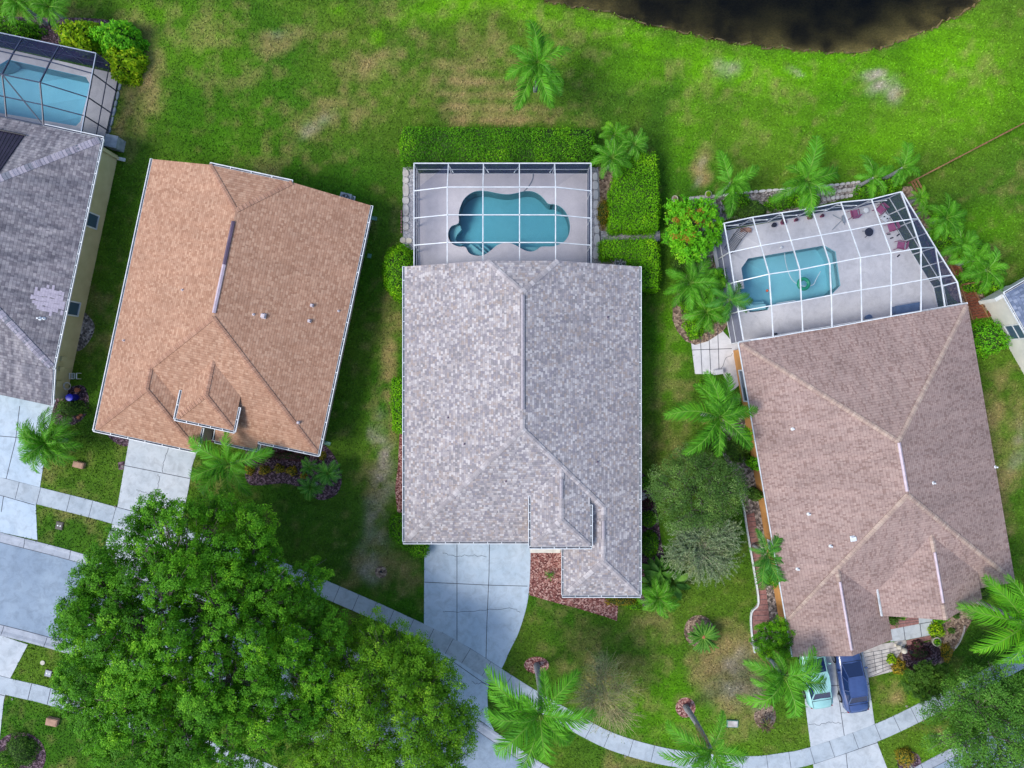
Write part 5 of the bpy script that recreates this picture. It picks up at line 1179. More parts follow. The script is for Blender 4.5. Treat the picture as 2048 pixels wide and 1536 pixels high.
# hedges
hedge('long clipped hedge behind the white-framed rectangular cage', [(806,252),(1186,256),(1190,300),(1187,322),(1000,323),(803,321),(800,290)], 1.5, M['leaf_hedge'], seed=1)
hedge('tall bright rectangular hedge right of the free-form pool', [(1280,308),(1312,308),(1318,400),(1317,458),(1270,460),(1222,458),(1223,380),(1240,330),(1262,316)], 1.7, M['leaf_hedge_b'], seed=2)
hedge('L-shaped bright hedge wrapping the air conditioner beside the mottled roof', [(1204,480),(1310,477),(1318,500),(1317,578),(1275,578),(1268,540),(1254,515),(1205,516)], 1.4, M['leaf_hedge_b'], seed=3)
hedge('narrow clipped hedge against the left wall of the mottled-roofed house', [(783,757),(812,755),(812,864),(785,862)], 1.1, M['leaf_hedge_b'], seed=4)
hedge('dark clipped hedge around the front left corner of the mottled-roofed house', [(778,1040),(790,1032),(815,1034),(816,1084),(855,1084),(852,1112),(835,1115),(800,1092),(780,1068)], 1.0, M['leaf_hedge'], seed=5)
shrub('rounded clipped bush at the left of the free-form pool cage', 'shrub', 796, 541, 34, 58, 1.6, M['leaf_hedge_b'], .11, 330, seed=6, lump=.05)
shrub('dark low bush in the bed beside the tall rectangular hedge', 'shrub', 1208, 424, 15, 30, .8, M['leaf_gold'], .08, 300, seed=7)
shrub('small round clipped bush, the upper of two at the right wall of the mottled-roofed house', 'shrub', 1299, 1040, 17, 17, .9, M['leaf_hedge'], .08, 420, seed=8, lump=.04)
shrub('oval clipped bush, the lower of two at the right wall of the mottled-roofed house', 'shrub', 1301, 1090, 19, 27, 1.0, M['leaf_hedge'], .08, 420, seed=9, lump=.04)
shrub('small leafy plant above the white pavers by the right wall of the mottled roof', 'shrub', 1289, 968, 10, 13, .6, M['leaf_croton'], .12, 160, seed=10)
# palms
palm_t('bright palm standing alone on the back lawn near the pond', 1074, 126, 4.2, [(1058,42),(1020,98),(1008,148),(1042,214),(1092,214),(1128,162),(1137,95),(1098,60),(1118,190),(1030,190)], 'queen', 5, seed=1)
palm_t('palm on the stone edge above the bush with orange shoots', 1462, 366, 2.8, [(1434,304),(1514,334),(1436,352),(1466,432),(1426,392),(1500,380),(1452,428)], 'queen', 6, seed=2)
palm_t('tallest bright palm rising behind the middle of the angled cage', 1613, 362, 3.3, [(1626,274),(1576,326),(1690,346),(1546,398),(1622,432),(1596,415),(1668,385)], 'queen', 6, seed=3)
palm_t('palm behind the angled cage between the tallest palm and its top right corner', 1748, 354, 2.4, [(1724,310),(1712,350),(1768,392),(1786,330),(1738,398)], 'queen', 6, seed=4)
palm_t('dark palm nearest the wooden fence end', 1806, 336, 2.8, [(1822,278),(1784,312),(1846,352),(1790,372),(1838,308)], 'queen', 6, seed=5)
palm_t('large spreading palm with one yellow-tipped frond left of the pinkish roof', 1440, 834, 4.2, [(1416,744),(1452,750),(1334,820),(1478,786),(1512,812),(1380,912),(1440,910),(1506,886),(1396,770)], 'queen', 6, seed=7)
palm_t('palm in front of the brown-roofed house above the largest tree', 458, 928, 3.6, [(376,884),(452,862),(542,898),(376,948),(392,984),(450,992),(506,982),(402,912)], 'queen', 3, seed=8)
palm_t('tall palm with a leaning grey trunk from the mulch ring beside the curved driveway', 1080, 1428, 7.2, [(980,1336),(978,1390),(966,1424),(1094,1342),(1140,1336),(1190,1436),(1150,1474),(980,1494),(1056,1534),(1096,1534),(1028,1350)], 'queen', 5, base=(1073,1330), seed=9, trunk=.16)
palm_t('tall palm with a leaning grey trunk at the bottom edge right of the bare tree', 1422, 1500, 6.6, [(1338,1452),(1442,1428),(1322,1508),(1350,1550),(1500,1506),(1470,1560),(1400,1580),(1480,1540)], 'queen', 4, base=(1371,1413), seed=10, trunk=.16)
palm_t('palm spreading over the pale silver car', 1568, 1352, 5.6, [(1494,1312),(1556,1302),(1632,1300),(1484,1414),(1660,1378),(1592,1444),(1530,1400),(1650,1330),(1500,1360)], 'queen', 4, seed=11, trunk=.14)
palm_t('bright palm cut off by the right edge below the pinkish roof', 2052, 1248, 5.2, [(1936,1206),(1985,1160),(1950,1296),(2030,1150),(2040,1340),(2000,1330),(2120,1250)], 'queen_y', 3, seed=12, trunk=.14)
palm('drooping green palm at the front right corner of the mottled roof', 1316, 1196, 1.6, 'pygmy', 1.05, n=18, seed=13, heart=False)
palm_t('ferny palm against the orange wall near the brick path', 1534, 1108, 2.6, [(1510,1062),(1568,1060),(1580,1110),(1505,1130),(1560,1180),(1520,1180),(1500,1095)], 'queen_d', 4, seed=14)
palm('bluish green fine palm, the right one in the dark bed of the brown-roofed house', 656, 947, 1.5, 'pygmy_d', .72, n=22, seed=15, heart=False)
palm('bluish green fine palm, the lower one in the dark bed of the brown-roofed house', 621, 974, 1.4, 'pygmy_d', .70, n=20, seed=16, heart=False)
palm('bluish green fine palm, the upper left one in the dark bed of the brown-roofed house', 620, 934, 1.2, 'pygmy_d', .55, n=16, seed=17, heart=False)
palm('wide feathery palm beside the driveway of the grey-roofed house', 97, 884, 1.9, 'pygmy', 1.65, n=34, seed=18, heart=False)
palm('feathery palm at the right end of the long hedge, the lowest of three', 1224, 316, 2.4, 'pygmy', 1.08, n=22, seed=19)
palm('feathery palm at the right end of the long hedge, the topmost of three', 1228, 270, 2.4, 'pygmy_y', .78, n=18, seed=20)
palm('feathery palm at the right end of the long hedge, the rightmost of three', 1268, 290, 2.4, 'pygmy', .82, n=18, seed=21)
palm('feathery palm in the very top left corner', 40, 8, 2.6, 'pygmy', 1.15, n=22, seed=22)
palm('feathery palm at the top edge right of the corner palm', 98, 14, 2.6, 'pygmy', 1.05, n=20, seed=23)
for i, (x_, y_, z_, k_, s_, n_, lb) in enumerate([(1380,566,1.8,'queen',.78,14,'palm left of the angled cage, nearest the lawn'),(1430,562,1.5,'queen_y',.42,8,'small upright palm against the left wall of the angled cage'),(1412,624,1.8,'pygmy',1.25,22,'fine-leaved palm below the others left of the angled cage'),(1458,600,2.6,'queen_d',.62,9,'dark palm reaching over the corner steps of the turquoise pool'),
      (1838,396,1.0,'pygmy_y',.62,14,'small fan-like palm just outside the cage top right corner'),(1844,424,.9,'pygmy_y',.42,12,'smallest yellow-green palm outside the angled cage wall'),(1864,458,1.0,'pygmy_y',.62,14,'spiky yellow-green palm halfway along the angled cage wall'),
      (1892,436,1.6,'queen',.58,13,'feathery dark palm by the neighbouring lawn beside the angled cage'),(1922,492,1.6,'queen',.62,13,'dark palm beside the lime bush right of the angled cage'),(1974,540,2.2,'queen',.62,12,'broad palm above the red-brown wooden steps'),(1948,520,1.8,'queen',.55,12,'medium palm between the lime bush and the wooden steps')]):
    palm(lb, x_, y_, z_, k_, s_, n=n_, seed=40+i, heart=False)
palm('cycad with a dark green rosette and orange heart on the front lawn', 1407, 1274, .75, 'cycad', 1.15, n=84, seed=60, cat='cycad', name='cycad', heart=False, trunk=.2, layers=False)
palm('tiny spiky cycad in the red mulch bed', 1099, 1150, .3, 'cycad', .45, n=16, seed=61, cat='cycad', name='cycad', heart=False, trunk=.08)
r_ = palm('dark plum spiky plant on the bare soil left of the two-car driveway', 1531, 1450, .6, 'cycad', .62, n=22, seed=62, cat='plant', name='spiky_plant', heart=False, trunk=.1)
FR['plum'] = [frond_mesh('frond', 1.0, .16, .3, .35, 30, .03, M['leaf_plum'], 5, .2)]
for ch in r_.children:
    if ch.name.startswith('frond'): ch.data = FR['plum'][0]
cy = P(1407,1274,.85); mb = MB(); mb.lathe(cy-V((0,0,.1)), [(.17,0),(.16,.08),(.08,.13)], 10); o = mb.build('heart', M['terracotta'], [x for x in bpy.data.objects if x.name == 'cycad'][0])
# shrubs: (label, x, y, rx, ry, h, material, leaf size)
SH = [('tall yellow-green bush behind the dark-framed cage, the left one', 152, 66, 44, 30, 1.9, 'leaf_lime', .22), ('leafy green bush behind the dark-framed cage, the right one', 230, 72, 46, 34, 2.0, 'leaf_croton', .22),
 ('lime-tipped bush at the corner of the dark-framed cage', 243, 122, 38, 34, 1.6, 'leaf_lime', .22), ('dark green bush at the left edge above the dark-framed cage', 18, 56, 50, 26, 1.6, 'leaf_hedge', .16),
 ('bright bushy shrub between the pinkish roof and the white-walled house', 1986, 676, 38, 36, 1.5, 'leaf_croton', .14), ('lime bush among the palms right of the angled cage', 1934, 502, 12, 20, 1.2, 'leaf_lime', .16),
 ('green bush in the corner where cage and wooden fence meet', 1785, 362, 26, 22, 1.2, 'leaf_hedge_b', .14), ('low dark plants under the palms behind the angled cage', 1500, 418, 48, 20, .6, 'leaf_dk', .12),
 ('light green undergrowth below the tallest palm behind the cage', 1565, 405, 34, 14, .6, 'leaf_hedge', .12), ('green undergrowth beside the angled cage wall', 1888, 474, 26, 26, .9, 'leaf_hedge', .14), ('green undergrowth at the foot of the broad palm', 1950, 560, 30, 24, .9, 'leaf_hedge', .14),
 ('dense green undergrowth under the palms left of the angled cage', 1392, 600, 38, 34, .9, 'leaf_hedge', .13), ('bright low bush at the foot of the palms above the patio', 1392, 655, 22, 22, .8, 'leaf_hedge_b', .12), ('dark undergrowth below the bush with orange shoots', 1372, 530, 30, 20, .7, 'leaf_dk', .12),
 ('dark bush under the spreading palm beside the orange wall', 1478, 900, 26, 26, 1.2, 'leaf_dk', .11), ('leafy green bush climbing over the orange wall edge', 1522, 928, 18, 14, 2.4, 'leaf_croton', .15), ('dark green bush below the spreading palm near the twiggy tree', 1428, 880, 30, 22, .9, 'leaf_dk', .11),
 ('thin green bush at the orange wall among rocks', 1515, 990, 13, 12, 1.6, 'leaf_dk', .12), ('dark clipped bush above the wide feathery palm at left', 136, 816, 32, 18, .9, 'leaf_dk', .10),
 ('gold and green low bush, first in the dark bed from the left', 498, 940, 10, 10, .5, 'leaf_gold', .10), ('gold and green low bush, second in the dark bed from the left', 527, 941, 11, 10, .5, 'leaf_gold', .10), ('gold and green low bush, third in the dark bed from the left', 557, 938, 11, 9, .5, 'leaf_gold', .10), ('gold and green low bush, fourth in the dark bed from the left', 582, 942, 11, 10, .5, 'leaf_gold', .10),
 ('small gold bush beside the bluish palms', 606, 952, 7, 6, .4, 'leaf_gold', .10), ('small green bush at the corner of the brown roof', 643, 912, 8, 9, .5, 'leaf_gold', .10), ('dark plum shrubs under the front eave of the brown roof', 575, 912, 46, 10, .6, 'leaf_plum', .10),
 ('bright yellow-green bush beside the front path of the pinkish roof', 1877, 1262, 15, 14, .7, 'leaf_lime', .15), ('green bush above the bright yellow-green bush by the front path', 1884, 1236, 15, 13, .8, 'leaf_hedge', .12), ('small dark bush between garage roof and entry path', 1790, 1240, 8, 14, .8, 'leaf_dk', .10), ('small rust and green bush under the entry gable', 1806, 1232, 11, 9, .5, 'leaf_hedge', .10),
 ('gold bush at the right edge of the stone walk', 1786, 1320, 9, 10, .5, 'leaf_lime', .12), ('gold and green border plants below the stone walk', 1801, 1336, 14, 15, .5, 'leaf_gold', .11), ('plum-leaved plants in the round front garden bed', 1842, 1308, 24, 14, .5, 'leaf_plum', .10), ('yellow-green bush at the right rim of the front garden bed', 1896, 1306, 10, 18, .5, 'leaf_gold', .11), ('small dark plum bush beside the white garden globes', 1838, 1290, 10, 9, .5, 'leaf_plum', .10),
 ('dark bushes under the right corner of the pinkish roof', 1968, 1188, 22, 12, .7, 'leaf_dk', .11), ('yellow-green ground cover under the front right eave of the mottled roof', 1245, 1204, 34, 9, .3, 'leaf_gold', .09), ('low green plants below the drooping palm', 1270, 1212, 16, 9, .3, 'leaf_hedge_b', .09),
 ('dense dark bush in the mulch ring at the bottom left corner', 34, 1506, 32, 34, .9, 'leaf_dk', .11), ('rust-brown bush in the mulch ring at the bottom edge', 1815, 1518, 17, 19, .8, 'leaf_gold', .09), ('green bush in the far bottom left of the ring bed', 10, 1525, 26, 20, 1.0, 'leaf_hedge', .11),
 ('low red-leaved plants by the right wall of the mottled roof', 1296, 1008, 12, 10, .4, 'leaf_plum', .12), ('sparse green plants in the soil by the entry gable', 1914, 1232, 8, 6, .3, 'leaf_dk', .10), ('small green plant in the soil beyond the entry gable', 1905, 1262, 7, 6, .3, 'leaf_dk', .10),
 ('bushy green undergrowth below the palm on the stone edge', 1478, 398, 26, 18, .9, 'leaf_hedge', .14), ('leafy clump under the tallest palm behind the angled cage', 1612, 392, 30, 18, 1.0, 'leaf_hedge_b', .15), ('dense green bush filling between the two palms by the cage top right corner', 1752, 378, 34, 20, 1.2, 'leaf_hedge', .15),
 ('feathery green bush on the neighbouring lawn side of the angled cage', 1900, 440, 24, 26, 1.2, 'leaf_croton', .15), ('feathery green bush right of the lime bush beside the angled cage', 1958, 508, 26, 24, 1.2, 'leaf_croton', .15), ('bright green bush below the broad palm by the boardwalk', 1985, 568, 22, 20, 1.0, 'leaf_hedge_b', .14),
 ('bright green bush below the bush with orange shoots', 1440, 560, 18, 26, 1.3, 'leaf_croton', .14), ('green bush left of the patio under the fine-leaved palm', 1412, 632, 24, 20, 1.0, 'leaf_hedge_b', .13), ('green bush between patio and spreading palm', 1418, 776, 24, 18, .9, 'leaf_hedge', .13), ('green bush beneath the middle of the spreading palm', 1462, 820, 26, 26, .9, 'leaf_hedge', .13),
 ('yellow-green bush at the orange wall below the spreading palm', 1508, 868, 14, 18, 1.4, 'leaf_hedge_b', .14), ('green bush under the ferny palm by the brick path', 1546, 1150, 18, 26, 1.1, 'leaf_hedge', .12), ('low green bush at the front right corner under the drooping palm', 1300, 1180, 18, 22, .8, 'leaf_hedge', .12),
 ('green bush under the palm that spreads over the silver car', 1560, 1312, 24, 16, 1.0, 'leaf_hedge', .12)]
for i, (lb, x_, y_, rx, ry, h_, m_, lf) in enumerate(SH):
    shrub(lb, 'shrub', x_, y_, rx, ry, h_, M[m_], lf, 380 if lf < .13 else 240, seed=100+i, lump=.2)
# broad paddle-leaved plants beside the drooping palm
def paddle_plant(label, px, py, h, n, seed, L=.9):
    rr = random.Random(seed); c = P(px, py, 0); mb = MB(); var = []
    for k in range(n):
        a_ = k*2.4+rr.uniform(-.2,.2); ln = L*rr.uniform(.7,1.1); st = h*rr.uniform(.5,1); d_ = V((math.cos(a_), math.sin(a_), 0)); s_ = V((-d_.y, d_.x, 0)); b_ = d_*rr.uniform(.1,.35)+V((0,0,st))
        mb.tube([V((0,0,0)), b_], .012, 4, 1); var += [.5]*8; rows = []
        for j in range(6):
            t_ = j/5; w_ = ln*.20*math.sin(math.pi*min(.97, t_*.9+.08)); p = b_+d_*ln*t_+V((0,0,.25*ln*t_-.6*ln*t_*t_)); rows += [p-s_*w_+V((0,0,.05)), p, p+s_*w_+V((0,0,.05))]
        fs = [(j*3+i, j*3+i+1, (j+1)*3+i+1, (j+1)*3+i) for j in range(5) for i in range(2)]; mb.add(rows, fs, 0); var += [rr.random()]*18
    o = mb.build('paddle_plant', [M['leaf_fine'], M['core_green']], world=False); at_ = o.data.attributes.new('var','FLOAT','POINT'); at_.data.foreach_set('value', var); o.location = c
    return tag(o, label, 'plant')
paddle_plant('paddle-leaved plant at the right wall, nearest the oval clipped bush', 1312, 1135, 1.5, 16, 1, 1.1); paddle_plant('paddle-leaved plant right of the drooping palm', 1340, 1158, 1.3, 16, 2, 1.1); paddle_plant('silvery paddle-leaved plant between wall and drooping palm', 1298, 1158, 1.4, 14, 3, 1.0)

# ------------------------------------------------------------------ vehicles
def car(label, pxf, rz, paint, seed=0):
    """saloon; +y is the nose. pxf = ground point under its middle"""
    root = thing('parked_car', pxf, label, 'car', None, rz)
    st = [(-2.34,.50,.42,.86),(-2.28,.72,.30,.98),(-2.05,.86,.24,1.05),(-1.6,.90,.22,1.06),(-1.0,.91,.2,1.0),(0,.92,.2,.96),(.9,.91,.2,.94),(1.35,.90,.22,.93),(1.8,.86,.24,.86),(2.15,.74,.28,.76),(2.33,.50,.36,.62)]
    rows = []
    for y_, w_, zb, zt in st:
        h_ = zt-zb; rows += [(-w_*.90,y_,zb),(-w_,y_,zb+h_*.3),(-w_*.99,y_,zb+h_*.65),(-w_*.93,y_,zb+h_*.88),(-w_*.72,y_,zt),(0,y_,zt+.035),(w_*.72,y_,zt),(w_*.93,y_,zb+h_*.88),(w_*.99,y_,zb+h_*.65),(w_,y_,zb+h_*.3),(w_*.90,y_,zb)]
    n = 11; mb = MB(); fs = [(i*n+k, (i+1)*n+k, (i+1)*n+k+1, i*n+k+1)[::-1] for i in range(len(st)-1) for k in range(n-1)]
    fs += [tuple(range(n))[::1], tuple((len(st)-1)*n+k for k in range(n))[::-1]]; fs += [(i*n, i*n+n-1, (i+1)*n+n-1, (i+1)*n) for i in range(len(st)-1)]
    mb.add(rows, fs); body = mb.build('body', paint, root, smooth=True, world=False)
    # cabin: belt line, roof line
    B = [(-.70,-1.62,1.04),(-.80,-.6,.99),(-.80,.4,.96),(-.66,1.22,.945),(.66,1.22,.945),(.80,.4,.96),(.80,-.6,.99),(.70,-1.62,1.04)]
    T = [(-.56,-.98,1.42),(-.62,-.5,1.45),(-.61,.1,1.45),(-.54,.42,1.42),(.54,.42,1.42),(.61,.1,1.45),(.62,-.5,1.45),(.56,-.98,1.42)]
    mb = MB(); mb.add(T+[(x_*.6,y_*.8-.05,z_+.03) for x_, y_, z_ in T], [(i,(i+1)%8,8+(i+1)%8,8+i)[::-1] for i in range(8)]+[tuple(range(8,16))[::-1]]); ro = mb.build('roof', paint, root, smooth=True, world=False)
    def pane(name, ids, ins=.0):
        mb = MB(); q_ = [Vector(B[ids[0]]), Vector(B[ids[1]]), Vector(T[ids[1]]), Vector(T[ids[0]])]; mb.add(q_, [(0,1,2,3),(3,2,1,0)][:1]); mb.build(name, M['carglass'], root, world=False)
    pane('windscreen', (3,4)); pane('rear_window', (7,0))
    for a_, b_ in ((0,1),(1,2),(2,3),(4,5),(5,6),(6,7)): pane('side_window', (a_,b_))
    mb = MB()
    for i in range(8): mb.bar(B[i], T[i], .06 if i in (0,3,4,7) else .05, .045)
    for i in range(8): mb.bar(T[i], T[(i+1)%8], .045, .04)
    mb.build('pillar', paint, root, world=False)
    mb = MB()
    for a_, b_ in (((-.70,-1.68,1.085),(.70,-1.68,1.085)),((-.66,1.30,.975),(.66,1.30,.975)),((-.70,-1.68,1.085),(-.62,-2.18,1.03)),((.70,-1.68,1.085),(.62,-2.18,1.03))): mb.bar(a_, b_, .02, .02)
    for sx in (-1, 1):
        for y_ in (-.58,.45): mb.bar((sx*.86,y_,.88),(sx*.915,y_,.5), .02, .02)
    mb.build('panel_seam', M['black'], root, world=False)
    for sx in (-1, 1):
        for y_ in (-1.42, 1.42):
            mb = MB(); mb.tube([(sx*.74,y_,.33),(sx*.93,y_,.33)], .33, 20); w_ = mb.build('wheel', M['tyre'], root, world=False)
            mb = MB(); mb.tube([(sx*.925,y_,.33),(sx*.945,y_,.33)], .21, 14); mb.build('rim', M['rim'], w_, world=False)
        mb = MB(); mb.box((sx*.98,.74,.98), (.2,.11,.11), 0, top=.8); mb.build('mirror', paint, root, world=False)
        mb = MB(); mb.box((sx*.62,-2.215,.86), (.26,.08,.13)); mb.build('tail_light', M['redlamp'], root, world=False)
        mb = MB(); mb.box((sx*.60,2.22,.62), (.30,.14,.12)); mb.build('headlight', M['glass'], root, world=False)
    return root
k0 = R(9.0)
cc = P(1707,1359,.9); car('blue saloon car parked half under the garage roof edge', (cc.x, cc.y, 0), k0, M['paint_blue'])
cc = P(1634,1351,.9); car('pale silver saloon car under the palm fronds', (cc.x, cc.y, 0), k0, M['paint_silver_teal'])

# ------------------------------------------------------------------ garden and pool objects
def one(name, mb, mats, label, cat, group=None, loc=None, smooth=False):
    c = V(loc) if loc else V((sum(v[0] for v in mb.v)/len(mb.v), sum(v[1] for v in mb.v)/len(mb.v), 0))
    mb.v = [(v[0]-c.x, v[1]-c.y, v[2]-c.z) for v in mb.v]; o = mb.build(name, mats, smooth=smooth); o.location = c; return tag(o, label, cat, group)
# wooden fence
pts = PL([(x_, 366-(x_-1818)*.522) for x_ in (1818,1900,1952,2000,2056,2160)], 0)
root = thing('wooden_fence', pts[0], 'thin weathered wooden fence running from the palms to the right edge', 'fence')
for i in range(len(pts)-1):
    a_, b_ = pts[i], pts[i+1]; L = (b_-a_).length; n = max(1, round(L/1.6)); t = (b_-a_)/n
    for k in range(n):
        p = a_+t*k; mb = MB(); mb.box((p.x,p.y,.55), (.11,.11,1.1), R(30)); mb.build('post', M['wood'], root)
    mb = MB()
    for z_ in (.3,.6,.95): mb.bar(a_+V((0,0,z_)), b_+V((0,0,z_)), .07, .14)
    mb.build('rail', M['wood'], root)
a_, b_ = P(1818,366), P(1832,392); mb = MB(); [mb.bar(a_+V((0,0,z_)), b_+V((0,0,z_)), .045, .14) for z_ in (.3,.6,.95)]; mb.build('rail', M['wood'], root)
# red-brown boarded walk / steps by the white-walled house
def boards(name, label, cat, quad, n, z=.12, mat='wood_red'):
    q_ = PL(quad, z); c = sum(q_, V((0,0,0)))/4; root = thing(name, (c.x, c.y, 0), label, cat)
    for k in range(n):
        a_ = q_[0].lerp(q_[3], (k+.06)/n); b_ = q_[1].lerp(q_[2], (k+.06)/n); c_ = q_[1].lerp(q_[2], (k+.86)/n); d_ = q_[0].lerp(q_[3], (k+.86)/n); mb = MB(); mb.prism([a_,b_,c_,d_], z-.05, z); mb.build('board', M[mat], root)
    for s in (0,1):
        e0, e1 = (q_[0], q_[3]) if s == 0 else (q_[1], q_[2]); mb = MB(); mb.bar(e0+V((0,0,.02)), e1+V((0,0,.02)), .09, .1); mb.build('side_beam', M['wood'], root)
    return root
boards('wooden_steps', 'red-brown wooden boardwalk between the pinkish-roofed and white-walled houses', 'steps', Z(3.339,1650,240,[(905,1110),(975,1100),(1088,1318),(985,1335)]), 13, .15)
boards('wooden_steps', 'short red-brown wooden steps beside the angled cage wall', 'steps', Z(3.339,1650,240,[(830,960),(890,975),(925,1040),(870,1035)]), 5, .15)
mb = MB(); q_ = Z(3.339,1650,240,[(1085,1275),(1150,1262),(1212,1254),(1090,1318)]); mb.prism(PL(q_,.0), 0, .08); one('landing', mb, M['wood_red'], 'triangular brown landing against the white wall', 'landing')
mb = MB(); a_, b_, c_ = [P(*p_, 0) for p_ in Z(3.339,1650,240,[(900,1105),(985,1092),(880,1045)])]; mb.bar(a_+V((0,0,.9)), b_+V((0,0,.9)), .05,.1); mb.bar(a_+V((0,0,.45)), b_+V((0,0,.45)), .05,.1)
for p_ in (a_, b_): mb.box((p_.x,p_.y,.5), (.1,.1,1.0))
one('wooden_gate', mb, M['wood'], 'small wooden gate across the boardwalk', 'gate')
# white curved edging beside the brick path
root = None
e = smooth_line(PL([(1474,955),(1478,985),(1487,1018),(1492,1050),(1497,1081),(1502,1110),(1507,1140),(1516,1204),(1502,1224),(1502,1262),(1508,1304)], 0), 4); mb = MB()
for i in range(len(e)-1): mb.bar(e[i]+V((0,0,.09)), e[i+1]+V((0,0,.09)), .09, .2)
one('garden_edging', mb, M['white'], 'white curved edging along the brick path', 'edging')
e = smooth_line(PL(Z(3.606,1480,1140,[(1615,400),(1605,450),(1575,520),(1545,560)]), 0), 4); mb = MB()
for i in range(len(e)-1): mb.bar(e[i]+V((0,0,.06)), e[i+1]+V((0,0,.06)), .07, .14)
one('garden_edging', mb, M['stone'], 'short pale curved edging at the right of the front garden bed', 'edging')
# low stone walls around the cage
def stone_row(label, line, w, seed, grp, m='stone', lo=.30, hi=.55, h=.14, name='stone_block', cat='stone'):
    rr = random.Random(seed); pts = smooth_line(PL(line), 4); D = [0]
    for i in range(1, len(pts)): D.append(D[-1]+(pts[i]-pts[i-1]).length)
    s = 0
    while s < D[-1]-.15:
        ln = rr.uniform(lo, hi); mid = min(s+ln/2, D[-1]); i = max(j for j in range(len(D)) if D[j] <= mid); i = min(i, len(pts)-2); t_ = (mid-D[i])/max(1e-6, D[i+1]-D[i]); p = pts[i].lerp(pts[i+1], t_); d_ = pts[i+1]-pts[i]
        a_ = math.atan2(d_.y, d_.x)+rr.uniform(-.05,.05); hh = h*rr.uniform(.85,1.15); mb = MB(); n = 7; ww = w*rr.uniform(.85,1.1)
        ring = []
        for q_ in range(8):
            an = 2*math.pi*(q_+.5)/8; x_ = max(-1, min(1, math.cos(an)*1.32))*(ln-.03)/2*rr.uniform(.92,1); y_ = max(-1, min(1, math.sin(an)*1.32))*ww/2*rr.uniform(.9,1); ring.append((x_*math.cos(a_)-y_*math.sin(a_), x_*math.sin(a_)+y_*math.cos(a_)))
        mb.add([(x_,y_,0) for x_, y_ in ring]+[(x_,y_,hh*.85) for x_, y_ in ring]+[(x_*.9,y_*.9,hh) for x_, y_ in ring], [(k, (k+1)%8, 8+(k+1)%8, 8+k) for k in range(8)]+[(8+k, 8+(k+1)%8, 16+(k+1)%8, 16+k) for k in range(8)]+[tuple(range(16,24))])
        o = mb.build(name, M[m]); o.location = (p.x, p.y, 0); tag(o, label, cat, grp); s += ln
stone_row('pale irregular flat stone in the strip left of the free-form pool cage', [(812,340),(812,400),(812,460)], .5, 1, 'flat stones left of the free-form pool cage', lo=.45, hi=.95, h=.1)
stone_row('pink brick edging block left of the free-form pool cage', [(803,420),(803,470)], .13, 2, 'pink edging blocks', 'brick', .2, .22, .1, 'edging_brick', 'brick')
stone_row('large square tan paver left of the free-form pool cage', [(800,480),(822,482)], .42, 3, 'square pavers at the strip end', 'pot', .4, .5, .08, 'paver', 'paver')
stone_row('grey flat stone in the strip right of the free-form pool cage', [(1190,345),(1192,400),(1194,470),(1192,510)], .40, 4, 'flat stones right of the free-form pool cage', 'deck_w', .5, .95, .1)
stone_row('white stone in the low wall behind the angled cage', [(1376,398),(1440,392),(1500,385),(1560,380),(1640,374),(1716,365)], .22, 5, 'white stones of the low back wall')
stone_row('pale block stacked behind the angled cage near its middle', [(1640,388),(1716,378)], .28, 6, 'blocks behind the angled cage', lo=.28, hi=.42)
stone_row('grey block in the second row behind the angled cage', [(1644,400),(1700,392)], .28, 8, 'second row of blocks behind the angled cage', lo=.25, hi=.4)
stone_row('rock in the border left of the angled cage', [(1405,520),(1402,548),(1420,590)], .4, 7, 'rocks left of the angled cage', 'stone', .3, .5, .2)
stone_row('dark curb stone under the dark-framed cage wall', [(242,165),(225,240),(212,290)], .18, 9, 'curb stones along the dark-framed cage', 'ac', .5, .8, .1)
stone_row('grey edging rock in the corner bed of the lime-tipped bush', [(250,165),(272,150),(284,125)], .22, 12, 'rocks rimming the cage corner bed', 'ac', .3, .5, .12)
stone_row('small light paver beside the right wall of the mottled roof', [(1284,985),(1288,1000)], .5, 10, 'light pavers by the right wall', 'stone', .25, .3, .08, 'paver', 'paver')
stone_row('reddish brick paver at the rim of the bed near the yellow wall', [(155,838),(165,826)], .25, 11, 'reddish pavers near the yellow wall', 'terracotta', .25, .3, .08, 'paver', 'paver')

def ac_unit(px, py, rz, label):
    c = P(px, py, .8); root = thing('air_conditioner', (c.x, c.y, 0), label, 'air conditioner', None, rz)
    mb = MB(); mb.box((0,0,.04), (.95,.95,.08)); mb.build('pad', M['deck_w'], root, world=False)
    mb = MB(); mb.box((0,0,.42), (.78,.78,.68)); mb.box((0,0,.775), (.8,.8,.03)); mb.build('casing', M['ac'], root, world=False)
    mb = MB(); mb.lathe((0,0,.77), [(.33,0),(.33,.04),(.30,.045)], 24); o = mb.build('fan_guard', M['black'], root, world=False)
    mb = MB()
    for r_ in (.08,.14,.20,.26,.31): mb.tube([(r_*math.cos(t_), r_*math.sin(t_), .83) for t_ in np.linspace(0, 6.283, 21)], .006, 4)
    for k in range(5): a_ = k*1.2566; mb.add([(0,0,.82),(.28*math.cos(a_),.28*math.sin(a_),.822),(.28*math.cos(a_+.5),.28*math.sin(a_+.5),.822)], [(0,1,2)])
    mb.build('fan', M['ac'], o, world=False); return root
ac_unit(1241, 525, 0, 'square grey air conditioner inside the L-shaped hedge'); ac_unit(690, 397, R(-14), 'grey air conditioner at the back eave of the brown-roofed house')
mb = MB(); c = P(1215,526,.2)
for k in range(3): mb.tube([c+V((k*.12,-.3,-.1)), c+V((k*.12,0,.2+.05*k)), c+V((k*.12+.1,.25,.2)), c+V((k*.12+.1,.3,-.1))], .035, 8)
mb.box((c.x+.5,c.y,.18), (.35,.3,.36)); one('pool_pump', mb, M['stone'], 'white pool pump pipes beside the hedge-wrapped air conditioner', 'pump')
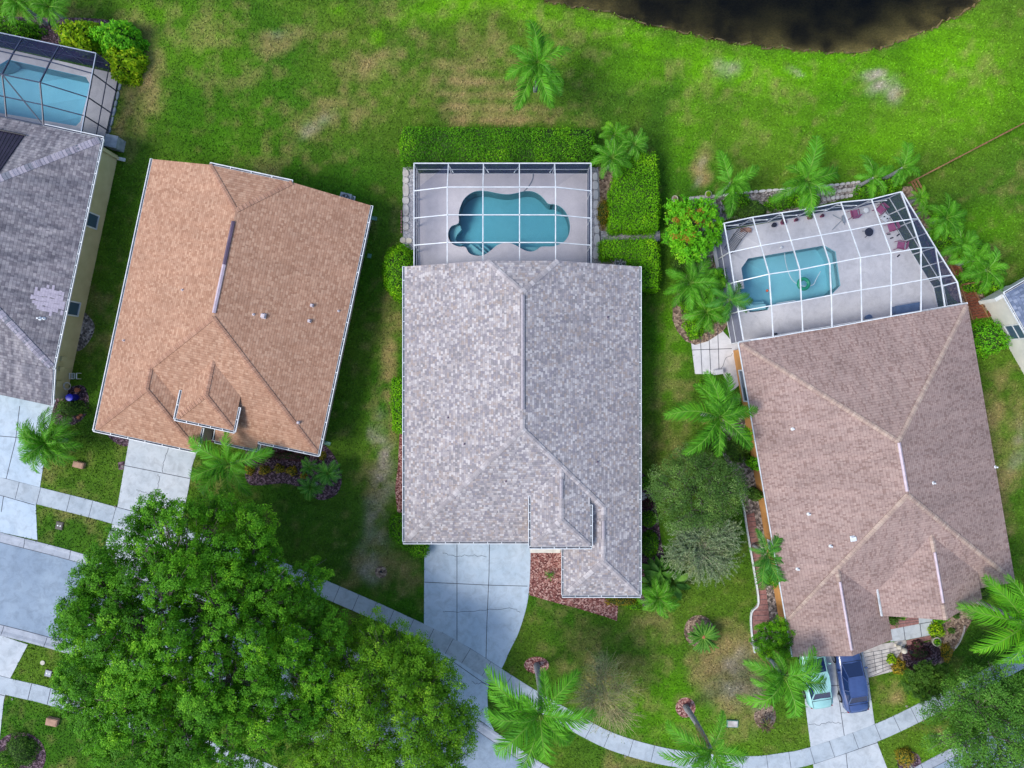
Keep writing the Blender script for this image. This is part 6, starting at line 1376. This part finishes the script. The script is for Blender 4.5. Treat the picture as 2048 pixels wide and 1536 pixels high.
# downspout ends and splash blocks
def splash(px, py, ln, w, rz, mat, label):
    c = P(px, py, .1); mb = MB(); mb.box((0,0,.03), (ln, w, .05)); mb.box((0,w/2,.07), (ln,.03,.08)); mb.box((0,-w/2,.07), (ln,.03,.08)); mb.box((-ln/2+.03,0,.09), (.05,w,.12)); o = mb.build('splash_block', M[mat]); o.location = (c.x, c.y, 0); o.rotation_euler = (0,0,rz); tag(o, label, 'splash block')
splash(745, 436, .62, .22, R(-12), 'green_box', 'pale green splash block at the upper right corner of the brown roof'); splash(652, 886, .62, .22, R(-12), 'green_box', 'pale green splash block at the lower right corner of the brown roof'); splash(242, 318, .55, .2, R(-12), 'white', 'white splash block at the corner of the yellow wall')
mb = MB(); c = P(222,282,1.0); mb.box((c.x,c.y,.5), (.85,.8,1.0), R(-12)); mb.box((c.x,c.y,1.02), (.9,.85,.05), R(-12)); one('utility_box', mb, M['ac'], 'pale grey box at the foot of the dark-framed cage beside the yellow wall', 'box')
def lid(px, py, w, d_, rz, mats, label, cat='utility box', h=.08, dots=False, name='meter_cover', z=.0):
    c = P(px, py, z); root = thing(name, (c.x, c.y, 0), label, cat, None, R(rz)); mb = MB(); mb.box((0,0,h/2), (w,d_,h)); mb.build('frame', M[mats[0]], root, world=False)
    mb = MB(); mb.box((0,0,h+.01), (w*.86,d_*.84,.03)); o = mb.build('lid', M[mats[1]], root, world=False)
    if dots:
        mb = MB(); [mb.lathe((x_*w*.18,0,h+.025), [(w*.11,0),(w*.09,.012)], 12) for x_ in (-1,1)]; mb.build('reader_cap', M['white'], root, world=False)
lid(120,1051,.5,.55,-12,('black','black'),'black meter cover with two white dots in the strip above the road', dots=True); lid(98,1346,.5,.5,-14,('black','ac'),'grey meter cover with two white dots in the strip below the road', dots=True)
lid(108,1441,.8,.5,-12,('tan_box','tan_box'),'tan utility box on the lawn at the bottom left', h=.3, name='utility_box'); lid(161,929,.75,.42,-14,('tan_box','tan_box'),'brown utility box on the lawn beside the wide feathery palm', h=.3, name='utility_box')
lid(1464,1446,.8,.5,-2,('green_box','stone'),'pale green utility box on the lawn right of the leaning palm trunk', h=.14, name='utility_box')
lid(739,512,.28,.3,-10,('green_box','green_box'),'small dull green box lid on the shaded grass right of the brown roof', h=.06)
def disc(px, py, r, mat, label, cat='cover', ring=True, name='drain_cover', h=.05, mat2=None):
    c = P(px, py, 0); mb = MB(); mb.lathe((0,0,0), [(r,0),(r,h),(r*.82,h+.01),(r*.8,h-.02)] if ring else [(r,0),(r,h)], 18, 0); mb.lathe((0,0,h-.03), [(r*.55,0),(r*.5,.03 if ring else .04)], 14, 1); o = mb.build(name, [M[mat], M[mat2 or mat]]); o.location = (c.x, c.y, .02); tag(o, label, cat)
disc(762,1143,.17,'soil','round iron cleanout ring on the bare patch left of the curved driveway', mat2='black'); disc(86,1325,.16,'pot','round beige cover in the strip below the road', ring=False)
for x_, y_, lb in ((978,1367,'small round sprinkler cap at the driveway corner of the front lawn'),(1813,1412,'small round sprinkler cap beside the right sidewalk'),(1845,1441,'small round sprinkler cap below the right sidewalk'),(1250,1512,'small round sprinkler cap below the curved sidewalk'),(231,1013,'small round sprinkler cap where driveway and sidewalk meet'),(246,933,'small round sprinkler cap beside the cracked driveway'),(25,1398,'small round sprinkler cap beside the lower left driveway')): disc(x_, y_, .07, 'pot', lb, 'sprinkler', name='sprinkler_cap', mat2='black')
def pot(px, py, r, h, label, plant=None, mat='pot', seed=1):
    c = P(px, py, h); root = thing('plant_pot', (c.x, c.y, 0), label, 'plant pot'); mb = MB(); mb.lathe((0,0,0), [(r*.7,0),(r*.95,h*.8),(r,h*.82),(r,h),(r*.82,h),(r*.8,h-.08)], 20); mb.build('pot', M[mat], root, world=False)
    mb = MB(); mb.lathe((0,0,h-.12), [(r*.8,0),(r*.78,.05)], 16); mb.build('soil', M['soil'], root, world=False)
    if plant:
        g = np.random.default_rng(seed); n = 160; D = g.normal(size=(n,3)); D /= np.linalg.norm(D,axis=1,keepdims=True); D[:,2] = abs(D[:,2]); ps = D*np.array([r*.9,r*.9,r*1.1])*g.uniform(.3,1,(n,1))+np.array([c.x,c.y,h])
        leaf_object('leaves', ps, D+np.array([0,0,.5]), np.full(n, r*.42), g.uniform(0,1,n), [M[plant]], root)
pot(1350,397,.22,.35,'empty white pot on the lawn above the bush with orange shoots'); pot(1417,388,.24,.35,'white pot with a yellow-green plant beside the stone edge','leaf_lime',seed=2); pot(1874,1284,.32,.35,'cream pot with a green plant in the front garden','leaf_hedge',seed=3)
for px, py, r_, lb in ((1799,1295,.16,'smaller white garden globe beside the stone walk'),(1809,1302,.21,'larger white garden globe beside the stone walk')):
    c = P(px, py, .5); root = thing('garden_globe', (c.x, c.y, 0), lb, 'garden ornament'); mb = MB(); mb.lathe((0,0,0), [(.1,0),(.12,.05),(.05,.1),(.05,.3)], 12); mb.build('stand', M['pot'], root, world=False)
    mb = MB(); mb.lathe((0,0,.45), [(max(.01, r_*math.cos(a_)), r_*math.sin(a_)) for a_ in np.linspace(-1.5,1.5,13)], 18); mb.build('globe', M['pot'], root, smooth=True, world=False)
c = P(1823,1303,.2); mb = MB(); mb.lathe(c-V((0,0,.2)), [(.12,0),(.16,.25),(.1,.27)], 14); one('plant_pot', mb, M['black'], 'small dark pot right of the white garden globes', 'plant pot')
# blue tub, garden bits by the yellow wall
c = P(139,795,.8); mb = MB(); mb.lathe((c.x,c.y,0), [(.22,0),(.25,.3),(.24,.76),(.26,.78),(.26,.84),(.23,.85)], 18); one('barrel', mb, M['blue'], 'bright blue barrel at the corner of the yellow wall', 'barrel', smooth=True)
c = P(146,752,.5); mb = MB()
for k in range(5): mb.bar((c.x-.25+.12*k,c.y-.2,.5),(c.x-.25+.12*k,c.y+.2,.5),.03)
for x_ in (-.26,.26):
    for y_ in (-.2,.2): mb.bar((c.x+x_,c.y+y_,0),(c.x+x_,c.y+y_,.52),.04)
    mb.bar((c.x+x_,c.y-.2,.5),(c.x+x_,c.y+.2,.5),.04)
one('garden_table', mb, M['white'], 'small white slatted stand by the yellow wall', 'table')
c = P(151,780,.4); mb = MB(); mb.lathe((c.x,c.y,0), [(.12,0),(.17,.3),(.15,.32)], 14); one('plant_pot', mb, M['terracotta'], 'orange clay pot beside the blue barrel', 'plant pot')
c = P(133,772,1.0); mb = MB(); mb.tube([(c.x+.22*math.cos(t_)*(1+.1*k), c.y+.22*math.sin(t_)*(1+.1*k), .9+.03*k) for k in range(3) for t_ in np.linspace(0,6.2,14)], .025, 5); one('garden_hose', mb, M['stone'], 'pale garden hose coil on the yellow wall', 'hose')
# bare white trunk by the lower right driveway
mb = MB(); mb.tube([P(1818,1527,0), P(1822,1532,.7), P(1828,1540,1.6)], [.07,.06,.04], 7); one('tree_stump', mb, M['white'], 'thin white leaning trunk in the mulch ring at the bottom edge', 'trunk')

# ---- free-form pool cage contents
cur = smooth_line([P(x_/3.531+760, y_/3.531+230, .13) for x_, y_ in [(1080,408),(1080,440),(1065,480),(1040,515),(1015,540)]], 5); mb = MB(); mb.tube(cur, .035, 6); one('pool_hose', mb, M['ac'], 'grey hose lying from the back wall to the free-form pool', 'hose')
# ---- turquoise pool cage contents
def q3(x_, y_, z_=0): return P(x_/3.34+1300, y_/3.34+240, z_)
def q4(x_, y_, z_=0): return P(x_/3.339+1650, y_/3.339+240, z_)
c = q3(1025,1095,0); mb = MB(); rt, rm = .36, .13
vs = [(c.x+(rt+rm*math.cos(b_))*math.cos(a_), c.y+(rt+rm*math.cos(b_))*math.sin(a_), .03+rm*math.sin(b_)) for a_ in np.linspace(0,2*math.pi,29)[:-1] for b_ in np.linspace(0,2*math.pi,11)[:-1]]
mb.add(vs, [(i*10+k, ((i+1)%28)*10+k, ((i+1)%28)*10+(k+1)%10, i*10+(k+1)%10) for i in range(28) for k in range(10)]); one('float_ring', mb, M['green_p'], 'green inflatable ring floating in the turquoise pool', 'float', smooth=True)
def ball(c, r, mat, label, cat='ball', name='ball'):
    mb = MB(); mb.lathe((0,0,0), [(max(.004, r*math.cos(a_)), r*math.sin(a_)) for a_ in np.linspace(-1.56,1.56,11)], 16); o = mb.build(name, M[mat], smooth=True); o.location = c; tag(o, label, cat)
c = q3(783,1140); ball((c.x,c.y,0), .10, 'orange_p', 'small orange ball floating in the turquoise pool'); c = q3(870,855); ball((c.x,c.y,.2), .11, 'white', 'white ball on the deck above the turquoise pool')
cur = smooth_line([q3(x_, y_, 0) for x_, y_ in [(900,890),(905,940),(920,1000),(945,1060),(985,1095),(1040,1110),(1090,1100),(1110,1065),(1140,1010)]], 6); mb = MB(); mb.tube([p_+V((0,0,-.02)) for p_ in cur], .02, 5); one('pool_hose', mb, M['white'], 'white vacuum hose curving across the turquoise pool', 'hose')
cur = [q3(845,1225,.13), q3(970,1205,.13)]; mb = MB(); mb.tube(cur, .02, 5); one('pool_pole', mb, M['white'], 'white pole lying along the lower edge of the turquoise pool', 'pole')
def chair(p, rz, label):
    root = thing('patio_chair', (p.x, p.y, .1), label, 'chair', 'pink patio chairs in the angled cage', rz)
    mb = MB(); mb.box((0,0,.42), (.5,.5,.03)); mb.build('seat', M['pink'], root, world=False)
    mb = MB(); mb.box((0,-.29,.72), (.5,.03,.52), tilt=-.25); mb.build('backrest', M['pink'], root, world=False)
    for x_ in (-.27,.27):
        mb = MB(); mb.bar((x_,-.24,.62),(x_,.24,.60),.05,.03); mb.build('armrest', M['red_p'], root, world=False)
        for y_ in (-.24,.24): mb = MB(); mb.bar((x_,y_,.62),(x_*1.08,y_*1.15,0),.03); mb.build('leg', M['red_p'], root, world=False)
chair(q4(190,628,.4), 0.2, 'pink patio chair beside the small white round table'); chair(q4(365,600,.4), 2.4, 'pink patio chair nearest the top right corner of the angled cage'); chair(q4(440,718,.4), 1.9, 'pink patio chair between the low white table and the black sandals'); chair(q4(500,840,.4), 1.4, 'lowest pink patio chair along the angled wall')
def round_table(p, r, h, mat, label):
    root = thing('round_table', (p.x, p.y, .1), label, 'table'); mb = MB(); mb.lathe((0,0,h-.03), [(r,0),(r,.03),(r*.97,.035)], 22); mb.build('tabletop', M[mat], root, world=False)
    for k in range(3): a_ = k*2.094+.4; mb = MB(); mb.bar((r*.5*math.cos(a_), r*.5*math.sin(a_), h-.03), (r*.95*math.cos(a_), r*.95*math.sin(a_), 0), .03); mb.build('leg', M[mat], root, world=False)
round_table(q4(295,748,.6), .30, .5, 'black', 'dark round table in the middle of the angled cage deck'); round_table(q4(275,602,.6), .18, .5, 'white', 'small white round table beside a pink chair')
p = q4(402,652,.5); root = thing('side_table', (p.x, p.y, .1), 'low white table with small cups between pink chairs', 'table', None, R(-35)); mb = MB(); mb.box((0,0,.4), (.5,.5,.04)); mb.build('tabletop', M['white'], root, world=False)
for x_ in (-.2,.2):
    for y_ in (-.2,.2): mb = MB(); mb.box((x_,y_,.19), (.04,.04,.38)); mb.build('leg', M['white'], root, world=False)
for i, (x_, y_) in enumerate(((-.1,.05),(.12,-.08))): mb = MB(); mb.lathe((0,0,0), [(.04,0),(.05,.09),(.04,.09)], 10); o = mb.build('cup', M['black']); o.location = (p.x+x_, p.y+y_, .52); tag(o, 'dark cup on the low white table', 'cup', 'cups on the low white table')
p = q4(105,672,0); root = thing('umbrella_base', (p.x,p.y,.1), 'folded grey stand with splayed legs on the deck above the pool', 'stand'); 
for i, (a_, l_) in enumerate(((2.6,.75),(3.95,.95),(-.9,.4),(1.5,.3))): mb = MB(); mb.bar((0,0,.12),(math.cos(a_)*l_,math.sin(a_)*l_,.03),.05,.03); mb.build('leg', M['ac'], root, world=False)
mb = MB(); mb.bar((0,.3,.25),(.08,-.25,.25),.14,.06); mb.build('saddle', M['ac'], root, world=False)
def small_pot(p, r, mat, label, plant=None, h=.3, seed=3):
    root = thing('plant_pot', (p.x, p.y, .1), label, 'plant pot'); mb = MB(); mb.lathe((0,0,0), [(r*.7,0),(r,h),(r*.85,h),(r*.8,h-.05)], 14); mb.build('pot', M[mat], root, world=False)
    if plant:
        g = np.random.default_rng(seed); n = 70; D = g.normal(size=(n,3)); D /= np.linalg.norm(D,axis=1,keepdims=True); D[:,2] = abs(D[:,2]); ps = D*r*g.uniform(.3,1.1,(n,1))+np.array([p.x,p.y,.1+h]); leaf_object('leaves', ps, D+np.array([0,0,.5]), np.full(n, r*.5), g.uniform(0,1,n), [M[plant]], root)
small_pot(q3(828,702,.3), .17, 'black', 'black pot, leftmost along the back wall of the angled cage'); small_pot(q3(890,682,.3), .20, 'red_p', 'plum-red pot along the back wall of the angled cage', 'leaf_plum'); small_pot(q3(975,668,.3), .12, 'red_p', 'small pink pot along the back wall of the angled cage', 'leaf_plum', seed=5); small_pot(q3(1068,650,.3), .17, 'wood', 'brown pot along the back wall of the angled cage', 'leaf_olive', seed=6); small_pot(q3(1150,640,.3), .12, 'red_p', 'small plum pot, rightmost along the back wall of the angled cage', 'leaf_plum', seed=7)
mb = MB(); c = q3(640,738,.2); rr = random.Random(5)
for k in range(7): mb.tube([c+V((rr.uniform(-.4,.4),rr.uniform(-.15,.15),0)), c+V((rr.uniform(-.4,.4),rr.uniform(-.15,.15),.12)), c+V((rr.uniform(-.45,.45),rr.uniform(-.2,.2),.02))], [.05,.07,.03], 7)
one('driftwood', mb, M['tan_box'], 'tan driftwood piece in the upper left corner of the angled cage', 'driftwood')
p = q3(565,810,.3); root = thing('lounge_chair', (p.x,p.y,.1), 'black slatted folding lounge chair in the upper left of the angled cage', 'lounge chair', None, R(-35))
for x_ in (-.33,.33): mb = MB(); mb.bar((x_,-.9,.32),(x_,.35,.32),.035); mb.bar((x_,.35,.32),(x_,.95,.68),.035); mb.build('frame', M['black'], root, world=False)
mb = MB(); [mb.bar((-.33,-.88+.095*k,.33),(.33,-.88+.095*k,.33),.03,.015) for k in range(13)]; mb.build('seat', M['black'], root, world=False)
mb = MB(); [mb.bar((-.33,.38+.1*k,.34+.06*k),(.33,.38+.1*k,.34+.06*k),.03,.015) for k in range(6)]; mb.build('backrest', M['black'], root, world=False)
for x_ in (-.33,.33):
    for y_ in (-.75,.3): mb = MB(); mb.bar((x_,y_,.32),(x_,y_+.15,0),.03); mb.build('leg', M['black'], root, world=False)
p = q4(550,1262,.5); root = thing('storage_bench', (p.x,p.y,.1), 'blue-grey covered bench at the lower right of the angled cage', 'bench', None, a10); mb = MB(); mb.box((0,0,.25), (1.75,.62,.5)); mb.build('body', M['bluegrey'], root, world=False); mb = MB(); mb.box((0,0,.53), (1.82,.68,.07), top=.97); mb.build('lid', M['bluegrey'], root, world=False)
p = q4(290,1322,.3); mb = MB(); mb.lathe((p.x,p.y,.1), [(.2,0),(.24,.3),(.2,.32)], 16); one('tub', mb, M['bluegrey'], 'small blue-grey tub at the house edge of the angled cage', 'tub')
for x_, y_, s_ in ((482,770,1),(440,790,1),(485,908,1),(420,765,-1)):
    p = q4(x_, y_, 0); mb = MB(); mb.box((0,0,.02), (.09,.25,.04), top=.9); mb.bar((-.04,.03,.06),(.04,.03,.06),.04,.02); o = mb.build('sandal', M['black']); o.location = (p.x,p.y,.1); o.rotation_euler = (0,0,.6+x_*.01); tag(o, 'black sandal lying on the deck between the pink chairs', 'sandal', 'sandals on the deck')
p = q3(838,1433,.2); mb = MB(); mb.box((p.x,p.y,.2), (.2,.2,.2)); mb.box((p.x+.08,p.y,.32), (.06,.06,.06)); one('deck_speaker', mb, M['black'], 'small black box at the roof edge in the angled cage', 'box')
p = P(1438,744,.5); mb = MB(); mb.box((p.x,p.y,.25), (.62,.34,.5), R(8)); mb.box((p.x+.05,p.y,.52), (.5,.28,.04), R(8)); one('storage_box', mb, M['deck_w'], 'light grey box on the patio above the spreading palm', 'box')

# ------------------------------------------------------------------ turf blades over the lawn
rng = np.random.default_rng(99); n = 330000
GX = rng.uniform(-37, 37, n); GY = rng.uniform(-28, 28, n); ok = np.ones(n, bool)
for pp in PAVED:
    xs_ = [p_[0] for p_ in pp]; ys_ = [p_[1] for p_ in pp]
    bb = (GX > min(xs_)-.1) & (GX < max(xs_)+.1) & (GY > min(ys_)-.1) & (GY < max(ys_)+.1) & ok; ii = np.nonzero(bb)[0]
    if len(ii): k_ = inpoly(GX[ii], GY[ii], pp); ok[ii[k_]] = False
GX, GY = GX[ok], GY[ok]; n = len(GX); colr = lawn_rgb(GX, GY)*rng.uniform(.5, 1.5, (n, 1))
dd = polydist(GX, GY, pond_poly); gz = -.35*np.clip((-dd+1.3)/1.3, 0, 1)**1.5
a_ = rng.uniform(0, 6.283, n); w_ = rng.uniform(.03, .07, n); hgt = rng.uniform(.04, .10, n); lean = rng.uniform(.04, .15, n); la = rng.uniform(0, 6.283, n)
p0 = np.stack([GX-np.cos(a_)*w_, GY-np.sin(a_)*w_, gz], 1); p1 = np.stack([GX+np.cos(a_)*w_, GY+np.sin(a_)*w_, gz], 1); p2 = np.stack([GX+np.cos(la)*lean, GY+np.sin(la)*lean, gz+hgt], 1)
me = bpy.data.meshes.new('grass'); me.vertices.add(3*n); me.vertices.foreach_set('co', np.stack([p0,p1,p2],1).astype(np.float32).ravel()); me.loops.add(3*n); me.loops.foreach_set('vertex_index', np.arange(3*n, dtype=np.int32)); me.polygons.add(n); me.polygons.foreach_set('loop_start', np.arange(0,3*n,3,dtype=np.int32)); me.polygons.foreach_set('loop_total', np.full(n,3,np.int32))
at = me.attributes.new('turf','FLOAT_COLOR','POINT'); at.data.foreach_set('color', np.repeat(np.concatenate([colr, np.ones((n,1))],1), 3, axis=0).astype(np.float32).ravel()); me.update(calc_edges=True)
m, t, b = nmat('grass_blades'); b.inputs['Roughness'].default_value = .8; b.inputs['Specular IOR Level'].default_value = .2; a = N(t,'Attribute'); a.attribute_name = 'turf'; t.links.new(a.outputs['Color'], b.inputs['Base Color']); me.materials.append(m)
g = bpy.data.objects.new('grass', me); COL.objects.link(g); g['kind'] = 'stuff'; g['label'] = 'short mown lawn grass with dry and sandy patches'
